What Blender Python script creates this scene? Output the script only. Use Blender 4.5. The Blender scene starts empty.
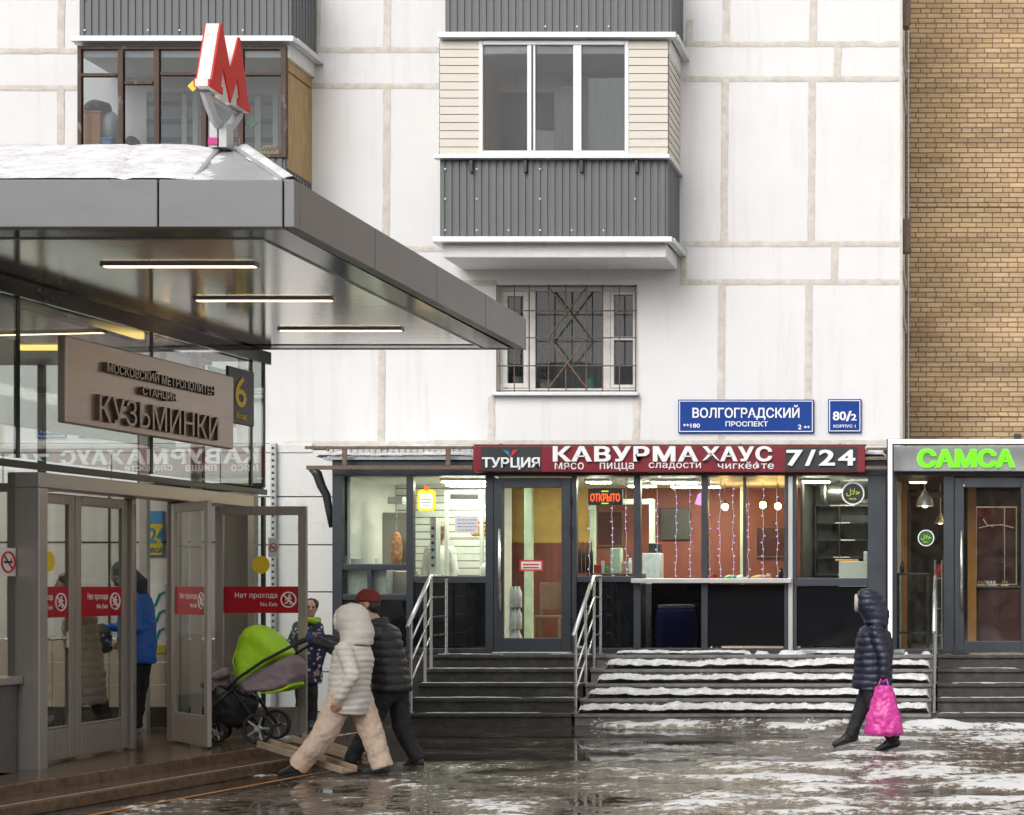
import bpy, bmesh, math, random
from mathutils import Vector, Matrix, noise
random.seed(7)
SC = bpy.context.scene
COL = SC.collection
F, CX, CY, H = 1650.0, 960.0, 585.0, 1.75      # focal length in pixels, vanishing point of the depth lines, eye height

def P(x, y, Y):                                 # point seen at pixel (x, y) at depth Y
    return Vector(((x - CX) / F * Y, Y, H + (CY - y) / F * Y))
def PX(x, Y): return (x - CX) / F * Y
def PZ(y, Y): return H + (CY - y) / F * Y

# ------------------------------------------------------------------ materials
MATS = {}
def nodes_of(name):
    m = bpy.data.materials.new(name); m.use_nodes = True
    nt = m.node_tree; nt.nodes.clear()
    out = nt.nodes.new('ShaderNodeOutputMaterial')
    return m, nt, out
def N(nt, t, **kw):
    n = nt.nodes.new(t)
    for k, v in kw.items():
        if k.startswith('i_'):
            n.inputs[k[2:].replace('_', ' ')].default_value = v
        else: setattr(n, k, v)
    return n
def L(nt, a, b): nt.links.new(a, b)
def rgba(c): return (c[0], c[1], c[2], 1.0)
def ramp(nt, fac, stops):
    r = N(nt, 'ShaderNodeValToRGB')
    el = r.color_ramp.elements
    while len(el) < len(stops): el.new(0.5)
    for e, (p, c) in zip(el, stops):
        e.position = p; e.color = rgba(c) if len(c) == 3 else c
    L(nt, fac, r.inputs['Fac']); return r
def coords(nt, scale=(1, 1, 1)):
    g = N(nt, 'ShaderNodeNewGeometry'); mp = N(nt, 'ShaderNodeMapping')
    mp.inputs['Scale'].default_value = scale
    L(nt, g.outputs['Position'], mp.inputs['Vector']); return mp.outputs['Vector']

def mat(name, col, rough=0.6, metal=0.0, var=0.15, vscale=6.0, bump=0.0, bscale=60.0, stretch=(1, 1, 1),
        spec=0.5, rvar=0.1, stain=None, sscale=1.5, slim=(0.55, 0.75), coat=0.0, sheen=0.0):
    m, nt, out = nodes_of(name)
    b = N(nt, 'ShaderNodeBsdfPrincipled'); L(nt, b.outputs[0], out.inputs[0])
    v = coords(nt, stretch)
    n1 = N(nt, 'ShaderNodeTexNoise', i_Scale=vscale, i_Detail=6.0, i_Roughness=0.6); L(nt, v, n1.inputs['Vector'])
    lo = [c * (1 - var) for c in col]; hi = [min(1, c * (1 + var)) for c in col]
    r = ramp(nt, n1.outputs['Fac'], [(0.3, lo), (0.7, hi)])
    colout = r.outputs['Color']
    if stain:
        n2 = N(nt, 'ShaderNodeTexNoise', i_Scale=sscale, i_Detail=8.0, i_Roughness=0.7); L(nt, v, n2.inputs['Vector'])
        r2 = ramp(nt, n2.outputs['Fac'], [(slim[0], (0, 0, 0)), (slim[1], (1, 1, 1))])
        mx = N(nt, 'ShaderNodeMixRGB'); L(nt, r2.outputs['Color'], mx.inputs['Fac'])
        L(nt, colout, mx.inputs['Color1']); mx.inputs['Color2'].default_value = rgba(stain)
        colout = mx.outputs['Color']
    L(nt, colout, b.inputs['Base Color'])
    mr = N(nt, 'ShaderNodeMapRange'); mr.inputs['To Min'].default_value = max(0.02, rough - rvar); mr.inputs['To Max'].default_value = min(1, rough + rvar)
    L(nt, n1.outputs['Fac'], mr.inputs['Value']); L(nt, mr.outputs[0], b.inputs['Roughness'])
    b.inputs['Metallic'].default_value = metal
    b.inputs['Specular IOR Level'].default_value = spec
    if coat: b.inputs['Coat Weight'].default_value = coat; b.inputs['Coat Roughness'].default_value = 0.08
    if sheen: b.inputs['Sheen Weight'].default_value = sheen
    if bump:
        n3 = N(nt, 'ShaderNodeTexNoise', i_Scale=bscale, i_Detail=5.0); L(nt, v, n3.inputs['Vector'])
        bp = N(nt, 'ShaderNodeBump'); bp.inputs['Strength'].default_value = bump; bp.inputs['Distance'].default_value = 0.02
        L(nt, n3.outputs['Fac'], bp.inputs['Height']); L(nt, bp.outputs[0], b.inputs['Normal'])
    MATS[name] = m; return m
def emit(name, col, s):
    m, nt, out = nodes_of(name)
    e = N(nt, 'ShaderNodeEmission'); e.inputs[0].default_value = rgba(col); e.inputs[1].default_value = s
    L(nt, e.outputs[0], out.inputs[0]); MATS[name] = m; return m
def glass(name, tint=(0.9, 0.94, 0.92), ior=1.5, dirt=0.0, wob=0.0, refl=1.0):
    m, nt, out = nodes_of(name)
    t = N(nt, 'ShaderNodeBsdfTransparent'); t.inputs[0].default_value = rgba(tint)
    g = N(nt, 'ShaderNodeBsdfGlossy'); g.inputs['Roughness'].default_value = 0.015; g.inputs['Color'].default_value = (refl, refl, refl, 1)
    fr = N(nt, 'ShaderNodeFresnel'); fr.inputs['IOR'].default_value = ior
    gm = N(nt, 'ShaderNodeNewGeometry'); iv = N(nt, 'ShaderNodeMath', operation='SUBTRACT'); iv.inputs[0].default_value = 1; L(nt, gm.outputs['Backfacing'], iv.inputs[1])
    fm = N(nt, 'ShaderNodeMath', operation='MULTIPLY'); L(nt, fr.outputs[0], fm.inputs[0]); L(nt, iv.outputs[0], fm.inputs[1])
    mx = N(nt, 'ShaderNodeMixShader'); L(nt, fm.outputs[0], mx.inputs[0]); L(nt, t.outputs[0], mx.inputs[1]); L(nt, g.outputs[0], mx.inputs[2])
    if wob:
        v = coords(nt)
        n = N(nt, 'ShaderNodeTexNoise', i_Scale=1.3, i_Detail=1.0); L(nt, v, n.inputs['Vector'])
        bp = N(nt, 'ShaderNodeBump'); bp.inputs['Strength'].default_value = wob; bp.inputs['Distance'].default_value = 0.02
        L(nt, n.outputs['Fac'], bp.inputs['Height']); L(nt, bp.outputs[0], g.inputs['Normal'])
    last = mx.outputs[0]
    if dirt:
        v = coords(nt)
        n = N(nt, 'ShaderNodeTexNoise', i_Scale=4.0, i_Detail=8.0, i_Roughness=0.75); L(nt, v, n.inputs['Vector'])
        r = ramp(nt, n.outputs['Fac'], [(0.4, (0, 0, 0)), (0.85, (dirt, dirt, dirt))])
        d = N(nt, 'ShaderNodeBsdfDiffuse'); d.inputs[0].default_value = (0.45, 0.43, 0.4, 1)
        m2 = N(nt, 'ShaderNodeMixShader'); L(nt, r.outputs[0], m2.inputs[0]); L(nt, last, m2.inputs[1]); L(nt, d.outputs[0], m2.inputs[2])
        last = m2.outputs[0]
    L(nt, last, out.inputs[0]); MATS[name] = m; return m

mat('facade_tile', (0.74, 0.73, 0.71), 0.6, var=0.05, vscale=2, bump=0.1, stain=(0.55, 0.53, 0.5), sscale=2)
mat('joint_sealant', (0.60, 0.55, 0.49), 0.9, var=0.10, vscale=9, bump=0.35, bscale=28, stain=(0.72, 0.70, 0.67), sscale=5, slim=(0.45, 0.7), spec=0.1)
mat('white_plastic', (0.78, 0.78, 0.77), 0.35, var=0.03)
mat('old_white_paint', (0.66, 0.64, 0.6), 0.6, var=0.1, stain=(0.35, 0.28, 0.2), sscale=9, slim=(0.58, 0.72))
mat('rusty_iron', (0.16, 0.11, 0.08), 0.75, var=0.35, vscale=20, stain=(0.23, 0.12, 0.05), sscale=14)
mat('grey_sheet', (0.115, 0.12, 0.122), 0.5, 0.0, var=0.07, vscale=3, stretch=(1, 1, 0.3), stain=(0.145, 0.145, 0.145), sscale=3)
mat('slab_paint', (0.74, 0.73, 0.72), 0.75, var=0.06, vscale=5, bump=0.2, stain=(0.5, 0.46, 0.42), sscale=6, slim=(0.6, 0.8))
mat('drip_sheet', (0.62, 0.64, 0.66), 0.35, 0.3, var=0.08, vscale=8)
mat('siding', (0.63, 0.58, 0.50), 0.55, var=0.05, vscale=4, stretch=(.5, 1, 3))
mat('plywood', (0.42, 0.28, 0.13), 0.65, var=0.2, vscale=5, stretch=(3, 3, .6), stain=(0.28, 0.17, 0.07), sscale=4)
mat('worn_wood', (0.075, 0.045, 0.03), 0.7, var=0.4, vscale=9, stretch=(1, 1, .3), stain=(0.3, 0.27, 0.24), sscale=8, slim=(.58, .7))
mat('dark_room', (0.25, 0.24, 0.23), 0.8, var=0.1)
mat('pane_blue', (0.22, 0.27, 0.33), 0.2, var=.1)
mat('curtain', (0.42, 0.41, 0.4), 0.9, var=0.15, vscale=4, stretch=(6, 1, .2))
mat('orange_wood', (0.62, 0.25, 0.07), 0.5, var=0.15)
mat('blue_bag', (0.15, 0.38, 0.72), 0.5, var=0.2)
mat('pale_bag', (0.62, 0.66, 0.70), 0.45, var=0.2, vscale=12)
mat('black_bag', (0.02, 0.02, 0.024), 0.35, var=0.2)
mat('taxi_yellow', (0.75, 0.5, 0.08), 0.35)
mat('black_paint', (0.02, 0.02, 0.022), 0.4, var=0.2)
mat('green_paint', (0.05, 0.1, 0.06), 0.5)
mat('yellow_paint', (0.8, 0.58, 0.02), 0.45, var=0.04)
mat('sign_blue', (0.008, 0.048, 0.26), 0.5, spec=.2, var=0.06, vscale=3, stain=(.012, .055, .25), sscale=4)
mat('sign_white', (0.85, 0.85, 0.85), 0.4, var=0.02)
mat('sign_red', (0.20, 0.008, 0.02), 0.4, var=0.12, vscale=4)
mat('sign_black', (0.03, 0.03, 0.034), 0.4, var=0.1)
mat('logo_red', (0.6, 0.03, 0.03), 0.4); mat('logo_blue', (0.05, 0.2, 0.5), 0.4)
mat('band_red', (0.42, 0.008, 0.018), 0.35, var=0.05)
mat('shop_frame', (0.045, 0.052, 0.062), 0.4, var=0.1, vscale=5)
mat('shop_panel', (0.009, 0.010, 0.012), 0.06, var=0.25, vscale=2, rvar=0.03)
mat('alu_pale', (0.6, 0.59, 0.57), 0.35, 0.3, var=0.06)
mat('steel', (0.66, 0.65, 0.63), 0.28, 1.0, var=0.03, vscale=8, rvar=.04)
mat('steel_brushed', (0.40, 0.37, 0.34), 0.32, 0.5, var=0.03, vscale=6, stretch=(8, 8, .4), rvar=0.08)
mat('bronze_alu', (0.38, 0.345, 0.31), 0.35, 0.4, var=0.12, vscale=6, stretch=(6, 6, .5))
mat('sign_bronze', (0.42, 0.36, 0.305), 0.34, 0.85, var=0.08, vscale=3, stretch=(1, 1, 4))
mat('letter_bronze', (0.20, 0.165, 0.135), 0.3, 0.9, var=0.1)
mat('letter_face', (0.31, 0.265, 0.225), 0.35, 0.9, var=0.1)
mat('fascia', (0.185, 0.183, 0.187), 0.42, 0.3, var=0.06, vscale=2, stretch=(1, 1, 3), stain=(0.16, 0.158, 0.16), sscale=1.2)
mat('fascia_gap', (0.05, 0.05, 0.05), 0.7)
mat('soffit_border', (0.045, 0.045, 0.045), 0.12, 0.4, var=0.1, rvar=.03)
mat('roof_metal', (0.44, 0.45, 0.46), 0.4, 0.4, var=0.08, vscale=3)
mat('black_mullion', (0.018, 0.018, 0.02), 0.35, var=0.1)
mat('wood_floor', (0.24, 0.13, 0.06), 0.5)
mat('m_red', (0.62, 0.014, 0.010), 0.45, var=0.06, spec=.25)
mat('m_white', (0.72, 0.70, 0.66), 0.5, var=0.08, stain=(.5, .44, .38), sscale=10)
mat('grey_post', (0.45, 0.46, 0.47), 0.45, 0.2, var=0.1)
mat('magenta_tape', (0.5, 0.01, 0.18), 0.4)
mat('interior_white', (0.72, 0.72, 0.70), 0.5, var=0.04)
mat('interior_tile', (0.55, 0.49, 0.40), 0.35, var=0.06)
mat('interior_dark', (0.05, 0.045, 0.04), 0.5, var=0.2)
mat('poster_blue', (0.1, 0.33, 0.62), 0.4); mat('poster_yellow', (0.75, 0.62, 0.05), 0.4); mat('teal_line', (0.02, 0.42, 0.4), 0.4)
mat('wall_red', (0.21, 0.05, 0.035), 0.6, var=0.15, vscale=3)
mat('wall_yellow', (0.62, 0.40, 0.10), 0.6, var=0.08)
mat('wall_orange', (0.48, 0.20, 0.04), 0.6, var=0.1)
mat('wall_brown', (0.16, 0.09, 0.06), 0.6, var=0.15)
mat('wall_dark_red', (0.07, 0.015, 0.018), 0.35, var=0.2)
mat('door_green', (0.5, 0.6, 0.47), 0.4)
mat('counter_white', (0.62, 0.62, 0.58), 0.35, var=0.05)
mat('meat', (0.36, 0.13, 0.04), 0.5, var=0.6, vscale=25, bump=1.0, bscale=30, stain=(.6, .33, .14), sscale=18, slim=(.5, .6))
mat('bread', (0.5, 0.3, 0.12), 0.7, var=0.3, vscale=20)
mat('bottle_dark', (0.02, 0.02, 0.018), 0.15, var=0.4)
mat('red_goods', (0.45, 0.03, 0.03), 0.4, var=.2); mat('green_goods', (0.08, 0.3, 0.08), 0.4)
mat('paper', (0.75, 0.75, 0.73), 0.7, var=0.03); mat('ink_blue', (0.06, 0.07, 0.4), 0.7); mat('ink_red', (0.55, 0.04, 0.04), 0.6); mat('ink_black', (0.03, 0.03, 0.03), .6)
mat('orange_tray', (0.7, 0.3, 0.05), 0.5)
mat('halal_green', (0.02, 0.12, 0.04), 0.4); mat('halal_lime', (0.5, 0.65, 0.06), 0.4)
mat('reflection_blue', (0.02, 0.05, 0.25), 0.35)
mat('stucco_stair', (0.048, 0.045, 0.041), 0.45, var=0.3, vscale=12, bump=0.5, bscale=60, stain=(0.10, 0.093, 0.083), sscale=4, slim=(.5, .7), rvar=.2)
mat('concrete_stair', (0.21, 0.198, 0.18), 0.7, var=0.25, vscale=10, bump=0.6, bscale=50, stain=(0.10, 0.093, 0.085), sscale=3, slim=(.5, .7), rvar=.15)
mat('granite', (0.13, 0.12, 0.112), 0.4, var=0.5, vscale=90, bump=.1)
mat('wet_granite', (0.13, 0.085, 0.055), 0.14, var=0.35, vscale=14, rvar=.1, stain=(0.22, 0.14, 0.09), sscale=6, bump=.15, bscale=30)
mat('orange_stripe', (0.55, 0.2, 0.04), 0.4, var=0.2, stain=(.2, .1, .05), sscale=8)
mat('ramp_wood', (0.36, 0.27, 0.19), 0.5, var=0.25, vscale=10)
mat('galvanised', (0.5, 0.52, 0.53), 0.4, 0.6, var=0.15, vscale=25)
# people and clothes
mat('skin', (0.50, 0.30, 0.22), 0.5, var=0.06); mat('hair_dark', (0.025, 0.017, 0.012), 0.5, var=0.3, vscale=40); mat('hair_brown', (0.12, 0.06, 0.03), 0.5, var=0.3, vscale=40)
mat('coat_white', (0.66, 0.62, 0.56), 0.6, var=0.05, vscale=5, bump=.2, bscale=40, sheen=.2)
mat('trousers_beige', (0.62, 0.47, 0.36), 0.75, var=0.07, vscale=6, bump=.3, bscale=30, sheen=.2)
mat('coat_black', (0.022, 0.022, 0.026), 0.5, var=0.2, vscale=6, bump=.3, bscale=30)
mat('trousers_black', (0.02, 0.02, 0.023), 0.8, var=0.2, bump=.2, bscale=40)
mat('coat_navy', (0.013, 0.015, 0.034), 0.42, var=0.2, vscale=6, bump=.3, bscale=30)
mat('cap_red', (0.17, 0.02, 0.013), 0.8, var=0.1, bump=.4, bscale=80)
mat('jacket_blue', (0.02, 0.14, 0.55), 0.5, var=0.12, vscale=6, bump=.3, bscale=25)
mat('strap_brown', (0.35, 0.19, 0.1), 0.6); mat('hood_grey', (0.05, 0.05, 0.055), 0.8)
mat('coat_taupe', (0.46, 0.36, 0.31), 0.6, var=0.1, bump=.2, bscale=30)
mat('shoe_black', (0.02, 0.02, 0.02), 0.35, var=0.2); mat('shoe_grey', (0.3, 0.3, 0.3), 0.6, var=.5, vscale=25); mat('sole_white', (0.6, 0.6, 0.6), 0.6)
mat('glove_blue', (0.02, 0.05, 0.15), 0.7); mat('scarf_lime', (0.35, 0.6, 0.04), 0.8); mat('fur_pale', (0.55, 0.5, 0.45), 0.9, bump=.8, bscale=80)
mat('shirt_white', (0.7, 0.7, 0.68), 0.8)
mat('bag_pink', (0.62, 0.05, 0.31), 0.32, var=0.12, vscale=10, bump=.5, bscale=14)
mat('hood_lime', (0.42, 0.74, 0.015), 0.55, var=0.08, vscale=6, bump=.3, bscale=18)
mat('pram_mauve', (0.30, 0.235, 0.25), 0.75, var=0.15, vscale=7, bump=.3, bscale=20)
mat('pram_black', (0.018, 0.018, 0.02), 0.5, var=0.2); mat('rubber', (0.02, 0.02, 0.02), 0.75, var=.2)
mat('terracotta', (0.5, 0.48, 0.45), 0.6); mat('cup_aqua', (0.3, 0.6, 0.6), 0.3); mat('leaf', (0.05, 0.08, 0.03), 0.6, var=.3)
emit('led_warm', (1.0, 0.80, 0.52), 5.0)
emit('led_cool', (0.97, 1.0, 0.82), 44.0)
emit('hall_fill', (1.0, 0.95, 0.85), 7.0)  # glow of the panels added to brighten the station hall
emit('lamp_yellow', (1.0, 0.72, 0.2), 1.6)
emit('lamp_shop', (1.0, 0.58, 0.17), 75.0)
emit('bulb_blue', (0.42, 0.36, 1.0), 1.3)
emit('letters_green', (0.2, 1.0, 0.03), 0.95)
emit('letters_red', (1.0, 0.09, 0.02), 2.0)
emit('letters_lime', (0.55, 0.9, 0.02), 0.9)
emit('neon_yellow', (1.0, 0.55, 0.03), 1.5)
emit('neon_white', (0.9, 1.0, 0.85), 1.3)
emit('frame_light', (1.0, 0.99, 0.97), 1.15)
emit('menu_light', (0.95, 1.0, 0.9), 1.6)
emit('neon_pink', (0.9, 0.4, 0.8), 1.0)
emit('warm_panel', (1.0, 0.72, 0.42), 9.0)
glass('shop_glass', (0.92, 0.95, 0.92), 1.6, dirt=0.06)
glass('station_glass', (0.90, 0.92, 0.905), 1.5, dirt=0.03, wob=.02)
glass('upper_glass', (0.82, 0.845, 0.83), 3.2, dirt=0.02, wob=.015)
glass('dark_glass', (0.45, 0.47, 0.5), 1.5)
mat('sign_grey', (0.36, 0.36, 0.365), 0.45, var=.05)
glass('flat_glass', (0.68, 0.70, 0.705), 1.48, dirt=0.03, wob=.05)

def facade_mat():
    m, nt, out = nodes_of('facade_paint'); b = N(nt, 'ShaderNodeBsdfPrincipled'); L(nt, b.outputs[0], out.inputs[0]); v = coords(nt)
    n1 = N(nt, 'ShaderNodeTexNoise', i_Scale=1.1, i_Detail=9.0, i_Roughness=.65); L(nt, v, n1.inputs['Vector'])
    vs = coords(nt, (5.0, 5.0, .35)); n2 = N(nt, 'ShaderNodeTexNoise', i_Scale=1.0, i_Detail=7.0, i_Roughness=.7); L(nt, vs, n2.inputs['Vector'])
    n3 = N(nt, 'ShaderNodeTexNoise', i_Scale=70.0, i_Detail=6.0, i_Roughness=.7); L(nt, v, n3.inputs['Vector'])
    n5 = N(nt, 'ShaderNodeTexNoise', i_Scale=3.0, i_Detail=10.0, i_Roughness=.8); L(nt, v, n5.inputs['Vector'])
    c1 = ramp(nt, n1.outputs['Fac'], [(.35, (0.80, 0.79, 0.785)), (.75, (0.755, 0.745, 0.735))])
    r2 = ramp(nt, n2.outputs['Fac'], [(.52, (1, 1, 1)), (.8, (.88, .865, .84))]); r5 = ramp(nt, n5.outputs['Fac'], [(.70, (1, 1, 1)), (.74, (.80, .765, .71))]); r3 = ramp(nt, n3.outputs['Fac'], [(.3, (.95, .95, .95)), (.6, (1, 1, 1))])
    last = c1.outputs[0]
    for r in (r2, r5, r3):
        q = N(nt, 'ShaderNodeMixRGB', blend_type='MULTIPLY'); q.inputs[0].default_value = 1; L(nt, last, q.inputs[1]); L(nt, r.outputs[0], q.inputs[2]); last = q.outputs[0]
    L(nt, last, b.inputs['Base Color']); b.inputs['Roughness'].default_value = .78; b.inputs['Specular IOR Level'].default_value = .2
    bp = N(nt, 'ShaderNodeBump'); bp.inputs['Strength'].default_value = .35; bp.inputs['Distance'].default_value = .01; L(nt, n3.outputs['Fac'], bp.inputs['Height']); L(nt, bp.outputs[0], b.inputs['Normal'])
    MATS['facade_paint'] = m
facade_mat()
def special_mats():
    # yellow brick
    m, nt, out = nodes_of('yellow_brick')
    b = N(nt, 'ShaderNodeBsdfPrincipled'); L(nt, b.outputs[0], out.inputs[0])
    g = N(nt, 'ShaderNodeNewGeometry'); s = N(nt, 'ShaderNodeSeparateXYZ'); c = N(nt, 'ShaderNodeCombineXYZ')
    L(nt, g.outputs['Position'], s.inputs[0])
    ad = N(nt, 'ShaderNodeMath', operation='ADD'); L(nt, s.outputs['X'], ad.inputs[0]); L(nt, s.outputs['Y'], ad.inputs[1])
    L(nt, ad.outputs[0], c.inputs['X']); L(nt, s.outputs['Z'], c.inputs['Y'])
    nd = N(nt, 'ShaderNodeTexNoise', i_Scale=9.0, i_Detail=2.0); L(nt, c.outputs[0], nd.inputs['Vector'])
    av = N(nt, 'ShaderNodeVectorMath', operation='SCALE'); av.inputs['Scale'].default_value = 0.012
    sb = N(nt, 'ShaderNodeVectorMath', operation='ADD'); L(nt, nd.outputs['Color'], av.inputs[0]); L(nt, av.outputs[0], sb.inputs[0]); L(nt, c.outputs[0], sb.inputs[1])
    bt = N(nt, 'ShaderNodeTexBrick', offset=0.5, squash=0.62, squash_frequency=3)
    L(nt, sb.outputs[0], bt.inputs['Vector'])
    for k, v in (('Scale', 1.0), ('Mortar Size', 0.0085), ('Mortar Smooth', 0.25), ('Bias', 0.0), ('Brick Width', 0.25), ('Row Height', 0.0755)): bt.inputs[k].default_value = v
    bt.inputs['Color1'].default_value = (0.62, 0.455, 0.27, 1); bt.inputs['Color2'].default_value = (0.50, 0.34, 0.185, 1); bt.inputs['Mortar'].default_value = (0.20, 0.135, 0.085, 1)
    n2 = N(nt, 'ShaderNodeTexNoise', i_Scale=1.1, i_Detail=8.0, i_Roughness=.7); 
    mp = N(nt, 'ShaderNodeMapping'); mp.inputs['Scale'].default_value = (.4, 2.2, 1); L(nt, c.outputs[0], mp.inputs[0]); L(nt, mp.outputs[0], n2.inputs['Vector'])
    r2 = ramp(nt, n2.outputs['Fac'], [(0.35, (0.62, 0.6, 0.58)), (0.62, (1.12, 1.1, 1.08))])
    mu = N(nt, 'ShaderNodeMixRGB', blend_type='MULTIPLY'); mu.inputs['Fac'].default_value = 1; L(nt, bt.outputs['Color'], mu.inputs['Color1']); L(nt, r2.outputs[0], mu.inputs['Color2'])
    L(nt, mu.outputs[0], b.inputs['Base Color']); b.inputs['Roughness'].default_value = 0.85
    inv = N(nt, 'ShaderNodeMath', operation='SUBTRACT'); inv.inputs[0].default_value = 1; L(nt, bt.outputs['Fac'], inv.inputs[1])
    bp = N(nt, 'ShaderNodeBump'); bp.inputs['Strength'].default_value = 0.8; bp.inputs['Distance'].default_value = 0.012
    L(nt, inv.outputs[0], bp.inputs['Height']); L(nt, bp.outputs[0], b.inputs['Normal'])
    MATS['yellow_brick'] = m
    # polished slatted soffit
    m, nt, out = nodes_of('soffit')
    b = N(nt, 'ShaderNodeBsdfPrincipled'); L(nt, b.outputs[0], out.inputs[0])
    b.inputs['Base Color'].default_value = (0.72, 0.685, 0.65, 1); b.inputs['Metallic'].default_value = 0.9
    v = coords(nt, (0.9, 1, 1))
    n = N(nt, 'ShaderNodeTexNoise', i_Scale=2.2, i_Detail=4.0); mpp = N(nt, 'ShaderNodeMapping'); mpp.inputs['Scale'].default_value = (.35, 9, 1)
    L(nt, v, mpp.inputs[0]); L(nt, mpp.outputs[0], n.inputs['Vector'])
    w = N(nt, 'ShaderNodeTexWave', wave_type='BANDS', bands_direction='Y', i_Scale=3.2, i_Distortion=0.0); L(nt, v, w.inputs['Vector'])
    rr = ramp(nt, w.outputs['Fac'], [(0.0, (0, 0, 0)), (0.08, (1, 1, 1))])
    a = N(nt, 'ShaderNodeMath', operation='MULTIPLY_ADD'); a.inputs[1].default_value = .8; L(nt, n.outputs['Fac'], a.inputs[0]); a.inputs[2].default_value = 0
    bp = N(nt, 'ShaderNodeBump'); bp.inputs['Strength'].default_value = 0.17; bp.inputs['Distance'].default_value = 0.01
    L(nt, a.outputs[0], bp.inputs['Height']); L(nt, bp.outputs[0], b.inputs['Normal'])
    b.inputs['Roughness'].default_value = 0.12
    MATS['soffit'] = m
    # snow
    m, nt, out = nodes_of('snow')
    b = N(nt, 'ShaderNodeBsdfPrincipled'); L(nt, b.outputs[0], out.inputs[0])
    v = coords(nt); n = N(nt, 'ShaderNodeTexNoise', i_Scale=5.0, i_Detail=8.0, i_Roughness=.7); L(nt, v, n.inputs['Vector'])
    r = ramp(nt, n.outputs['Fac'], [(0.3, (0.52, 0.50, 0.49)), (0.6, (0.79, 0.79, 0.80))]); L(nt, r.outputs[0], b.inputs['Base Color'])
    b.inputs['Roughness'].default_value = 0.55; b.inputs['Specular IOR Level'].default_value = .35
    n4 = N(nt, 'ShaderNodeTexNoise', i_Scale=16.0, i_Detail=10.0, i_Roughness=.8); L(nt, v, n4.inputs['Vector']); r4 = ramp(nt, n4.outputs['Fac'], [(0.52, (1, 1, 1)), (0.66, (0.5, 0.46, 0.42))])
    m4 = N(nt, 'ShaderNodeMixRGB', blend_type='MULTIPLY'); m4.inputs[0].default_value = .8; L(nt, r.outputs[0], m4.inputs[1]); L(nt, r4.outputs[0], m4.inputs[2]); L(nt, m4.outputs[0], b.inputs['Base Color'])
    n3 = N(nt, 'ShaderNodeTexNoise', i_Scale=45.0, i_Detail=6.0); L(nt, v, n3.inputs['Vector'])
    bp = N(nt, 'ShaderNodeBump'); bp.inputs['Strength'].default_value = 0.6; bp.inputs['Distance'].default_value = 0.02
    L(nt, n3.outputs['Fac'], bp.inputs['Height']); L(nt, bp.outputs[0], b.inputs['Normal'])
    MATS['snow'] = m
    # wet pavement with slush and snow; 'snow' attribute from the mesh gives the drifts
    m, nt, out = nodes_of('wet_pavement')
    b = N(nt, 'ShaderNodeBsdfPrincipled'); L(nt, b.outputs[0], out.inputs[0])
    at = N(nt, 'ShaderNodeAttribute', attribute_name='snow')
    v = coords(nt)
    nf = N(nt, 'ShaderNodeTexNoise', i_Scale=8.0, i_Detail=10.0, i_Roughness=.80); L(nt, v, nf.inputs['Vector'])
    nm = N(nt, 'ShaderNodeTexNoise', i_Scale=2.0, i_Detail=7.0, i_Roughness=.65); L(nt, v, nm.inputs['Vector'])
    c1 = N(nt, 'ShaderNodeMath', operation='MULTIPLY_ADD'); c1.inputs[1].default_value = 1.9; c1.inputs[2].default_value = -0.97; L(nt, nf.outputs['Fac'], c1.inputs[0])
    sn = N(nt, 'ShaderNodeMath', operation='ADD'); L(nt, at.outputs['Fac'], sn.inputs[0]); L(nt, c1.outputs[0], sn.inputs[1])
    rs = ramp(nt, sn.outputs[0], [(0.50, (0, 0, 0)), (0.61, (1, 1, 1))])          # snow mask
    rl = ramp(nt, sn.outputs[0], [(0.20, (0, 0, 0)), (0.50, (1, 1, 1))])          # slush mask
    base = ramp(nt, nm.outputs['Fac'], [(0.3, (0.030, 0.024, 0.019)), (0.7, (0.078, 0.062, 0.049))])
    m1 = N(nt, 'ShaderNodeMixRGB'); L(nt, rl.outputs[0], m1.inputs[0]); L(nt, base.outputs[0], m1.inputs[1]); m1.inputs[2].default_value = (0.165, 0.128, 0.10, 1)
    m2 = N(nt, 'ShaderNodeMixRGB'); L(nt, rs.outputs[0], m2.inputs[0]); L(nt, m1.outputs[0], m2.inputs[1]); m2.inputs[2].default_value = (0.74, 0.735, 0.73, 1)
    L(nt, m2.outputs[0], b.inputs['Base Color'])
    rg = ramp(nt, sn.outputs[0], [(0.15, (0.03, 0.03, 0.03)), (0.36, (0.10, 0.10, 0.10)), (0.5, (.22, .22, .22)), (0.6, (.6, .6, .6))]); L(nt, rg.outputs[0], b.inputs['Roughness'])
    bp = N(nt, 'ShaderNodeBump'); bp.inputs['Strength'].default_value = 0.5; bp.inputs['Distance'].default_value = 0.016
    h0 = N(nt, 'ShaderNodeMath', operation='MULTIPLY'); L(nt, rl.outputs[0], h0.inputs[0]); L(nt, nf.outputs['Fac'], h0.inputs[1]); hh = N(nt, 'ShaderNodeMath', operation='MULTIPLY'); L(nt, h0.outputs[0], hh.inputs[0]); hh.inputs[1].default_value = .3
    hb = N(nt, 'ShaderNodeMath', operation='ADD'); L(nt, hh.outputs[0], hb.inputs[0]); L(nt, rs.outputs[0], hb.inputs[1])
    L(nt, hb.outputs[0], bp.inputs['Height']); L(nt, bp.outputs[0], b.inputs['Normal'])
    MATS['wet_pavement'] = m
    # flowered winter coat
    m, nt, out = nodes_of('coat_floral')
    b = N(nt, 'ShaderNodeBsdfPrincipled'); L(nt, b.outputs[0], out.inputs[0]); v = coords(nt)
    vo = N(nt, 'ShaderNodeTexVoronoi', i_Scale=16.0); L(nt, v, vo.inputs['Vector'])
    n = N(nt, 'ShaderNodeTexNoise', i_Scale=30.0, i_Detail=3.0); L(nt, v, n.inputs['Vector'])
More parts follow.
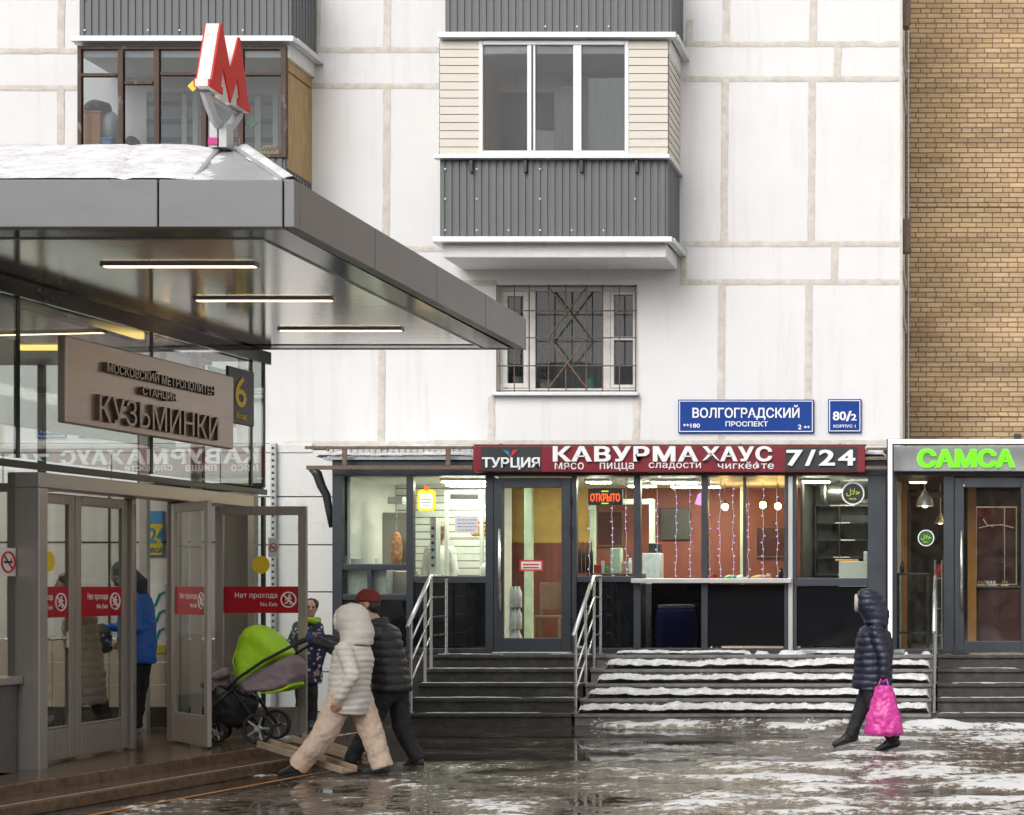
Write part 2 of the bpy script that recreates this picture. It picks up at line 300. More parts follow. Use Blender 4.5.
    a = N(nt, 'ShaderNodeMath', operation='MULTIPLY_ADD'); a.inputs[1].default_value = .6; L(nt, n.outputs['Fac'], a.inputs[0]); L(nt, vo.outputs['Distance'], a.inputs[2])
    r = ramp(nt, a.outputs[0], [(0.52, (0.65, 0.63, 0.68)), (0.6, (0.3, 0.25, 0.4)), (0.66, (0.03, 0.03, 0.06))]); L(nt, r.outputs[0], b.inputs['Base Color'])
    b.inputs['Roughness'].default_value = .7; MATS['coat_floral'] = m
special_mats()

# ------------------------------------------------------------------ mesh building
class MB:
    def __init__(s): s.v = []; s.f = []; s.mi = []; s.m = []; s.cur = 0
    def use(s, name):
        if name not in s.m: s.m.append(name)
        s.cur = s.m.index(name); return s
    def add(s, vs, fs):
        o = len(s.v); s.v += [Vector(p) for p in vs]
        for f in fs: s.f.append([i + o for i in f]); s.mi.append(s.cur)
        return s
    def box(s, x0, x1, y0, y1, z0, z1, M=None):
        vs = [Vector((x, y, z)) for z in (z0, z1) for y in (y0, y1) for x in (x0, x1)]
        if M: vs = [M @ p for p in vs]
        return s.add(vs, [(0, 2, 3, 1), (4, 5, 7, 6), (0, 1, 5, 4), (2, 6, 7, 3), (0, 4, 6, 2), (1, 3, 7, 5)])
    def prism(s, poly, a, b, M):                 # poly in local (x, z), extruded along local y from a to b
        n = len(poly)
        vs = [M @ Vector((p[0], a, p[1])) for p in poly] + [M @ Vector((p[0], b, p[1])) for p in poly]
        return s.add(vs, [list(range(n)), list(range(2 * n - 1, n - 1, -1))] + [(i, n + i, n + (i + 1) % n, (i + 1) % n) for i in range(n)])
    def tube(s, pts, r, n=10, caps=True):
        pts = [Vector(p) for p in pts]; k = len(pts)
        rr = r if isinstance(r, (list, tuple)) else [r] * k
        rings = []; up = None
        for i, p in enumerate(pts):
            t = ((pts[min(i + 1, k - 1)] - p).normalized() + (p - pts[max(i - 1, 0)]).normalized())
            if t.length < 1e-6: t = Vector((0, 0, 1))
            t.normalize()
            if up is None: up = t.orthogonal().normalized()
            up = (up - t * up.dot(t)).normalized(); w = t.cross(up)
            rings.append([p + (up * math.cos(2 * math.pi * j / n) + w * math.sin(2 * math.pi * j / n)) * rr[i] for j in range(n)])
        o = len(s.v); vs = [q for R in rings for q in R]
        fs = [(i * n + j, i * n + (j + 1) % n, (i + 1) * n + (j + 1) % n, (i + 1) * n + j) for i in range(k - 1) for j in range(n)]
        if caps: fs += [list(range(n - 1, -1, -1)), [(k - 1) * n + j for j in range(n)]]
        return s.add(vs, fs)
    def capsule(s, p, q, r1, r2, n=14):
        p, q = Vector(p), Vector(q); d = q - p
        if d.length < 1e-5: d = Vector((0, 0, 1e-4))
        t = d.normalized(); pts = []; rr = []
        for a in (-80, -55, -28): pts.append(p + t * r1 * math.sin(math.radians(a))); rr.append(r1 * math.cos(math.radians(a)))
        pts += [p, q]; rr += [r1, r2]
        for a in (28, 55, 80): pts.append(q + t * r2 * math.sin(math.radians(a))); rr.append(r2 * math.cos(math.radians(a)))
        return s.tube(pts, rr, n)
    def chain(s, pts, rr, n=14):
        for i in range(len(pts) - 1): s.capsule(pts[i], pts[i + 1], rr[i], rr[i + 1], n)
        return s
    def ell(s, c, r, n=16, m=10, M=None):        # ellipsoid
        c = Vector(c); r = r if isinstance(r, (tuple, list)) else (r, r, r)
        vs = []
        for i in range(1, m):
            th = math.pi * i / m
            for j in range(n):
                ph = 2 * math.pi * j / n
                vs.append(Vector((r[0] * math.sin(th) * math.cos(ph), r[1] * math.sin(th) * math.sin(ph), r[2] * math.cos(th))))
        vs += [Vector((0, 0, r[2])), Vector((0, 0, -r[2]))]
        if M: vs = [M @ p for p in vs]
        vs = [p + c for p in vs]; T = (m - 1) * n; B = T + 1
        fs = [(i * n + j, (i + 1) * n + j, (i + 1) * n + (j + 1) % n, i * n + (j + 1) % n) for i in range(m - 2) for j in range(n)]
        fs += [(T, j, (j + 1) % n) for j in range(n)] + [(B, (m - 2) * n + (j + 1) % n, (m - 2) * n + j) for j in range(n)]
        return s.add(vs, fs)
    def loft(s, cs, ab, fwd, n=20):              # rings of ellipses round centres cs; a along fwd, b across
        fwd = Vector(fwd).normalized(); k = len(cs); vs = []
        for i, c in enumerate(cs):
            c = Vector(c)
            t = (Vector(cs[min(i + 1, k - 1)]) - Vector(cs[max(i - 1, 0)])).normalized()
            f = (fwd - t * fwd.dot(t)).normalized(); w = t.cross(f)
            for j in range(n):
                a = 2 * math.pi * j / n; vs.append(c + f * ab[i][0] * math.cos(a) + w * ab[i][1] * math.sin(a))
        fs = [(i * n + j, i * n + (j + 1) % n, (i + 1) * n + (j + 1) % n, (i + 1) * n + j) for i in range(k - 1) for j in range(n)]
        fs += [list(range(n - 1, -1, -1)), [(k - 1) * n + j for j in range(n)]]
        return s.add(vs, fs)
    def disc(s, c, r, ux, uz, nrm, d=0.004, n=28, ry=None):
        ry = ry or r; c, ux, uz, nrm = Vector(c), Vector(ux), Vector(uz), Vector(nrm)
        a = [c + ux * r * math.cos(2 * math.pi * i / n) + uz * ry * math.sin(2 * math.pi * i / n) for i in range(n)]
        return s.add(a + [p + nrm * d for p in a], [list(range(n)), list(range(n, 2 * n))] + [(i, (i + 1) % n, n + (i + 1) % n, n + i) for i in range(n)])
    def text(s, body, o, ux, uz, nrm, x0, x1, z0, z1, d=0.01, bold=0.0, shear=0.0, spacing=1.0):
        c = bpy.data.curves.new('lettering', 'FONT'); c.body = body; c.offset = min(bold, .016); c.extrude = 0.05; c.resolution_u = 3; c.shear = shear; c.space_character = spacing
        ob = bpy.data.objects.new('lettering', c); COL.objects.link(ob)
        me = bpy.data.meshes.new_from_object(ob.evaluated_get(bpy.context.evaluated_depsgraph_get()))
        xs = [v.co.x for v in me.vertices]; ys = [v.co.y for v in me.vertices]
        ax, bx, ay, by = min(xs), max(xs), min(ys), max(ys)
        o, ux, uz, nrm = Vector(o), Vector(ux), Vector(uz), Vector(nrm)
        vs = [o + ux * (x0 + (v.co.x - ax) / (bx - ax) * (x1 - x0)) + uz * (z0 + (v.co.y - ay) / (by - ay) * (z1 - z0)) + nrm * ((v.co.z + .05) / .1 * d) for v in me.vertices]
        k = max(0.0, bold - .016) * (x1 - x0) / (bx - ax)
        for q, (ox, oz) in enumerate(((0, 0),) if k <= 0 else ((0, 0), (-1, 0), (1, 0), (-.7, .5), (.7, .5), (.7, -.5), (-.7, -.5))):
            s.add([v + ux * (ox * k) + uz * (oz * k * .6) + nrm * (.0006 * q) for v in vs], [list(p.vertices) for p in me.polygons])
        bpy.data.objects.remove(ob); bpy.data.curves.remove(c); bpy.data.meshes.remove(me)
        return s
    def build(s, name, m=None, parent=None, bevel=0.0, smooth=False, norm=True, **tg):
        me = bpy.data.meshes.new(name)
        names = s.m if s.m else [m]
        zs = s.v
        if parent is None:
            lo = [min(p[i] for p in zs) for i in range(3)]; hi = [max(p[i] for p in zs) for i in range(3)]
            off = Vector(((lo[0] + hi[0]) / 2, (lo[1] + hi[1]) / 2, lo[2]))
        else: off = wloc(parent)
        me.from_pydata([p - off for p in s.v], [], s.f)
        for nm in names: me.materials.append(MATS[nm])
        for p, i in zip(me.polygons, s.mi): p.material_index = i
        if norm:
            bm = bmesh.new(); bm.from_mesh(me); bmesh.ops.recalc_face_normals(bm, faces=bm.faces); bm.to_mesh(me); bm.free()
        if smooth:
            me.shade_smooth()
        o = bpy.data.objects.new(name, me); COL.objects.link(o)
        if parent is None: o.location = off
        else: o.parent = parent
        if bevel:
            b = o.modifiers.new('Bevel', 'BEVEL'); b.width = bevel; b.segments = 2; b.limit_method = 'ANGLE'; b.angle_limit = math.radians(40)
        tag(o, **tg)
        return o
def wloc(o):
    v = Vector(o.location)
    while o.parent: o = o.parent; v += o.location
    return v
def tag(o, label=None, cat=None, group=None, kind=None):
    if label: o['label'] = label
    if cat: o['category'] = cat
    if group: o['group'] = group
    if kind: o['kind'] = kind
    return o
def thing(name, label, cat, loc, group=None):
    o = bpy.data.objects.new(name, None); COL.objects.link(o); o.location = loc; o.empty_display_size = .1
    return tag(o, label, cat, group)
APART = {'curtain', 'black_panel', 'eaves_beam', 'balcony_door_pane', 'side_wall', 'orange_pillar', 'shelf_side', 'balcony_door_pane', 'siding', 'threshold', 'inner_column', 'bracket', 'arm', 'rear_wall', 'stay', 'rail', 'interior_floor', 'soffit_border', 'soffit_trim'}
def simple(name, m, parent=None, bevel=0.0, smooth=False, **k):      # decorator-free short form: simple(...)(box list)
    def go(*boxes, M=None):
        if parent is not None and len(boxes) > 1 and name in APART:
            return [MB().box(*b, M=M).build(name, m, parent, bevel, smooth, **k) for b in boxes][0]
        mb = MB()
        for b in boxes: mb.box(*b, M=M)
        return mb.build(name, m, parent, bevel, smooth, **k)
    return go
def remeshed(mb, name, m, parent, voxel=0.012, quilt=None, fold=0.0, sm=4, fscale=7, **tg):
    o = mb.build(name, m, parent, **tg)
    r = o.modifiers.new('Remesh', 'REMESH'); r.mode = 'VOXEL'; r.voxel_size = voxel; r.use_smooth_shade = True
    s = o.modifiers.new('Smooth', 'SMOOTH'); s.iterations = sm; s.factor = 0.5
    me = bpy.data.meshes.new_from_object(o.evaluated_get(bpy.context.evaluated_depsgraph_get()))
    o.modifiers.clear(); old = o.data; mats = list(old.materials); o.data = me; me.name = name; bpy.data.meshes.remove(old)
    if not me.materials:
        for q in mats: me.materials.append(q)
    if quilt or fold:
        nn = [v.normal.copy() for v in me.vertices]
        for v, n_ in zip(me.vertices, nn):
            d = 0.0
            if quilt:
                pitch, amp = quilt
                d += amp * (abs(math.sin(math.pi * (v.co.z + .02 * noise.noise(v.co * 6)) / pitch)) ** .6 - .7)
            if fold: d += fold * (noise.noise(Vector((v.co.x * fscale, v.co.y * fscale, v.co.z * fscale * .8))) + .5 * noise.noise(v.co * fscale * 2.3))
            v.co += n_ * d
    me.shade_smooth()
    return o
def copy_part(o, parent, loc):
    c = o.copy(); c.parent = parent; c.location = loc; COL.objects.link(c)
    for ch in o.children: copy_part(ch, c, ch.location)
    return c
EX, EY, EZ = Vector((1, 0, 0)), Vector((0, 1, 0)), Vector((0, 0, 1))
FR = Vector((0, -1, 0))                          # towards the camera
# ================================================================== GROUND
YB, YL, YS, YF = 20.3, 21.5, 22.0, 22.8          # stair foot, landing edge, shop glazing, facade
ZL = 0.84
def fbm(x, y, s, o=4, seed=0.0):
    v = 0; a = .5
    for i in range(o): v += a * noise.noise(Vector((x * s, y * s, seed + i * 7.3))); s *= 2.05; a *= .5
    return v
def pavement():
    def axis(lo, hi, step, far):
        a = [lo + i * step for i in range(int((hi - lo) / step) + 1)]
        pre = [-far, -far * .4, lo - 12, lo - 4, lo - 1]; post = [hi + 1, hi + 4, hi + 12, far * .4, far]
        return [p for p in pre if p < lo] + a + post
    xs = axis(-7.4, 2.2, .045, 160); ys = axis(10.5, 22.0, .045, 160)
    vs = []; sn = []
    for y in ys:
        for x in xs:
            near = -7.5 < x < 2.3 and 10.4 < y < 22.1
            w = fbm(x * .8, y, .55, 3, 3.1)
            p = fbm(x * .62, y * 1.0, 1.9, 5, 11.0)
            bias = .40 + .12 * max(-1, min(1, (x + 2.7) / 2.2)) - .10 * max(0, min(1, (-x - 4.9) / 1.0))
            if y > 15.6: bias -= .19 * min(1, (y - 15.6) / .9) * (1 - .75 * max(0, min(1, (x + 1.9) / .8)))
            if x > -4.6 and y > 19.8: bias += .52 * min(1, (y - 19.85) / .3) * (.8 + 2 * fbm(x, y, 1.3, 2, 5))
            s = bias + .02 + .74 * p + .30 * w
            z = 0.0
            if near:
                e = max(0, min(1, (s - .42) / .25)); z = .028 * e + .005 * fbm(x, y, 5, 3, 2.0) * max(0, min(1, (s - .15) / .2))
                if x > -4.75 and y > 19.9: z += .075 * max(0, min(1, (y - 19.95) / .3)) * (.6 + 1.6 * fbm(x, y, 2.2, 3, 9))
            vs.append((x, y, z)); sn.append(s)
    nx = len(xs)
    fs = [(j * nx + i, j * nx + i + 1, (j + 1) * nx + i + 1, (j + 1) * nx + i) for j in range(len(ys) - 1) for i in range(nx - 1)]
    me = bpy.data.meshes.new('pavement'); me.from_pydata(vs, [], fs); me.materials.append(MATS['wet_pavement'])
    at = me.attributes.new('snow', 'FLOAT', 'POINT'); at.data.foreach_set('value', sn)
    me.shade_smooth()
    o = bpy.data.objects.new('pavement', me); COL.objects.link(o); o['kind'] = 'structure'
pavement()

def snow_sheet(name, x0, x1, y0, y1, z, t, seed, step=.05, edge=.06, ragged=.06, lip=0.0, slope=0.0, parent=None, thr=-9):
    nx = max(2, int((x1 - x0) / step)); ny = max(3, int((y1 - y0) / step * 1.6)); vs = []; keep = []
    for j in range(ny + 1):
        for i in range(nx + 1):
            u, v = i / nx, j / ny
            x, y = x0 + (x1 - x0) * u, y0 + (y1 - y0) * v
            de = min((x - x0), (x1 - x), (y - y0) * 2.5 + .012, (y1 - y) + .03)
            h = min(1, max(0, de / edge)) ** .6
            k = fbm(x, y, 1.6, 4, seed)
            hh = t * h * (.8 + .55 * k + .5 * fbm(x, y, 9, 3, seed + 4))
            if k < thr: hh = 0
            vs.append((x, y - (ragged * abs(fbm(x, 0, 2.5, 3, seed)) if j == 0 else 0), z + slope * (y - y0) + max(-.01, hh)))
            keep.append(hh)
    W = nx + 1
    fs = [(j * W + i, j * W + i + 1, (j + 1) * W + i + 1, (j + 1) * W + i) for j in range(ny) for i in range(nx)
          if max(keep[j * W + i], keep[j * W + i + 1], keep[(j + 1) * W + i], keep[(j + 1) * W + i + 1]) > 0.001]
    mb = MB(); mb.add(vs, fs)
    # underside skirt so that the sheet has thickness
    return mb.build(name, 'snow', parent, smooth=True, norm=False, kind='stuff' if parent is None else None)

# ================================================================== WHITE PANEL BUILDING
def wall_holes(mb, x0, x1, z0, z1, y, th, holes):
    xs = sorted({x0, x1} | {h[0] for h in holes} | {h[1] for h in holes}); zs = sorted({z0, z1} | {h[2] for h in holes} | {h[3] for h in holes})
    def solid(i, j):
        if i < 0 or j < 0 or i >= len(xs) - 1 or j >= len(zs) - 1: return False
        cx, cz = (xs[i] + xs[i + 1]) / 2, (zs[j] + zs[j + 1]) / 2
        return not any(h[0] < cx < h[1] and h[2] < cz < h[3] for h in holes)
    for i in range(len(xs) - 1):
        for j in range(len(zs) - 1):
            if not solid(i, j): continue
            a, b, c, d = xs[i], xs[i + 1], zs[j], zs[j + 1]
            for yy in (y, y + th): mb.add([(a, yy, c), (b, yy, c), (b, yy, d), (a, yy, d)], [(0, 1, 2, 3)])
            for (di, dj, q) in ((-1, 0, [(a, c), (a, d)]), (1, 0, [(b, c), (b, d)]), (0, -1, [(a, c), (b, c)]), (0, 1, [(a, d), (b, d)])):
                if not solid(i + di, j + dj):
                    (p, r), (s_, t) = q
                    mb.add([(p, y, r), (s_, y, t), (s_, y + th, t), (p, y + th, r)], [(0, 1, 2, 3)])
XR = -0.83; XLW = -17.0; ZT = 14.5; ZB = PZ(443, YF)
apt = thing('apartment_building', 'white concrete panel apartment block with grey glazed balconies and beige sealed joints', 'building', (-8, YF, 0))
win = (PX(497, YF), PX(637, YF), PZ(392, YF), PZ(285, YF))
lbal = [(PX(78, 21.9), PX(285, 21.9)), (PX(440, 21.9), PX(668, 21.9))]
mb = MB()
wall_holes(mb, XLW, XR, ZB, ZT, YF, .35, [win])
mb.box(XLW, XLW + .3, YF + .36, 33, 0, ZT); mb.box(XLW, XR, 33, 33.3, 0, ZT); mb.box(XLW + .31, XR, YF + .36, 32.99, ZT - .3, ZT)
mb.box(XR - .35, XR, YF + .36, 32.99, 0, ZT - .31)
mb.box(XLW + .31, XR - .36, YF + .36, 32.99, 3.45, 3.7)
wall = mb.build('wall', 'facade_paint', apt)
mb = MB(); mb.box(-8.33, XR, YF + .0, YF + .33, 3.62, ZB - .002); mb.build('lintel', 'facade_paint', apt)
# lower tiled storey left of the shop
mb = MB(); zz = [0, .55]
for y in (640, 592, 545, 497, 450): zz.append(PZ(y, YF))
xs = [XLW, -13.2, -11.7, -10.2, -8.32]
for i in range(len(xs) - 1):
    for k in range(len(zz) - 1):
        mb.box(xs[i] + .008, xs[i + 1] - .008, YF - .045, YF + .3, zz[k] + .008, min(zz[k + 1], ZB - .02) - .008)
mb.build('tile_cladding', 'facade_tile', apt, bevel=.006)
simple('cladding_backing', 'fascia_gap', apt)((XLW, -8.33, YF + .01, YF + .29, 0, ZB - .03))
simple('string_course', 'slab_paint', apt, .01)((XLW, PX(314, YF), YF - .06, YF - .003, PZ(453, YF), PZ(444, YF)))
# joints: strips of sealant smeared over the panel seams
J = MB()
def strip(p, q, w, seed):
    n = max(3, int((Vector(q) - Vector(p)).length / .07)); p, q = Vector(p), Vector(q); t = (q - p).normalized(); w_ = Vector((-t.z, 0, t.x)); vs = []
    for i in range(n + 1):
        c = p.lerp(q, i / n)
        a = w / 2 * (1 + .38 * fbm(i * .3, seed, 1.0, 3)); b = w / 2 * (1 + .38 * fbm(i * .3, seed + 50, 1.0, 3))
        for k, e in enumerate((-a, -a * .5, b * .5, b)): vs.append(c + w_ * e + Vector((0, -(.001 if k in (0, 3) else .004 + .003 * fbm(i * .5, seed + k, 1, 2)), 0)))
    fs = [(i * 4 + k, i * 4 + k + 1, (i + 1) * 4 + k + 1, (i + 1) * 4 + k) for i in range(n) for k in range(3)]
    J.add(vs, fs)
YJ = YF - .002
def hj(x0, x1, y, w=.082, y2=None): strip((PX(x0, YF), YJ, PZ(y, YF)), (PX(x1, YF), YJ, PZ(y2 or y, YF)), w, x0 + y)
def vj(x, y0, y1, w=.10): strip((PX(x, YF), YJ - .003, PZ(y0, YF)), (PX(x - 1, YF), YJ - .003, PZ(y1, YF)), w, x * 3 + y0)
for a in ((683, 899, 44), (683, 899, 79), (683, 899, 244), (683, 899, 282), (305, 441, 50), (305, 441, 86), (-160, 79, 51), (-160, 79, 88),
          (360, 443, 249), (430, 640, 443), (640, 899, 443), (270, 430, 444), (440, 497, 283)): hj(*a)
for a in ((727, -60, 44), (814, -60, 44), (838, 44, 79), (725, 79, 244), (812, 79, 244), (835, 244, 282), (722, 282, 400), (809, 282, 400),
          (388, -60, 50), (387, 86, 250), (382, 350, 443), (492, 397, 443), (637, 397, 443), (61, 88, 260), (62, -60, 51), (684, 248, 285), (318, -60, 50), (690, 20, 44), (722, 432, 443), (382, 250, 348), (-40, 88, 260)): vj(*a)
J.build('panel_joints', 'joint_sealant', apt, norm=False)
# side return of the block: a sealant strip, ledges and a rusty bracket or two
mb = MB()
for z in (9.45, 8.9, 6.25, 5.6): mb.box(XR + .002, XR + .03, YF + .12, 25.0, z - .05, z + .05)
mb.box(XR + .002, XR + .035, YF - .01, YF + .1, ZB, ZT)
mb.build('return_joints', 'joint_sealant', apt)
mb = MB()
for z in (9.6, 6.45): MB().box(XR + .002, XR + .14, YF + .25, YF + .33, z, z + .42).box(XR + .03, XR + .12, YF + .2, YF + .4, z - .05, z + .02).build('wall_bracket', 'rusty_iron', apt)

# ---- barred window
def frame_rect(mb, x0, x1, z0, z1, y0, y1, w):
    mb.box(x0, x0 + w, y0, y1, z0, z1); mb.box(x1 - w, x1, y0, y1, z0, z1); mb.box(x0 + w, x1 - w, y0, y1, z0, z0 + w); mb.box(x0 + w, x1 - w, y0, y1, z1 - w, z1)
x0, x1, z0, z1 = win; yw = YF + .12
def wx(p): return PX(p, YF)
def wz(p): return PZ(p, YF)
mb = MB(); frame_rect(mb, x0 + .004, x1 - .004, z0 + .004, z1 - .004, yw, yw + .07, .06)
for p in (529.5, 605): mb.box(wx(p) - .05, wx(p) + .05, yw + .002, yw + .068, z0 + .066, z1 - .066)
frame_rect(mb, wx(500.5), wx(526), z0 + .07, z1 - .07, yw - .012, yw + .05, .065)
frame_rect(mb, wx(609), wx(634.5), z0 + .07, z1 - .07, yw - .012, yw + .05, .045); mb.box(wx(611.5), wx(632), yw - .008, yw + .045, wz(339), wz(335.5))
window = mb.build('window', 'old_white_paint', apt, bevel=.006)
simple('pane', 'flat_glass', window)((x0 + .07, x1 - .07, yw + .03, yw + .036, z0 + .07, z1 - .07))
simple('sill', 'drip_sheet', window, .004)((x0 - .06, x1 + .03, YF - .09, YF - .006, z0 - .055, z0 - .01))
mb = MB(); g0 = YF - .035
for p in (497.5, 515, 530, 549, 566.5, 587, 603, 620, 636): mb.tube([(wx(p), g0, z0 - .0), (wx(p), g0, z1)], .009, 6)
for p in (286, 311, 338, 366, 391): mb.tube([(x0, g0 + .012, wz(p)), (x1, g0 + .012, wz(p))], .009, 6)
for a, b, c, d in ((549, 287, 588, 338), (588, 287, 549, 338), (549, 338, 588, 389), (588, 338, 549, 389)): mb.tube([(wx(a), g0 - .014, wz(b)), (wx(c), g0 - .014, wz(d))], .0115, 6)
mb.build('grille', 'rusty_iron', window)
simple('inner_sill', 'old_white_paint', window)((x0 + .01, x1 - .01, YF + .2, YF + .5, z0 - .06, z0 + .05))
simple('curtain', 'curtain', window)((x0 - .3, x0 + .28, YF + .62, YF + .64, z0 - .3, z1 + .2), (x1 - .5, x1 + .3, YF + .62, YF + .64, z0 - .3, z1 + .2))
mb = MB(); n_ = 90; cv = [(x0 + .25 + (x1 - x0 - .7) * i / n_, YF + .68 + .02 * math.sin(i * .9) + .01 * math.sin(i * 2.3)) for i in range(n_ + 1)]
mb.add([(a_, b_, z) for z in (z0 - .2, z1 + .2) for a_, b_ in cv], [(i, i + 1, n_ + 2 + i, n_ + 1 + i) for i in range(n_)]); mb.build('lightening_sheet', 'curtain', window, norm=False, smooth=True)  # pale folded sheet added to lighten the dark room behind the glass
def pot(px, w, h, m, plant, lab, name='flower_pot', cat='flower pot'):
    x = wx(px); zb = z0 + .05; y = YF + .32
    t = thing(name, lab, cat, (x, y, zb))
    mb = MB(); mb.tube([(x, y, zb), (x, y, zb + h * .9), (x, y, zb + h * .9), (x, y, zb + h)], [w * .38, w * .5, w * .55, w * .55], 14); mb.build('pot' if plant else 'cup', m, t, smooth=False)
    if plant:
        mb = MB(); r = random.Random(int(px))
        for k in range(40):
            a = r.uniform(0, 6.28); R = r.uniform(.02, .17); zz = zb + h + r.uniform(.03, plant); c = Vector((x + R * math.cos(a), y + R * .6 * math.sin(a), zz))
            d = Vector((math.cos(a), math.sin(a), .5)) * .06; s_ = Vector((-d.y, d.x, 0)) * .35
            mb.add([c - s_, c + d * .5 - s_ * .2, c + d, c + s_], [(0, 1, 2, 3)])
        mb.tube([(x, y, zb + h * .8), (x + .01, y, zb + h + plant * .7)], .008, 5)
        mb.build('leaves', 'leaf', t, norm=False)
pot(514, .24, .19, 'terracotta', .42, 'pale flower pot with a leafy plant behind the narrow white casement of the barred window')
pot(541, .3, .13, 'terracotta', .5, 'low wide pale flower pot on the sill behind the middle pane of the barred window')
pot(586, .15, .17, 'cup_aqua', 0, 'small aqua cup on the sill of the barred window', 'cup', 'cup')

# ---- balconies
def corrugated(mb, p, q, z0, z1, nrm, pitch=.095, d=.016):
    p, q = Vector(p), Vector(q); n = max(2, int((q - p).length / pitch)); t = (q - p) / n; nrm = Vector(nrm); pr = []
    for i in range(n):
        for f, e in ((0, 0), (.58, 0), (.66, 1), (.92, 1)): pr.append(p + t * (i + f) - nrm * d * e)
    pr.append(q)
    vs = [a + EZ * z0 for a in pr] + [a + EZ * z1 for a in pr]; k = len(pr)
    mb.add(vs, [(i, i + 1, k + i + 1, k + i) for i in range(k - 1)])
    mb.add([(p - nrm * .05) + EZ * z0, (q - nrm * .05) + EZ * z0, (q - nrm * .05) + EZ * z1, (p - nrm * .05) + EZ * z1], [(0, 1, 2, 3)])
YBF = 21.9
def balcony(X0, X1, zslab, parapet, storey_open, glazing):
    """slab with drip sheet; corrugated parapet from the slab up; glazing above"""
    mb = MB(); mb.box(X0 + .03, X1 - .03, YBF + .03, YF - .002, zslab - .2, zslab)
    b = mb.build('balcony', 'slab_paint', apt, bevel=.012)
    mb = MB(); lz = zslab + .002
    mb.box(X0 - .07, X1 + .07, YBF - .1, YBF + .02, lz - .02, lz + .052); mb.box(X1 + .0, X1 + .09, YBF + .022, YF - .003, lz - .02, lz + .052); mb.box(X0 - .09, X0, YBF + .022, YF - .003, lz - .02, lz + .052)
    mb.build('drip_sheet', 'drip_sheet', b, bevel=.006)
    zp0, zp1 = zslab + .056, parapet
    mb = MB(); corrugated(mb, (X0, YBF, 0), (X1, YBF, 0), zp0, zp1, FR); corrugated(mb, (X1, YBF, 0), (X1, YF, 0), zp0, zp1, EX); corrugated(mb, (X0, YF, 0), (X0, YBF, 0), zp0, zp1, -EX)
    mb.build('parapet', 'grey_sheet', b, norm=False)
    mb = MB()
    r = random.Random(int(X0 * 10 + zslab * 100))
    for k in range(int((X1 - X0) / .42)):
        x = X0 + .07 + k * .42
        for z in (zp0 + .1, (zp0 + zp1) / 2, zp1 - .12):
            if r.random() < .6: mb.disc((x, YBF - .002, z), .011, EX, EZ, FR, .006, 8)
    if mb.v: mb.build('screws', 'galvanised', b)
    return b, zp1
zlipA, zlipB = PZ(33, YBF) - .09, PZ(242, YBF)
# centre balcony, in view
(X0, X1) = lbal[1]
b, zp = balcony(X0, X1, zlipB, PZ(160, YBF), None, None)
zs0, zs1 = PZ(155, YBF), PZ(41, YBF)
mb = MB(); mb.box(X0 - .06, X1 + .04, YBF - .09, YBF + .03, zp + .002, zs0 - .01); mb.box(X1 - .01, X1 + .05, YBF + .032, YF - .003, zp + .002, zs0 - .01); mb.build('sill', 'drip_sheet', b, bevel=.006)
for p in (472, 526, 582, 637): x = PX(p, YBF); MB().box(x - .02, x + .02, YBF - .05, YBF - .004, zp - .17, zp - .001).build('sill_bracket', 'black_paint', b)
mb = MB()
def slats(mb, p, q, z0, z1, nrm, h=.105):
    p, q, nrm = Vector(p), Vector(q), Vector(nrm); n = int((z1 - z0) / h); h = (z1 - z0) / n
    for i in range(n):
        a, c = z0 + i * h, z0 + (i + 1) * h
        vs = [p + nrm * .012 + EZ * a, q + nrm * .012 + EZ * a, q + nrm * .006 + EZ * (c - .008), p + nrm * .006 + EZ * (c - .008), p - nrm * .006 + EZ * (c - .008), q - nrm * .006 + EZ * (c - .008), p - nrm * .006 + EZ * c, q - nrm * .006 + EZ * c]
        mb.add(vs, [(0, 1, 2, 3), (3, 2, 5, 4), (4, 5, 7, 6)])
wl, wr = PX(479, YBF), PX(629, YBF)
for a_, b_, c_ in (((X0, YBF, 0), (wl, YBF, 0), FR), ((wr, YBF, 0), (X1, YBF, 0), FR), ((X1, YBF, 0), (X1, YF, 0), EX), ((X0, YF, 0), (X0, YBF, 0), -EX)):
    mb = MB(); slats(mb, a_, b_, zs0, zs1, c_); mb.build('siding', 'siding', b, norm=False)
mb = MB(); frame_rect(mb, wl, wr, zs0, zs1, YBF - .02, YBF + .05, .055)
for p in (531.5, 577.5): mb.box(PX(p, YBF) - .055, PX(p, YBF) + .055, YBF - .018, YBF + .048, zs0 + .057, zs1 - .057)
mb.build('window_frame', 'white_plastic', b, bevel=.008)
mb = MB(); mb.box(PX(532.6, YBF) - .012, PX(532.6, YBF) + .012, YBF - .022, YBF - .019, zs0 + .06, zs1 - .06); mb.build('seal', 'black_paint', b)
simple('pane', 'flat_glass', b)((wl + .06, wr - .06, YBF + .02, YBF + .026, zs0 + .058, zs1 - .058))
mb = MB(); mb.box(PX(493, YF), PX(499, YF), YF - .03, YF - .004, PZ(160, YF), PZ(88, YF)); mb.box(PX(499, YF), PX(576, YF), YF - .03, YF - .004, PZ(93, YF), PZ(88, YF)); mb.box(PX(529, YF), PX(535, YF), YF - .03, YF - .004, PZ(160, YF), PZ(93.1, YF)); mb.box(PX(571, YF), PX(576, YF), YF - .03, YF - .004, PZ(160, YF), PZ(93.1, YF))
mb.build('balcony_door_frame', 'white_plastic', b)
simple('balcony_door_pane', 'black_mullion', b)((PX(499, YF), PX(529, YF), YF - .02, YF - .006, PZ(160, YF), PZ(93.2, YF)), (PX(535, YF), PX(571, YF), YF - .02, YF - .006, PZ(130, YF), PZ(93.2, YF)))
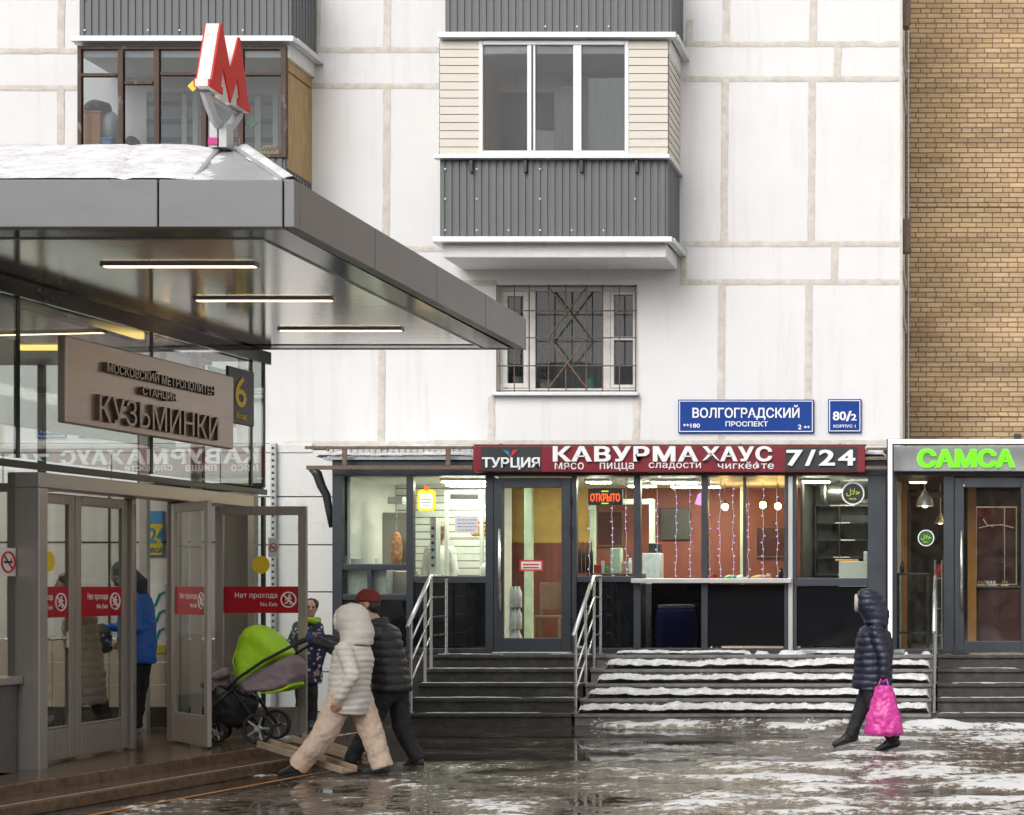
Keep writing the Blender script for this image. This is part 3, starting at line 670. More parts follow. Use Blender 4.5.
simple('partition', 'orange_wood', b)((PX(480, YBF), PX(482, YBF), YBF + .1, YF - .01, zs0 - .3, zs1 - .25))
simple('curtain', 'curtain', b)((PX(586, YBF), PX(628, YBF), YBF + .14, YBF + .15, zs0 + .06, zs1 - .45), (PX(545, YBF), PX(565, YBF), YBF + .5, YBF + .51, zs0 + .06, zs1 - .45))
# centre balcony above (only its parapet is in the frame); the one below it has the next one's slab as its roof
bu, zq = balcony(X0 + .07, X1 + .05, zlipA + .02, zlipA + 1.05, None, None)
mb = MB(); mb.box(X0, X1, YBF, YBF + .05, zq, zq + 1.5); mb.build('glazing', 'flat_glass', bu)
# left balcony
(X0, X1) = lbal[0]
bl, zp = balcony(X0, X1, zlipB - .03, PZ(158, YBF), None, None)
bu2, zq = balcony(X0 + .02, X1 + .08, zlipA - .03, zlipA + 1.05, None, None)
mb = MB(); mb.box(X0, X1, YBF, YBF + .05, zq, zq + 1.5); mb.build('glazing', 'flat_glass', bu2)
zs0, zs1 = PZ(158, YBF), PZ(46, YBF); ww = .035
mb = MB(); frame_rect(mb, X0, X1, zs0 + .003, zs1, YBF - .02, YBF + .05, .05)
for p in (121, 157, 204, 241): mb.box(PX(p, YBF) - ww, PX(p, YBF) + ww, YBF - .022, YBF + .048, zs0 + .054, zs1 - .052)
seg = [78, 121, 157, 204, 241, 285]
for k, zy in enumerate((75, 83, 74, 74, 74)): mb.box(PX(seg[k], YBF) + .052, PX(seg[k + 1], YBF) - .052, YBF - .018, YBF + .046, PZ(zy + 1.6, YBF), PZ(zy - 1.6, YBF))
mb.box(X1 - .03, X1 + .02, YBF - .024, YBF + .06, zs0 + .004, zs1 + .001)
mb.build('window_frame', 'worn_wood', bl, bevel=.004)
simple('pane', 'flat_glass', bl)((X0 + .05, X1 - .05, YBF + .012, YBF + .017, zs0 + .055, zs1 - .055))
mb = MB(); mb.box(X1 - .012, X1 + .004, YBF + .062, YF - .003, zs0 - .12, PZ(70, YBF)); mb.box(X1 - .012, X1 + .004, YBF + .062, YF - .003, PZ(68, YBF), zs1); mb.build('plywood_panel', 'plywood', bl)
mb = MB(); frame_rect(mb, PX(143, YF), PX(199, YF), zs0 - .3, PZ(88, YF), YF - .04, YF - .004, .07); mb.box(PX(183, YF), PX(188, YF), YF - .04, YF - .004, zs0 - .2, PZ(89, YF) - .08)
frame_rect(mb, PX(228, YF), PX(279, YF), zs0 - .3, PZ(90, YF), YF - .04, YF - .004, .07); mb.box(PX(256, YF), PX(262, YF), YF - .04, YF - .004, zs0 - .2, PZ(91, YF) - .08)
mb.build('balcony_door_frame', 'white_plastic', bl)
mb = MB()
for a_, b_ in ((145, 197), (230, 277)):
    for q_ in (104, 122, 140): mb.box(PX(a_, YF) + .02, PX(b_, YF) - .02, YF - .035, YF - .022, PZ(q_, YF) - .03, PZ(q_, YF) + .03)
mb.build('dark_bar', 'black_mullion', bl)
simple('balcony_door_pane', 'pane_blue', bl)((PX(145, YF), PX(197, YF), YF - .02, YF - .006, zs0 - .3, PZ(90, YF)), (PX(230, YF), PX(277, YF), YF - .02, YF - .006, zs0 - .3, PZ(92, YF)))
fz = zlipB + .03
def clutter(px, y0_, y1_, w, dep, m, name, lab, cat, shape='box'):
    Y = YBF + dep; x = PX(px, Y); a, c = PZ(y1_, Y), PZ(y0_, Y); hw = w / 2
    mb = MB()
    if shape == 'box':
        mb.box(x - hw, x + hw, Y - .18, Y + .18, a, c); mb.box(x - hw - .012, x + hw + .012, Y - .19, Y + .19, c + .002, c + .03)
        mb.box(x - .006, x + .006, Y - .19, Y - .182, a + .02, c - .02)
        return mb.build(name, m, bevel=.008, label=lab, cat=cat)
    mb.ell((x, Y, (a + c) / 2), (hw, .15, (c - a) / 2), 18, 12); mb.ell((x + hw * .4, Y - .04, a + (c - a) * .35), (hw * .6, .13, (c - a) * .38)); mb.ell((x - hw * .4, Y, a + (c - a) * .3), (hw * .55, .14, (c - a) * .34))
    o = mb.build(name, m, smooth=True, label=lab, cat=cat)
    for v in o.data.vertices: v.co += v.co.normalized() * .018 * noise.noise(v.co * 12)
    return o
# a storage shelf that carries the clutter
shf = thing('storage_shelf', 'low pale shelf inside the wood framed balcony, carrying boxes and bags', 'shelf', (PX(110, YBF + .35), YBF + .35, fz))
simple('shelf_board', 'plywood', shf, .004)((X0 + .06, PX(160, YBF), YBF + .12, YBF + .62, zs0 - .05, zs0 - .015))
simple('shelf_side', 'plywood', shf, .004)((X0 + .06, X0 + .1, YBF + .12, YBF + .62, fz + .0, zs0 - .052), (PX(158, YBF), PX(160, YBF), YBF + .12, YBF + .62, fz, zs0 - .052))
def lift(o, z): 
    o.location.z = z; return o
zt = zs0 - .013
lift(clutter(97, 104, 152, .27, .3, 'orange_wood', 'cabinet', 'orange wooden cabinet inside the wood framed balcony', 'cabinet'), zt)
lift(clutter(98, 88, 102, .36, .3, 'black_bag', 'bag', 'black bag lying on the orange cabinet inside the wood framed balcony', 'bag', 'bag'), zt + .665)
lift(clutter(111, 98, 128, .24, .33, 'pale_bag', 'bag', 'pale grey bulging bag on the blue bin inside the wood framed balcony', 'bag', 'bag'), zt + .3)
lift(clutter(110, 130, 152, .22, .33, 'blue_bag', 'bin', 'blue box bin beside the orange cabinet inside the wood framed balcony', 'bin'), zt)
lift(clutter(133, 138, 154, .26, .33, 'pale_bag', 'bag', 'small white bag behind the second pane of the wood framed balcony', 'bag', 'bag'), zt)
lift(clutter(133, 122, 137, .16, .5, 'black_bag', 'bag', 'small dark bag hung above the white bag in the wood framed balcony', 'bag', 'bag'), zt + .22)
t = thing('taxi_roof_light', 'yellow checkered taxi roof light standing inside the wood framed balcony', 'roof light', (PX(271, YBF + .15), YBF + .15, zs0 + .06))
x, y = PX(271, YBF + .15), YBF + .15; za = zs0 + .058
M = Matrix.Translation((x, y, za))
MB().prism([(-.13, 0), (.13, 0), (.125, .07), (.085, .14), (-.085, .14), (-.125, .07)], -.05, .05, M).build('lamp_housing', 'taxi_yellow', t, .008)
mb = MB()
for i in range(8):
    for k in range(2):
        if (i + k) % 2 == 0: mb.box(x - .1 + i * .025, x - .075 + i * .025, y - .054, y - .051, za + .06 + k * .025, za + .085 + k * .025)
mb.build('checker', 'black_paint', t)
simple('inner_ledge', 'worn_wood', bl)((PX(244, YBF), X1 - .06, YBF + .055, YBF + .26, zs0 + .02, zs0 + .057))
Dm = lambda px, py, r, m, lab: MB().prism([(0, -r), (r, 0), (0, r), (-r, 0)], 0, .006, Matrix.Translation((PX(px, YBF + .004), YBF + .004, PZ(py, YBF)))).build('sticker', m, label=lab, cat='sticker')
Dm(193, 86, .075, 'yellow_paint', 'yellow diamond sticker on the balcony pane')
Dm(252, 122, .085, 'green_paint', 'dark green diamond sticker on the balcony pane')

# ================================================================== YELLOW BRICK BUILDING
br = thing('brick_building', 'yellow brick apartment wall set back beside the white block', 'building', (4, 25, 0))
simple('wall', 'yellow_brick', br)((XR + .012, 14, 25.0, 25.5, 3.2, 15), (13.6, 14, 25.51, 34, 0, 15), (XR + .012, 13.59, 33.6, 34, 0, 15), (XR + .012, 13.59, 25.51, 33.59, 14.7, 15))
mb = MB()
for z in (PZ(206, 25), PZ(416, 25)): mb.box(XR + .013, 14, 24.985, 24.998, z - .01, z + .03)
mb.build('brick_course', 'yellow_brick', br)
simple('vent_plate', 'interior_dark', br)((PX(1014, 25), PX(1021, 25), 24.97, 24.998, PZ(440, 25), PZ(434, 25)))
mb = MB(); mb.tube([(XR + .05, 24.95, 3.6), (XR + .05, 24.95, 15)], .013, 8)
for z in (4.5, 7, 9.5, 12): mb.box(XR + .03, XR + .07, 24.93, 24.998, z, z + .03)
mb.build('downpipe', 'alu_pale', label='thin pale pipe running up the corner between white block and brick wall', cat='pipe')
# ================================================================== KEBAB SHOP (left) AND PASTRY SHOP (right)
def sx(p): return PX(p, YS)
def sz(p): return PZ(p, YS)
shop = thing('kebab_shop', 'dark framed glass front of the kebab shop under the red sign', 'shop front', (sx(610), YS, 0))
ya, yb = YS - .03, YS + .07
ZT_, ZBm = sz(476), ZL
mb = MB()
for a, b in ((784.5, 788.3), (793.2, 797), (333, 343), (407, 414), (486, 494), (572, 577), (634, 641), (701.5, 708), (868, 886)): mb.box(sx(a), sx(b), ya, yb, ZBm + .002, ZT_)
mb.box(sx(333), sx(886), ya - .004, yb + .06, ZT_ + .002, 3.41)
for a, b, z, h in ((343, 407, 567, 3), (414, 486, 579, 3), (577, 634, 579, 3), (795.5, 868, 582, 4), (343, 407, 597, 3)): mb.box(sx(a) + .002, sx(b) - .002, ya + .004, yb - .004, sz(z + h), sz(z - h))
for a, b in ((343, 407), (414, 486), (577, 634), (641, 701.5), (708, 787), (795.5, 868)): mb.box(sx(a) + .002, sx(b) - .002, ya + .004, yb - .004, ZBm + .002, ZBm + .07)
mb.box(sx(370) - .03, sx(370) + .03, ya + .006, yb - .006, sz(593.9), sz(570.1))
mb.box(sx(744.5) - .02, sx(744.5) + .02, ya + .02, yb - .01, sz(577), ZT_ - .002)
mb.box(sx(333), sx(333) + .06, yb + .002, YF - .05, ZBm, 3.41); mb.box(sx(886) - .06, sx(886), yb + .002, YF - .003, ZBm, 3.41)
shopframe = mb.build('frame', 'shop_frame', shop, bevel=.006)
mb = MB(); mb.box(sx(788.5), sx(793), ya - .012, yb, ZBm + .004, ZT_ - .004); mb.build('pale_post', 'alu_pale', shop, bevel=.005)
mb = MB(); mb.box(sx(633), sx(792.5), YS - .14, ya - .016, sz(583), sz(578.5));  mb.build('window_sill', 'alu_pale', shop, bevel=.006)
def panes(name, m, parent, *rs):
    for a, b, y0_, y1_ in rs: simple(name, m, parent)((sx(a), sx(b), YS + .015, YS + .021, sz(y1_), sz(y0_)))
panes('pane', 'shop_glass', shop, (343.2, 406.8, 476.3, 563.8), (414.2, 485.8, 476.3, 575.8), (577.2, 633.8, 476.3, 575.8), (641.2, 701.3, 476.3, 578), (708.2, 743, 476.3, 578), (746.2, 787, 476.3, 578), (795.2, 867.8, 476.3, 577.8),
      (343.2, 368, 570.2, 593.8), (372.4, 406.8, 570.2, 593.8))
simple('dark_pane', 'dark_glass', shop)((sx(641.2), sx(701.3), YS + .015, YS + .021, sz(648), sz(584)))
for a, b, y0_, y1_ in ((343.2, 406.8, 600.3, 646), (414.2, 485.8, 582.2, 646), (577.2, 633.8, 582.2, 646), (708.2, 786.8, 584, 646), (795.4, 867.8, 586.4, 646)):
    simple('lower_panel', 'shop_panel', shop)((sx(a), sx(b), YS + .0, YS + .03, sz(y1_), sz(y0_)))
# entrance door
d = simple('door', 'shop_frame', shop, .006)((sx(494.6), sx(503.5), ya - .01, yb - .02, ZBm + .02, sz(478)), (sx(562), sx(571.4), ya - .01, yb - .02, ZBm + .02, sz(478)), (sx(503.6), sx(561.9), ya - .01, yb - .02, sz(488), sz(478)), (sx(503.6), sx(561.9), ya - .01, yb - .02, ZBm + .02, sz(638)))
simple('pane', 'shop_glass', d)((sx(503.7), sx(561.8), YS + .01, YS + .017, sz(637.8), sz(488.2)))
mb = MB(); hx = sx(501.5); mb.tube([(hx, ya - .07, sz(610)), (hx, ya - .07, sz(529))], .02, 10); mb.tube([(hx, ya - .07, sz(603)), (hx, ya - .008, sz(603))], .012, 8); mb.tube([(hx, ya - .07, sz(536)), (hx, ya - .008, sz(536))], .012, 8); mb.build('handle', 'steel', d, smooth=True)
mb = MB()
for y in (500, 530, 622): mb.tube([(sx(571.6), ya - .03, sz(y) - .06), (sx(571.6), ya - .03, sz(y) + .06)], .014, 8)
mb.build('hinge', 'black_paint', d)
# inside of the shop
YK = 24.7; ceil = 3.2
simple('floor', 'interior_tile', shop)((sx(333) + .07, sx(886) - .07, yb + .003, YK, ZBm - .06, ZBm + .0))
simple('ceiling', 'interior_white', shop)((sx(333) + .07, sx(886) - .07, yb + .07, YK, ceil, ceil + .05))
simple('back_wall', 'wall_red', shop)((PX(592, YK), sx(800), YK, YK + .06, ZBm, ceil))
mb = MB()
for k in range(24): mb.box(sx(340), PX(505, 23.9), YF + 1.1, YF + 1.15, ZBm + k * .105 + .006, ZBm + (k + 1) * .105 - .006)
mb.build('slat_wall', 'interior_white', shop)
simple('slat_backing', 'interior_dark', shop)((sx(340), PX(505, 23.9), YF + 1.152, YF + 1.2, ZBm, ceil))
simple('partition', 'wall_yellow', shop)((PX(480, YK), PX(592, YK) - .002, YK, YK + .06, sz(545) + .1, ceil)); simple('dado', 'wall_red', shop)((PX(480, YK), PX(592, YK) - .002, YK, YK + .06, ZBm, sz(545) + .096))
simple('side_wall', 'interior_white', shop)((sx(344), sx(347), yb + .05, YF + 1.09, ZBm, ceil), (sx(494), sx(496.5), YS + .2, YS + .75, ZBm, ceil))
simple('side_wall', 'interior_dark', shop)((sx(797), sx(799.5), YS + .45, YK - .01, ZBm, ceil))
simple('dark_back_wall', 'interior_dark', shop)((sx(801), sx(884), YK - .5, YK - .44, ZBm, ceil))
mb = MB(); mb.box(PX(524, 23.4), PX(532, 23.4), 23.4, 23.5, ZBm, ceil - .02); mb.box(PX(590, 23.9), PX(595, 23.9), 23.9, 24.0, ZBm, ceil - .2); mb.box(PX(649, 23.9), PX(654, 23.9), 23.9, 24.0, ZBm, ceil - .2); mb.box(PX(595, 23.9) + .002, PX(649, 23.9) - .002, 23.9, 24.0, ceil - .28, ceil - .202); mb.box(PX(740, 24), PX(744, 24), 24.0, 24.06, ZBm, ceil - .01)
mb.build('pillar', 'door_green', shop, bevel=.008)
for x0_, x1_, y in ((432, 482, 22.5), (418, 470, 23.3), (578, 600, 22.6), (607, 634, 23.5), (645, 690, 22.6), (650, 700, 23.7), (800, 826, 22.5), (836, 866, 23.2)):
    f = thing('ceiling_light', {432: 'long white ceiling light over the shop counter, nearest the glass', 418: 'white ceiling light over the kitchen behind the paper notice', 578: 'short white ceiling light by the entrance door, above the open sign', 607: 'white ceiling light deeper in the shop beside the open sign', 645: 'white ceiling light at the front of the red walled room', 650: 'white ceiling light at the back of the red walled room', 800: 'bright square ceiling light above the dark shelves', 836: 'white ceiling light beside the steel duct'}[x0_], 'ceiling light', (sx((x0_ + x1_) / 2), y, ceil), 'ceiling lights of the kebab shop')
    simple('housing', 'white_plastic', f)((sx(x0_) - .02, sx(x1_) + .02, y - .12, y + .12, ceil - .04, ceil - .002))
    simple('diffuser', 'led_cool', f)((sx(x0_), sx(x1_), y - .1, y + .1, ceil - .055, ceil - .042))
# kitchen: kebab spit, fridge case, oven column
t = thing('kebab_spit', 'vertical kebab spit with browned meat behind the first window', 'kebab grill', (sx(397), YS + .55, ZBm))
x, y = PX(396.5, YS + .55), YS + .55; zz = lambda p: PZ(p, y)
mb = MB(); mb.tube([(x, y, zz(564)), (x, y, zz(556)), (x, y, zz(545)), (x, y, zz(536)), (x, y, zz(532))], [.055, .075, .078, .06, .03], 18); o = mb.build('meat', 'meat', t, smooth=True)
for v in o.data.vertices: v.co += Vector((v.co.x - wloc(t).x * 0, v.co.y, 0)).normalized() * .012 * noise.noise(v.co * 30)
mb = MB(); mb.tube([(x, y, zz(570)), (x, y, zz(500))], .008, 8); mb.box(x - .1, x + .1, y - .06, y + .1, zz(504), zz(497)); mb.build('rod', 'steel', t)
mb = MB(); mb.box(x - .25, x + .15, y + .15, y + .3, ZBm, zz(512)); mb.box(x - .25, x + .25, y - .2, y + .148, ZBm, zz(571)); mb.build('grill_body', 'steel_brushed', t, bevel=.01)
cup = MB().tube([(x - .22, y - .12, zz(570)), (x - .22, y - .12, zz(559))], [.025, .03], 12).build('cup', 'paper', label='small white cup beside the kebab spit', cat='cup')
t = thing('display_fridge', 'tall pale glass fronted case behind the paper notice', 'fridge', (sx(455), YS + .75, ZBm))
x0_, x1_, y = sx(428), sx(468), YS + .7
mb = MB(); frame_rect(mb, x0_, x1_, ZBm, sz(500), y, y + .04, .05); mb.box(x0_, x1_, y + .002, y + .4, sz(500) + .002, sz(488)); 
for q in (535, 552): mb.box(x0_ + .05, x1_ - .05, y + .02, y + .38, sz(q) - .01, sz(q))
mb.build('case', 'counter_white', t, bevel=.005)
simple('vent', 'black_paint', t)((x0_ + .08, x1_ - .06, y - .006, y, sz(496), sz(491)))
for px, m, lab, h in ((464, 'bread', 'big brown loaf stack on the upper shelf of the glass case', 18), (455, 'bread', 'smaller stack of brown loaves in the glass case', 11)):
    X_ = sx(px); mb = MB()
    for k in range(h // 4): mb.ell((X_ + .02 * math.sin(k * 2), y + .2, sz(535) + .045 + k * .055), (.12 if h > 12 else .06, .1, .04))
    mb.build('bread_stack', m, smooth=True, label=lab, cat='bread')
mb = MB(); mb.box(sx(418), sx(424), YS + .5, YS + .7, ZBm, sz(516)); 
t = mb.build('control_column', 'galvanised', label='narrow grey control column with round black knobs in the second window', cat='oven')
mb = MB()
for q in (527, 535, 542, 549, 557, 565): mb.disc((sx(421), YS + .498, sz(q)), .022, EX, EZ, FR, .015, 12)
mb.build('knob', 'black_paint', t)
mb = MB(); mb.tube([(sx(478), YS + .35, sz(577)), (sx(478), YS + .35, sz(567)), (sx(478), YS + .35, sz(563))], [.07, .075, .03], 14); mb.tube([(sx(483), YS + .35, sz(575)), (sx(486), YS + .35, sz(570)), (sx(481), YS + .35, sz(566))], .01, 6); mb.build('jug', 'paper', smooth=True, label='white jug on the kitchen counter', cat='jug')
simple('counter', 'counter_white', None, .01, label='white kitchen counter running behind the second window', cat='counter')((sx(414), sx(486), YS + .2, YS + .48, ZBm, sz(579)))
# entrance view: brown chair, green crate stack
t = thing('dining_chair', 'brown wooden chair standing inside the shop door', 'chair', (sx(552), 24.0, ZBm))
cx_, cy_ = PX(550, 24.0), 24.0
simple('seat', 'wall_brown', t, .01)((cx_ - .2, cx_ + .2, cy_ - .2, cy_ + .2, ZBm + .43, ZBm + .47)); simple('backrest', 'wall_brown', t, .01)((cx_ - .2, cx_ + .2, cy_ + .17, cy_ + .21, ZBm + .55, ZBm + .95))
for a in (-1, 1):
    for b_ in (-1, 1): simple('leg', 'wall_brown', t)((cx_ + a * .18 - .02, cx_ + a * .18 + .02, cy_ + b_ * .18 - .02, cy_ + b_ * .18 + .02, ZBm, ZBm + (.43 if b_ < 0 else .55)))
t = thing('water_pack', 'shrink wrapped stack of water bottles standing inside the shop door', 'bottles', (sx(513), 22.7, ZBm))
mb = MB(); r = random.Random(3)
for k in range(3):
    for i in range(4):
        xx = PX(508 + i * 3.6, 22.7); zb = ZBm + k * .3
        mb.tube([(xx, 22.7, zb), (xx, 22.7, zb + .2), (xx, 22.7, zb + .26), (xx, 22.7, zb + .29)], [.045, .045, .02, .018], 10)
mb.build('bottle', 'pale_bag', t, smooth=True)
# counter with bottles by the open sign
simple('bar_counter', 'wall_dark_red', None, .01, label='dark bar counter behind the open sign window', cat='counter')((sx(578), sx(634), 22.5, 22.9, ZBm, sz(573)))
g = 'dark bottles on the bar counter'
bsrc = None
for i, px in enumerate((579.5, 583.5, 587.5, 591.5)):
    X_ = PX(px, 22.6); zb = sz(573) + .001
    if bsrc is None:
        bsrc = thing('bottle', 'dark bottle in the row on the bar counter under the open sign', 'bottle', (X_, 22.6, zb), g)
        MB().tube([(X_, 22.6, zb), (X_, 22.6, zb + .27), (X_, 22.6, zb + .33), (X_, 22.6, zb + .4)], [.022, .022, .009, .009], 10).build('glass_body', 'bottle_dark', bsrc, smooth=True); MB().tube([(X_, 22.6, zb + .395), (X_, 22.6, zb + .43)], .012, 8).build('cap', 'red_goods', bsrc)
    else: copy_part(bsrc, None, (X_, 22.6, zb))
t = simple('till', 'door_green', None, .01, label='pale green till box on the bar counter below the open sign', cat='till')((PX(611, 22.6), PX(621, 22.6), 22.55, 22.75, sz(573) + .001, PZ(548, 22.6)))
t = simple('glass_case', 'pale_bag', None, .01, label='grey glass case with a black machine on top in the third window', cat='glass case')((PX(643, 22.9), PX(661, 22.9), 22.83, 23.1, ZBm, PZ(553, 22.8)))
simple('coffee_machine', 'black_paint', None, .015, label='black machine standing on the grey glass case', cat='machine')((PX(649, 22.9), PX(660, 22.9), 22.85, 23.05, PZ(553, 22.8) + .001, PZ(543, 22.8)))
simple('wall_mirror', 'interior_dark', None, .01, label='dark picture panel on the red wall of the shop', cat='picture')((PX(660, 24.68), PX(690, 24.68), 24.66, 24.695, PZ(540, 24.68), PZ(508, 24.68)))
mb = MB(); mb.use('neon_pink').tube([(PX(699, 22.9), 22.9, PZ(505, 22.9)), (PX(701, 22.9), 22.9, PZ(496, 22.9)), (PX(704, 22.9), 22.9, PZ(492, 22.9))], [.06, .05, .02], 10); mb.build('neon_lamp', label='small pink glowing lamp in the red walled room', cat='lamp')
# table with salads under the pendants
t = thing('buffet_table', 'narrow table with glowing food trays below the hanging bulbs', 'table', (sx(735), 22.5, ZBm))
simple('table_top', 'wall_dark_red', t, .01)((sx(709), sx(785), 22.3, 22.8, sz(580) - .05, sz(580)))
for px in (711, 783):
    for yy in (22.34, 22.74): simple('leg', 'wall_dark_red', t)((sx(px) - .03, sx(px) + .03, yy - .03, yy + .03, ZBm, sz(580) - .051))
for i, (px, w, m, lab) in enumerate(((726, .10, 'green_goods', 'tray heaped with dark green herbs on the buffet table'), (737, .09, 'paper', 'dish of white food in the middle of the buffet table'), (757, .15, 'bread', 'wide dish of golden pastry on the buffet table'))):
    X_ = sx(px); t = thing('food_dish', lab, 'dish', (X_, 22.5, sz(580)))
    MB().tube([(X_, 22.5, sz(580) + .001), (X_, 22.5, sz(580) + .02)], [w * .8, w * 1.1], 16).build('dish', 'steel', t); MB().ell((X_, 22.5, sz(580) + .025), (w, w * .8, .05)).build('food', m, t, smooth=True)
g = 'bare bulbs hanging in the red room'
pl = {725: 'warm hanging bulb hanging alone', 763: 'warm hanging bulb of the close pair, nearest the window mullion', 778: 'warm hanging bulb of the close pair, nearest the pale post'}
for px, py in ((725, 507), (763, 505), (778, 506)):
    X_ = PX(px, 23.6); zz_ = PZ(py, 23.6)
    t = thing('pendant_bulb', pl[px], 'lamp', (X_, 23.6, ceil), g)
    MB().tube([(X_, 23.6, zz_ + .07), (X_, 23.6, ceil)], .006, 6).build('cord', 'black_paint', t); MB().tube([(X_, 23.6, zz_ + .05), (X_, 23.6, zz_ + .1)], .02, 8).build('socket', 'black_paint', t); MB().ell((X_, 23.6, zz_), .048).build('bulb', 'lamp_shop', t, smooth=True)
# steel duct and shelves in the last window
t = thing('steel_duct', 'shiny steel duct under the ceiling of the last window', 'duct', (sx(840), 22.9, ceil - .3))
MB().tube([(PX(821, 22.9), 22.9, PZ(493, 22.9)), (PX(880, 22.9), 22.9, PZ(493, 22.9))], .14, 20).build('pipe', 'steel', t, smooth=True); MB().tube([(PX(825, 22.9), 22.9, PZ(493, 22.9)), (PX(827, 22.9), 22.9, PZ(493, 22.9))], .155, 20).build('flange', 'galvanised', t)
MB().tube([(PX(850, 22.9), 22.9, PZ(493, 22.9) + .1), (PX(850, 22.9), 22.9, ceil)], .012, 8).build('hanger', 'galvanised', t)
t = thing('wall_shelves', 'dark shelves with thin pale edges on the back wall of the last window', 'shelf', (sx(835), 24.0, ZBm))
mb = MB(); mb2 = MB()
for k in range(8): mb.box(sx(803), sx(880), 23.9, 24.18, ZBm + .3 + k * .25, ZBm + .325 + k * .25); mb2.box(PX(829 + (k * 7) % 12, 23.9), PX(850 + (k * 5) % 10, 23.9), 23.89, 23.898, ZBm + .302 + k * .25, ZBm + .32 + k * .25)
for px in (803, 829, 879): mb.box(sx(px) - .01, sx(px) + .01, 23.91, 24.17, ZBm, ceil - .3)
mb.build('shelf_board', 'black_paint', t); mb2.build('edge_strip', 'counter_white', t)
t = thing('service_desk', 'pale service desk with an orange tray in the last window', 'desk', (sx(853), 22.5, ZBm))
simple('desk_body', 'counter_white', t, .008)((sx(837), sx(866), 22.35, 22.7, ZBm, sz(561))); simple('raised_end', 'counter_white', t, .008)((sx(862), sx(866), 22.35, 22.7, sz(561) + .001, sz(551)))
simple('tray', 'orange_tray', None, .006, label='orange tray lying on the pale service desk', cat='tray')((sx(833), sx(856), 22.38, 22.62, sz(561) + .002, sz(561) + .03))
t = thing('glass_reflection', 'blue rounded form modelled in place of a reflection in the lower glass under the red room window', 'glass_reflection', (sx(671), YS + .4, ZBm))  # blue reflection in the lower glass, modelled as a solid form
x = sx(671); MB().tube([(x, YS + .42, ZBm), (x, YS + .42, ZBm + .05), (x, YS + .42, ZBm + .3), (x, YS + .42, ZBm + .55), (x, YS + .42, ZBm + .6)], [.24, .27, .29, .27, .24], 26).build('body', 'reflection_blue', t, smooth=True)
MB().tube([(x, YS + .42, ZBm + .6), (x, YS + .42, ZBm + .64)], .25, 26).build('upper_disc', 'pale_bag', t); MB().tube([(x, YS + .42, ZBm + .2), (x, YS + .42, ZBm + .23)], .3, 26).build('low_band', 'reflection_blue', t)
simple('window_backing', 'shop_panel', shop)((sx(641), sx(702), YS + .75, YS + .78, ZBm, sz(583)))
r = random.Random(21)
def goods(items, y, ztop, cat):
    for i, (px, w, h, m, shape, lab) in enumerate(items):
        X_ = PX(px, y); w /= 75; h /= 75; mb = MB()
        if shape == 'box': mb.box(X_ - w / 2, X_ + w / 2, y - w * .4, y + w * .4, ztop + .001, ztop + h); mb.box(X_ - w / 2 - .004, X_ + w / 2 + .004, y - w * .4 - .004, y + w * .4 + .004, ztop + h * .82, ztop + h * .94)
        elif shape == 'jar': mb.tube([(X_, y, ztop + .001), (X_, y, ztop + h * .75), (X_, y, ztop + h * .84), (X_, y, ztop + h)], [w / 2, w / 2, w * .36, w * .38], 14)
        else: mb.tube([(X_, y, ztop + .001), (X_, y, ztop + h)], [w * .36, w / 2], 14)
        mb.build({'box': 'carton', 'jar': 'jar', 'cup': 'cup_stack'}[shape], m, bevel=.004 if shape == 'box' else 0, label=lab, cat={'box': 'carton', 'jar': 'jar', 'cup': 'cups'}[shape])
goods([(598, 7, 9, 'red_goods', 'box', 'small red carton on the bar counter beside the dark bottles'), (603, 4, 13, 'paper', 'cup', 'stack of white paper cups on the bar counter'), (607, 4, 8, 'green_goods', 'jar', 'short green jar between the cups and the pale green till'), (625, 6, 12, 'bread', 'box', 'tan carton on the bar counter by the post'), (630, 4, 16, 'pale_bag', 'jar', 'tall pale jar at the end of the bar counter by the post')], 22.7, sz(573), 'goods')
goods([(714, 5, 9, 'red_goods', 'jar', 'red jar on the buffet table next to the herbs'), (769, 5, 7, 'paper', 'cup', 'white cup stack on the buffet table beyond the pastry'), (781, 5, 12, 'bottle_dark', 'jar', 'dark jar on the buffet table by the pale post')], 22.6, sz(580), 'goods')
goods([(347, 6, 10, 'paper', 'jar', 'white jar on the grill bench by the outer wall'), (357, 9, 8, 'galvanised', 'box', 'low steel box on the grill bench')], 22.2, sz(566), 'goods')
simple('grill_bench', 'galvanised', None, .006, label='steel bench under the first shop window', cat='bench')((sx(344.5), sx(384), YS + .1, YS + .4, ZBm, sz(566)))
for k, (px0, px1, y0_, y1_, m, lab) in enumerate(((598, 622, 512, 545, 'wall_dark_red', 'dark red patterned picture behind the open sign'), (757, 786, 528, 556, 'wall_dark_red', 'dark red picture panel on the wall below the paired bulbs'))):
    y = YK - .04; t = thing('wall_picture', lab, 'picture', (PX((px0 + px1) / 2, y), y, PZ(y1_, y))); simple('panel', m, t)((PX(px0, y), PX(px1, y), y, y + .015, PZ(y1_, y), PZ(y0_, y)))
    mb = MB(); frame_rect(mb, PX(px0, y) - .02, PX(px1, y) + .02, PZ(y1_, y) - .02, PZ(y0_, y) + .02, y - .01, y + .02, .02); mb.build('frame', 'wall_brown', t)
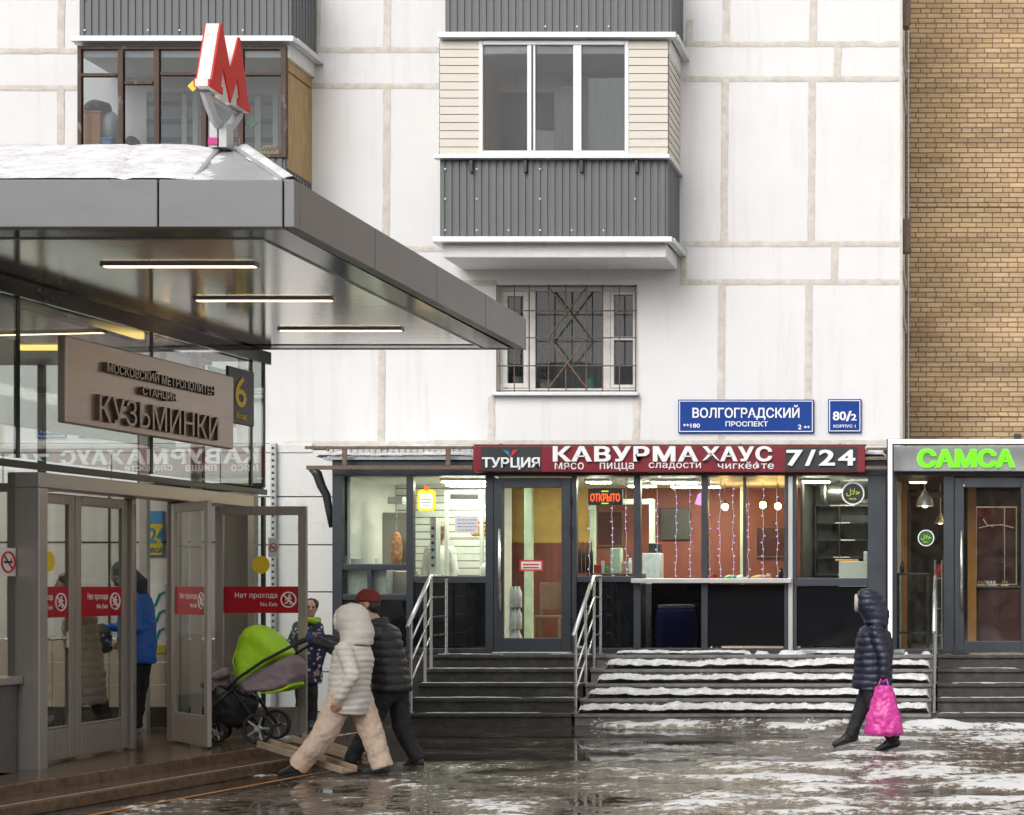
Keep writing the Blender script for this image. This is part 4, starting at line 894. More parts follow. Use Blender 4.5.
# string lights
strs = [('first window of the red bar, left', 597), ('first bar window, middle', 607), ('first bar window, right', 628)]
G = 'strings of violet fairy lights in the shop windows'
fsrc = None
FL = {589.5: 'violet fairy light string in front of the row of dark bottles', 612: 'violet fairy light string hanging from under the open sign', 626: 'violet fairy light string beside the open sign and the dark post',
      657: 'violet fairy light string in front of the grey glass case', 676: 'violet fairy light string in front of the dark picture panel', 690: 'violet fairy light string by the pink lamp',
      709.5: 'violet fairy light string beside the dark post, farthest from the pale post in its window', 720: 'violet fairy light string below the lone hanging bulb', 733: 'violet fairy light string between the lone bulb and the window mullion', 748.5: 'violet fairy light string between the window mullion and the paired bulbs', 763: 'violet fairy light string below the first of the paired bulbs', 777: 'violet fairy light string below the bulb nearest the pale post'}
bm_ = None
for px, lab in FL.items():
    y = YS + .13; x = PX(px, y); z1 = PZ(488 + (px * 7) % 10 if px > 640 else 508, y); z0 = PZ(576, y)
    t = thing('fairy_light_string', lab, 'string lights', (x, y, z1), G)
    r = random.Random(int(px)); n = int((z1 - z0) / .085)
    pts = [(x + r.uniform(-.012, .012), y, z1 - (z1 - z0) * i / n) for i in range(n + 1)]
    MB().tube([(x, y, ceil - .002)] + pts, .0035, 5).build('wire', 'neon_white' if False else 'paper', t)
    for i, p in enumerate(pts):
        if r.random() < .2: continue
        if bm_ is None: bm_ = MB().ell((x, y, z1), .011, 8, 6).build('bulb', 'bulb_blue', t); bm_.location = Vector(p) + Vector((.014, -.01, 0)) - Vector((x, y, z1))
        else:
            c = bm_.copy(); c.parent = t; c.location = Vector(p) + Vector((r.uniform(-.02, .02), -.01, 0)) - Vector((x, y, z1)); COL.objects.link(c)
# ---- signs on the shop
YG = 21.8
def gx(p): return PX(p, YG)
def gz(p): return PZ(p, YG)
sg = thing('shop_sign', 'long dark red shop sign with white letters КАВУРМА ХАУС and 7/24', 'sign', (gx(669), YG, gz(472)))
simple('board', 'sign_red', sg, .006)((gx(473), gx(865), YG, YG + .12, gz(472), gz(446)))
simple('black_panel', 'sign_black', sg)((gx(481), gx(541), YG - .008, YG - .001, gz(471), gz(447)), (gx(785), gx(857), YG - .008, YG - .001, gz(470.5), gz(447)))
O = Vector((0, YG, 0))
def lett(m, name, s, x0, x1, yb_, yt, bold, d=.03, y=0.0, sp=1.0, par=sg, fx=gx, fz=gz, YY=YG):
    mb = MB(); mb.text(s, (0, YY - y, 0), EX, EZ, FR, fx(x0), fx(x1), fz(yb_), fz(yt), d, bold, spacing=sp); return mb.build(name, m, par, norm=False)
lett('sign_white', 'lettering', 'КАВУРМА', 554, 698, 461.5, 446.5, .040, sp=1.12); lett('sign_white', 'lettering', 'ХАУС', 703, 772, 461.5, 446.5, .040, sp=1.12)
lett('sign_white', 'lettering', '7/24', 787, 855, 466, 450, .030, y=.009, sp=1.22)
for s, a, b in (('мясо', 555, 584), ('пицца', 600, 634), ('сладости', 649, 701), ('чигкёфте', 718, 774)): lett('sign_white', 'small_lettering', s, a, b, 470.8 if s in ('пицца', 'чигкёфте') else 469.5, 462.6 if s != 'чигкёфте' else 461.6, .003, .015, sp=1.04)
lett('sign_white', 'lettering', 'ТУРЦИЯ', 482.5, 540, 469.5 , 457.5, .03, .012, y=.009)
mb = MB(); Mg = lambda px, py: Matrix.Translation((gx(px), YG - .009, gz(py)))
mb.use('logo_red').prism([(-.0, -.06), (.10, .05), (.02, .03)], -.006, 0, Mg(511, 453)); mb.use('logo_blue').prism([(-.0, -.06), (-.11, .045), (-.03, .025)], -.006, 0, Mg(511, 453)); mb.use('logo_red').prism([(-.015, -.07), (.015, -.07), (.0, -.03)], -.008, -.0065, Mg(511, 453))
mb.build('bird_emblem', parent=sg)
mb = MB(); 
for p in (500, 620, 740, 840): mb.box(gx(p) - .015, gx(p) + .015, YG + .02, YF - .003, gz(445.5), gz(443.5))
mb.box(gx(473), gx(866), YG + .0, YG + .13, gz(445.4), gz(444.2)); mb.build('bracket', 'rusty_iron', sg)
# roof of the shop extension
simple('roof', 'galvanised', shop)((sx(325), sx(886), YS - .08, YF - .05, 3.415, 3.45))
mb = MB(); corrugated(mb, (sx(322), YS + .25, 0), (sx(474), YS + .25, 0), 3.46, 3.58, FR, .08); mb.build('roof_edge', 'galvanised', shop, norm=False)
simple('eaves_beam', 'rusty_iron', shop, .005)((gx(306), gx(472.5), YG, YG + .05, gz(469.5), gz(465.5)), (gx(865.5), gx(889), YG, YG + .05, gz(469.5), gz(466)))
t = thing('sign_rack', 'long empty rusty iron sign rack over the snowy shop roof', 'rack', (gx(390), YG, gz(468)))
simple('rail', 'rusty_iron', t)((gx(305), gx(472.4), YG - .01, YG + .03, gz(449), gz(446.2))); 
for p in (344.5, 448): simple('post', 'rusty_iron', t)((gx(p - 2.3), gx(p + 2.3), YG - .005, YG + .02, gz(465.4), gz(449.1)))
t = thing('sign_rack', 'short rusty rack end between the red sign and the white frame', 'rack', (gx(877), YG, gz(468)))
simple('rail', 'rusty_iron', t)((gx(866), gx(888.5), YG - .01, YG + .03, gz(450), gz(447.5)), (gx(866), gx(888.5), YG - .01, YG + .03, gz(460), gz(457.5)))
snow_sheet('snow', sx(318), sx(475), YS - .06, YS + .24, 3.452, .07, 4.4, .04, lip=.03)
snow_sheet('snow', sx(318), sx(475), YS + .27, YF - .06, 3.56, .09, 8.4, .05)
snow_sheet('snow', sx(864), sx(886), YS - .1, YF - .06, 3.452, .12, 2.2, .04)
mb = MB(); mb.tube([PX(310, YS) * EX + EY * (YS + .05) + EZ * sz(468), PX(316, YS) * EX + EY * (YS + .05) + EZ * sz(474), PX(320, YS) * EX + EY * (YS + .05) + EZ * sz(486), PX(325, YS) * EX + EY * (YS + .05) + EZ * sz(495), PX(328, YS) * EX + EY * (YS + .05) + EZ * sz(512), PX(331, YS) * EX + EY * (YS + .05) + EZ * sz(527)], [.05, .065, .06, .055, .05, .045], 10)
mb.build('gutter_pipe', 'black_paint', smooth=True, label='bent black gutter pipe under the shop roof end beside the tiled wall', cat='pipe')
# open sign, yellow window sign, notice, door sticker, halal sticker
y = YS + .07
t = thing('open_sign', 'black LED sign reading ОТКРЫТО in glowing red letters', 'sign', (PX(605, y), y, PZ(505, y)))
simple('panel', 'sign_black', t, .008)((PX(588, y), PX(622.5, y), y, y + .04, PZ(505, y), PZ(488.5, y)))
lett('letters_red', 'lettering', 'ОТКРЫТО', 590.5, 620, 501.5, 493.5, .02, .005, y=.002, par=t, fx=lambda p: PX(p, y), fz=lambda p: PZ(p, y), YY=y)
mb = MB(); mb.box(PX(601.5, y), PX(608.5, y), y - .005, y - .001, PZ(491.9, y), PZ(490.6, y)); mb.box(PX(601.5, y), PX(608.5, y), y - .005, y - .001, PZ(504, y), PZ(502.8, y)); mb.build('led_bar', 'letters_lime', t)
mb = MB(); mb.tube([(PX(592, y), y + .02, PZ(488.4, y)), (PX(594, y), y + .02, PZ(478, y))], .004, 5); mb.tube([(PX(618, y), y + .02, PZ(488.4, y)), (PX(616, y), y + .02, PZ(478, y))], .004, 5); mb.build('chain', 'steel', t)
t = thing('window_sign', 'yellow glowing square sign with rounded corners in the second window', 'sign', (PX(426, y), y, PZ(511, y)))
def rrect(x0_, x1_, z0_, z1_, r_, n=6):
    pts = []
    for cx_, cz_, a0 in ((x1_ - r_, z0_ + r_, -90), (x1_ - r_, z1_ - r_, 0), (x0_ + r_, z1_ - r_, 90), (x0_ + r_, z0_ + r_, 180)):
        for i in range(n + 1): a = math.radians(a0 + 90 * i / n); pts.append((cx_ + r_ * math.cos(a), cz_ + r_ * math.sin(a)))
    return pts
I = Matrix.Translation((0, y, 0))
MB().prism(rrect(PX(417.5, y), PX(435, y), PZ(511, y), PZ(489.5, y), .05), 0, .03, I).build('glow_border', 'neon_yellow', t)
MB().prism(rrect(PX(419.8, y), PX(432.6, y), PZ(508.5, y), PZ(493.5, y), .03), -.006, -.001, I).build('panel', 'neon_white', t)
mb = MB()
for k, (w, m) in enumerate(((.055, 'letters_red'), (.075, 'halal_green'), (.065, 'halal_green'), (.05, 'ink_blue'))): mb.use('letters_red' if k == 0 else 'halal_green').box(PX(426.3, y) - w, PX(426.3, y) + w, y - .009, y - .007, PZ(496.6 + k * 3.2, y), PZ(495.9 + k * 3.2, y))
mb.build('print_lines', parent=t)
MB().disc((PX(426.3, y), y + .012, PZ(488.2, y)), .03, EX, EZ, FR, .02).build('top_lamp', 'letters_red', t)
y = YS + .008
t = thing('notice', 'white paper notice with handwritten blue lines taped inside the second window', 'notice', (PX(466, y), y, PZ(534, y)))
simple('sheet', 'paper', t)((PX(455, y), PX(478, y), y, y + .002, PZ(533, y), PZ(516, y)))
r = random.Random(5); mb = MB()
for k in range(4):
    xx = PX(457.5, y)
    while xx < PX(475, y): w = r.uniform(.015, .05); mb.box(xx, min(xx + w, PX(476, y)), y - .002, y - .0005, PZ(520.2 + k * 3.4, y), PZ(519.6 + k * 3.4, y)); xx += w + .012
mb.build('handwriting', 'ink_blue', t)
y = YS - .0
t = thing('door_sticker', 'white sticker with a red border on the shop door glass', 'sticker', (PX(531, y), y, PZ(571, y)))
simple('red_border', 'ink_red', t)((PX(519.5, y), PX(543, y), y, y + .004, PZ(571, y), PZ(560, y))); simple('sheet', 'paper', t)((PX(521.3, y), PX(541.2, y), y - .003, y - .001, PZ(569.3, y), PZ(561.7, y)))
mb = MB()
for k in range(2): mb.box(PX(523, y), PX(539, y), y - .006, y - .004, PZ(565.2 + k * 3, y), PZ(563.8 + k * 3, y))
mb.build('print_lines', 'ink_red', t)
def halal(px, py, rpx, lab, rim, fill, ink):
    y = YS + .01; c = Vector((PX(px, y), y, PZ(py, y))); R = rpx / F * y
    t = thing('halal_sticker', lab, 'sticker', c - EZ * R)
    MB().disc(c, R, EX, EZ, FR, .003, 40).build('rim', rim, t); MB().disc(c + FR * .0035, R * .87, EX, EZ, FR, .002, 40).build('face', fill, t)
    mb = MB(); mb.text('\uFEDD\uFEFC\uFEA3', c + FR * .006, EX, EZ, FR, -R * .58, R * .6, -R * .25, R * .42, .002, .015); mb.text('HALAL', c + FR * .006, EX, EZ, FR, -R * .32, R * .32, -R * .55, -R * .38, .002, .03); mb.build('lettering', ink, t, norm=False)
halal(853, 493.5, 11.5, 'dark round halal sticker with a pale rim in the last kebab shop window', 'sign_white', 'sign_black', 'halal_lime')

# ---- street name plates on the facade
def plate(x0_, x1_, y0_, y1_, name, lab):
    Y = YF - .04; t = thing(name, lab, 'street sign', (PX((x0_ + x1_) / 2, Y), Y, PZ(y1_, Y)))
    simple('plate', 'sign_blue', t, .008)((PX(x0_, Y), PX(x1_, Y), Y, Y + .034, PZ(y1_, Y), PZ(y0_, Y)))
    mb = MB(); frame_rect(mb, PX(x0_ + 1.2, Y), PX(x1_ - 1.2, Y), PZ(y1_ - 1.2, Y), PZ(y0_ + 1.2, Y), Y - .003, Y - .0005, .011); mb.build('border_line', 'sign_white', t)
    return t, Y
t, Y = plate(678, 814, 399.5, 433, 'street_sign', 'long blue street sign reading ВОЛГОГРАДСКИЙ ПРОСПЕКТ above the shop sign')
fx, fz = (lambda p: PX(p, Y)), (lambda p: PZ(p, Y))
lett('sign_white', 'lettering', 'ВОЛГОГРАДСКИЙ', 692.5, 799.5, 419.8, 405.0, .022, .003, par=t, fx=fx, fz=fz, YY=Y)
lett('sign_white', 'lettering', 'ПРОСПЕКТ', 725.5, 768, 426.5, 421.3, .02, .003, par=t, fx=fx, fz=fz, YY=Y)
lett('sign_white', 'small_lettering', '180', 690.5, 700, 427.8, 423.5, .02, .003, par=t, fx=fx, fz=fz, YY=Y); lett('sign_white', 'small_lettering', '2', 798, 801.5, 429.3, 424.6, .02, .003, par=t, fx=fx, fz=fz, YY=Y)
mb = MB()
def arrow(px, py, s):
    for k in range(2):
        c = px + s * k * 3.2
        mb.prism([(fx(c + s * 1.7) , fz(py)), (fx(c), fz(py - 1.6)), (fx(c), fz(py + 1.6))], -.003, 0, Matrix.Translation((0, Y - .0, 0))); mb.box(min(fx(c), fx(c - s * 1.2)), max(fx(c), fx(c - s * 1.2)), Y - .003, Y, fz(py + .4), fz(py - .4))
arrow(688, 425, -1); arrow(805, 427, 1); mb.build('arrow', 'sign_white', t)
t, Y = plate(828, 861.5, 399, 432.5, 'street_sign', 'small square blue house number sign reading 80/2')
lett('sign_white', 'lettering', '80', 833, 846, 420.4, 411.4, .03, .003, par=t, fx=fx, fz=fz, YY=Y); lett('sign_white', 'lettering', '/', 846, 851.5, 421, 411, .03, .003, par=t, fx=fx, fz=fz, YY=Y); lett('sign_white', 'lettering', '2', 851, 856.5, 420.4, 414.0, .03, .003, par=t, fx=fx, fz=fz, YY=Y)
lett('sign_white', 'small_lettering', 'КОРПУС 1', 833.5, 855.5, 427.6, 424.6, .02, .003, par=t, fx=fx, fz=fz, YY=Y)

# ---- pastry shop at the right
ps = thing('pastry_shop', 'grey framed shop front under the green lit sign', 'shop front', (sx(1000), YS, 0))
XE = 3.2
mb = MB()
for a, b in ((890.5, 897), (943.5, 954)): mb.box(sx(a), sx(b), ya, yb, ZBm + .002, ZT_)
mb.box(sx(890.5), XE, ya - .004, yb + .06, ZT_ + .002, 3.41); mb.box(sx(897) + .002, sx(943.5) - .002, ya + .004, yb - .004, ZBm + .002, ZBm + .06); mb.box(sx(1037), sx(1045), ya, yb, ZBm + .002, ZT_)
mb.box(XE - .1, XE, ya, yb, ZBm + .002, ZT_); mb.box(sx(1045) + .002, XE - .102, ya + .004, yb - .004, ZBm + .002, ZBm + .06)
mb.build('frame', 'shop_frame', ps, bevel=.006)
for a, b in ((sx(897.2), sx(943.3)), (sx(1045.2), XE - .102)): simple('pane', 'shop_glass', ps)((a, b, YS + .015, YS + .021, ZBm + .062, ZT_ - .002))
d = simple('door', 'shop_frame', ps, .006)((sx(954.6), sx(964), ya - .01, yb - .02, ZBm + .02, sz(478)), (sx(1021), sx(1036.4), ya - .01, yb - .02, ZBm + .02, sz(478)), (sx(964.1), sx(1020.9), ya - .01, yb - .02, sz(487.5), sz(478)), (sx(964.1), sx(1020.9), ya - .01, yb - .02, ZBm + .02, sz(641)))
simple('pane', 'shop_glass', d)((sx(964.2), sx(1020.8), YS + .01, YS + .017, sz(640.8), sz(487.7)))
mb = MB(); hx = sx(961.5); mb.tube([(hx, ya - .07, sz(609)), (hx, ya - .07, sz(531))], .02, 10); mb.tube([(hx, ya - .07, sz(601)), (hx, ya - .008, sz(601))], .012, 8); mb.tube([(hx, ya - .07, sz(538)), (hx, ya - .008, sz(538))], .012, 8); mb.build('handle', 'steel', d, smooth=True)
simple('floor', 'interior_tile', ps)((sx(886) + .05, XE, yb + .003, 25.6, ZBm - .06, ZBm)); simple('ceiling', 'wall_brown', ps)((sx(886) + .05, XE, yb + .07, 25.6, ceil, ceil + .05))
simple('back_wall', 'wall_brown', ps)((sx(886) + .05, XE, 25.6, 25.66, sz(520), ceil)); simple('dark_back_wall', 'interior_dark', ps)((sx(886) + .05, XE, 25.59, 25.65, ZBm, sz(520) - .002))
simple('side_wall', 'yellow_brick', ps)((sx(888), sx(889.5), yb + .03, 25.58, ZBm, ceil)); simple('orange_pillar', 'wall_orange', ps)((sx(968), sx(977), 22.9, 23.0, ZBm, ceil - .01), (sx(899), sx(904), 23.4, 23.5, ZBm, ceil - .01))
simple('beam', 'interior_dark', ps)((sx(904), sx(942), 23.4, 23.5, sz(492), sz(487)), (sx(905), sx(907.5), 23.4, 23.5, ZBm, sz(492) - .002))
simple('outer_wall', 'fascia', ps)((XE, XE + .1, YS - .02, 25, 0, 3.45)); simple('roof', 'galvanised', ps)((sx(888), XE, YS - .08, 24.99, 3.42, 3.45))
t = thing('menu_board', 'dark red framed board hanging behind the pastry shop door', 'board', (sx(995), 23.6, sz(585)))
y = 23.6; simple('panel', 'wall_dark_red', t)((PX(977, y), PX(1016, y), y, y + .02, PZ(584, y), PZ(508, y))); mb = MB(); frame_rect(mb, PX(975.5, y), PX(1017, y), PZ(585, y), PZ(506.5, y), y - .015, y + .03, .018); mb.box(PX(1004, y), PX(1005, y), y - .012, y - .002, PZ(584, y), PZ(508, y)); mb.build('frame', 'alu_pale', t)
mb = MB(); mb.tube([(PX(983, y), y - .02, PZ(519, y)), (PX(987, y), y - .02, PZ(525, y)), (PX(993, y), y - .02, PZ(527, y))], .008, 5); mb.tube([(PX(979, y), y - .02, PZ(528, y)), (PX(990, y), y - .02, PZ(525.5, y)), (PX(1002, y), y - .02, PZ(525, y)), (PX(1014, y), y - .02, PZ(528, y))], .008, 5); mb.build('sketch_line', 'paper', t)
t = thing('pastry_counter', 'brown counter behind the pastry shop door, with small trays on it', 'counter', (sx(995), 23.3, ZBm))
simple('body', 'wall_dark_red', t, .01)((PX(978, 23.2), PX(1024, 23.2), 23.15, 23.5, ZBm, PZ(586, 23.2) - .03)); simple('top', 'wall_brown', t, .008)((PX(977, 23.2), PX(1025, 23.2), 23.1, 23.52, PZ(586, 23.2) - .028, PZ(586, 23.2)))
for px, w, m, lab in ((982, .07, 'bread', 'larger tray of golden pastry next to the orange pillar on the pastry counter'), (991, .08, 'paper', 'white tray in the middle of the pastry counter'), (1005, .05, 'bread', 'smaller tray of golden pastry on the pastry counter')):
    zt_ = PZ(586, 23.2) + .001; X_ = PX(px, 23.2); mb = MB(); mb.use('paper').box(X_ - w, X_ + w, 23.14, 23.3, zt_, zt_ + .025); mb.use(m)
    for k in range(3): mb.ell((X_ - w * .6 + k * w * .6, 23.22, zt_ + .045), (w * .28, .06, .03), 10, 6)
    mb.build('pastry_tray', label=lab, cat='tray')
for px, w, lab in ((972, 20, 'warm ceiling light behind the pastry shop door, nearest the orange pillar'), (1004, 22, 'warm ceiling light behind the pastry shop door, above the dark red board'), (918, 16, 'warm ceiling light over the stool inside the pastry shop')):
    y = 23.2 if px > 960 else 22.6; t = thing('ceiling_light', lab, 'ceiling light', (PX(px, y), y, ceil), 'warm ceiling lights of the pastry shop')
    simple('housing', 'white_plastic', t)((PX(px - w / 2, y) - .02, PX(px + w / 2, y) + .02, y - .1, y + .1, ceil - .04, ceil - .002)); simple('diffuser', 'warm_panel', t)((PX(px - w / 2, y), PX(px + w / 2, y), y - .08, y + .08, ceil - .055, ceil - .042))
def dome(px, py, y, r_, lab):
    x, z = PX(px, y), PZ(py, y); t = thing('pendant_lamp', lab, 'lamp', (x, y, ceil), 'dome lamps in the pastry shop')
    MB().tube([(x, y, z + r_ * 1.5), (x, y, ceil)], .008, 6).build('cord', 'paper', t)
    mb = MB(); mb.tube([(x, y, z + r_ * 1.6), (x, y, z + r_ * 1.2), (x, y, z + r_ * .7), (x, y, z), (x, y, z - r_ * .25)], [r_ * .28, r_ * .4, r_ * .8, r_, r_ * 1.02], 22, caps=False); mb.build('lamp_shade', 'alu_pale', t, smooth=True, norm=False)
    MB().ell((x, y, z - r_ * .05), r_ * .4).build('bulb', 'warm_panel', t, smooth=True)
dome(925, 504, 22.5, .115, 'large pale dome lamp hanging in the pastry shop window'); dome(940.5, 522, 23.6, .08, 'smaller dome lamp hanging deeper in the pastry shop window')
t = thing('bar_table', 'tall black table with thin legs in the pastry shop window', 'table', (sx(912), 22.5, ZBm))
simple('table_top', 'black_paint', t, .008)((PX(896, 22.5), PX(930, 22.5), 22.3, 22.7, PZ(573, 22.5) - .03, PZ(573, 22.5)))
for px in (898, 928):
    for yy in (22.34, 22.66): simple('leg', 'black_paint', t)((PX(px, 22.5) - .015, PX(px, 22.5) + .015, yy - .015, yy + .015, ZBm, PZ(573, 22.5) - .031))
simple('foot_bar', 'black_paint', t)((PX(898, 22.5) + .016, PX(928, 22.5) - .016, 22.33, 22.35, ZBm + .25, ZBm + .28))
mb = MB(); X_ = PX(902, 22.5); zt_ = PZ(573, 22.5) + .001; mb.tube([(X_, 22.5, zt_), (X_, 22.5, zt_ + .09), (X_, 22.5, zt_ + .13), (X_, 22.5, zt_ + .16)], [.03, .03, .012, .012], 12); mb.build('bottle', 'bottle_dark', smooth=True, label='small dark bottle on the black table in the pastry shop', cat='bottle')
t = thing('drinks_rack', 'low steel rack with red bottles next to the pastry shop door', 'rack', (sx(938), 22.4, ZBm))
mb = MB()
for px in (935, 942): mb.tube([(PX(px, 22.4), 22.3, ZBm), (PX(px, 22.4), 22.3, PZ(560, 22.4))], .012, 6); mb.tube([(PX(px, 22.4), 22.5, ZBm), (PX(px, 22.4), 22.5, PZ(560, 22.4))], .012, 6)
for q in (578, 608, 635): mb.box(PX(934.5, 22.4), PX(942.5, 22.4), 22.28, 22.52, PZ(q, 22.4) - .012, PZ(q, 22.4))
mb.build('rack_frame', 'steel', t)
for i, px in enumerate((936.3, 938.5, 940.7)):
    X_ = PX(px, 22.4); zb = PZ(578, 22.4) + .001
    if i == 0: s0 = MB().tube([(X_, 22.34, zb), (X_, 22.34, zb + .11), (X_, 22.34, zb + .14), (X_, 22.34, zb + .18)], [.022, .022, .01, .01], 10).build('bottle', 'red_goods', smooth=True, label='red bottle on the top shelf of the steel rack by the pastry shop door', cat='bottle', group='red bottles on the steel rack')
    else: copy_part(s0, None, (X_, 22.34, zb))
halal(926, 538, 8.3, 'small round green halal sticker on the pastry shop window', 'sign_white', 'halal_green', 'halal_lime')
sg2 = thing('shop_sign', 'grey shop sign with green glowing letters САМСА', 'sign', (gx(960), YG, gz(471)))
simple('board', 'sign_grey', sg2, .006)((gx(893), 2.9, YG, YG + .14, gz(471), gz(446)))
lett('letters_green', 'lettering', 'САМСА', 918.5, 1014, 467.3, 449.5, .05, .03, par=sg2)
mb = MB(); mb.text('САМСА', (0, YG - .0, 0), EX, EZ, FR, gx(918), gx(1014.5), gz(467.9), gz(449), .002, .065); mb.build('letter_backing', 'm_white', sg2, norm=False)
YW = 21.52
t = thing('light_frame', 'white glowing square frame around the pastry shop front', 'frame', (PX(890, YW), YW, ZL))
simple('upright', 'frame_light', t)((PX(888.0, YW), PX(892.0, YW), YW, YW + .05, ZL + .005, PZ(439.2, YW))); simple('top_bar', 'frame_light', t)((PX(892.0, YW) + .001, 2.85, YW, YW + .05, PZ(443.2, YW), PZ(439.2, YW)))
simple('back_profile', 'black_paint', t)((PX(886.5, YW), PX(893.5, YW), YW + .052, YW + .09, ZL + .005, PZ(438.6, YW)), (PX(893.5, YW) + .001, 2.85, YW + .052, YW + .09, PZ(444.4, YW), PZ(438.6, YW)))
simple('stay', 'black_paint', t)((PX(889, YW), PX(891, YW), YW + .092, YG + .14, PZ(444.2, YW), PZ(442, YW)), (2.6, 2.64, YW + .092, YG + .1, PZ(444.2, YW), PZ(442, YW)))

# ================================================================== STAIRS, RAILS, SNOW
R5 = ZL / 5
def flight(name, x0_, x1_, lab, sm='stucco_stair'):
    t = thing(name, lab, 'stairs', ((x0_ + x1_) / 2, YB, 0))
    mb = MB(); pr = [(YB, 0)]
    for k in range(5): pr += [(YB + .3 * k, R5 * (k + 1) - .045), (YB + .3 * (k + 1), R5 * (k + 1) - .045)] if k < 4 else [(YB + .3 * k, ZL - .045), (YS - .035, ZL - .045)]
    pr += [(YS - .035, 0)]
    n = len(pr); vs = [(x0_, a, b) for a, b in pr] + [(x1_, a, b) for a, b in pr]
    mb.add(vs, [list(range(n)), list(range(2 * n - 1, n - 1, -1))] + [(i, (i + 1) % n, n + (i + 1) % n, n + i) for i in range(n)]); mb.build('riser_body', sm, t)
    for k in range(5):
        ye = YB + .3 * (k + 1) - .0 if k < 4 else YS - .034
        simple('tread', sm, t, .008)((x0_ - .008, x1_ + .008, YB + .3 * k - .03, ye + (.0 if k == 4 else -.001), R5 * (k + 1) - .044, R5 * (k + 1)))
    return t
flight('staircase', -6.86, -4.78, 'bare dark concrete steps up to the kebab shop door')
flight('staircase', -4.74, -.36, 'wide snow covered concrete steps below the shop windows', 'concrete_stair')
flight('staircase', -.28, 3.2, 'dark wet steps up to the pastry shop door')
simple('plinth', 'stucco_stair', shop)((sx(333), sx(886), YS - .03, YF + .3, 0, ZL - .064)); simple('plinth', 'stucco_stair', ps)((sx(888), XE, YS - .03, 25.6, 0, ZL - .064))
simple('threshold', 'galvanised', shop, .004)((sx(494), sx(572), YS - .1, YS - .036, ZL + .001, ZL + .018), (sx(800), sx(905), YS - .12, YS - .036, ZL + .001, ZL + .05))
for k in range(5):
    y0_ = YB + .3 * k - .028; y1_ = YB + .3 * (k + 1) - .035 if k < 4 else YS - .3
    snow_sheet('snow', -4.70 + .05 * k, -.38, y0_ + (.0 if k < 4 else .05), y1_, R5 * (k + 1) + .0, 0.125 if k < 4 else .06, 20 + k * 3.7, .032, edge=.035, ragged=.05, thr=-9 if k < 4 else -.05)
for (a, b, sd) in ((-6.84, -4.8, 60), (-.26, 3.15, 90)):
    for k in range(5): snow_sheet('snow', a, b, YB + .3 * k - .027, YB + .3 * k + .045, R5 * (k + 1) + .0, .016, sd + k * 2.3, .04, edge=.02, ragged=0, thr=-.14)
r = random.Random(12); mb = MB()
for k in range(5):                                # snow stuck to the risers of the wide steps
    yf = YB + .3 * k - .002
    for c in range(16):
        x = r.uniform(-4.6, -.6); z = R5 * k + r.uniform(.03, .11)
        for q in range(r.randint(2, 9)): mb.ell((x + r.gauss(0, .06), yf - .0, max(R5 * k + .015, min(R5 * (k + 1) - .055, z + r.gauss(0, .018)))), (r.uniform(.008, .03), .008, r.uniform(.006, .016)), 8, 5)
mb.build('snow', 'snow', smooth=True, kind='stuff')
def railing(X, yk, zf, lab):
    t = thing('stair_railing', lab, 'railing', (X, YB, 0)); y0_, y1_ = YB + .06, YS - .12; zk = 1.86
    def top(y): return zk if y >= yk else zf + (zk - zf) * (y - y0_) / (yk - y0_)
    MB().tube([(X, y0_ - .05, top(y0_) - .03), (X, yk - .03, zk - .012), (X, yk + .02, zk), (X, y1_, zk)], .026, 12).build('handrail', 'steel', t, smooth=True)
    def base(y): return R5 * min(5, max(1, int((y - YB + .03) / .3) + 1))
    for y in (y0_ + .08, y0_ + .62, yk + .02, y1_ - .03):
        mb = MB(); mb.tube([(X, y, base(y)), (X, y, top(y))], .019, 10); mb.tube([(X, y, base(y)), (X, y, base(y) + .012)], .045, 12); mb.build('post', 'steel', t, smooth=False)
    for h in (.27, .52, .76): MB().tube([(X, y0_ + .08, top(y0_ + .08) - h), (X, yk, zk - h), (X, y1_ - .03, zk - h)], .012, 8).build('mid_rail', 'steel', t, smooth=True)
railing(-6.80, 21.2, 1.26, 'steel stair railing beside the bare dark steps, behind the walking couple'); railing(-4.76, 21.45, 1.15, 'steel stair railing between the bare steps and the snowy steps')
railing(-.32, 21.45, 1.2, 'steel stair railing seen edge on between the snowy steps and the pastry shop steps')
# ================================================================== METRO PAVILION
# station wall runs along W(Y): X = -8.904 + .07 Y ; wall coordinates (u along the wall = Y, n outwards, z up)
UX = Vector((.07, 1, 0)).normalized(); NV = Vector((1, -.07, 0)).normalized()
Mw = Matrix(((.07, NV.x, 0, -8.904), (1, NV.y, 0, 0), (0, 0, 1, 0), (0, 0, 0, 1)))
def Wp(u, n, z): return Mw @ Vector((u, n, z))
ZF, ZTR, ZSO, ZCT = .2, 2.77, 4.31, 4.65           # station floor, transom, soffit, canopy top
UC, US = 18.2, 9.0
pav = thing('metro_pavilion', 'glass and bronze metro station entrance pavilion under a grey canopy', 'station entrance', (-8.4, 14, 0))
mb = MB()
for u in (9.0, 11.9, 13.9, 15.91, 17.84, 18.12): mb.box(u - .022, u + .022, -.03, .0, ZTR + .05, ZSO - .1, M=Mw)
for u in (9.0, 11.9): mb.box(u - .03, u + .03, -.04, .01, .98, ZTR - .06, M=Mw)
mb.box(US, UC - .04, -.035, .012, ZTR - .03, ZTR + .03, M=Mw); mb.box(US, UC - .04, -.04, .014, ZSO - .1, ZSO - .002, M=Mw)
for u in (17.42, 18.12): mb.box(u - .03, u + .03, -.03, .0, ZF, ZTR - .06, M=Mw)
mb.box(17.46, 18.1, -.06, .03, ZF, ZF + .1, M=Mw)
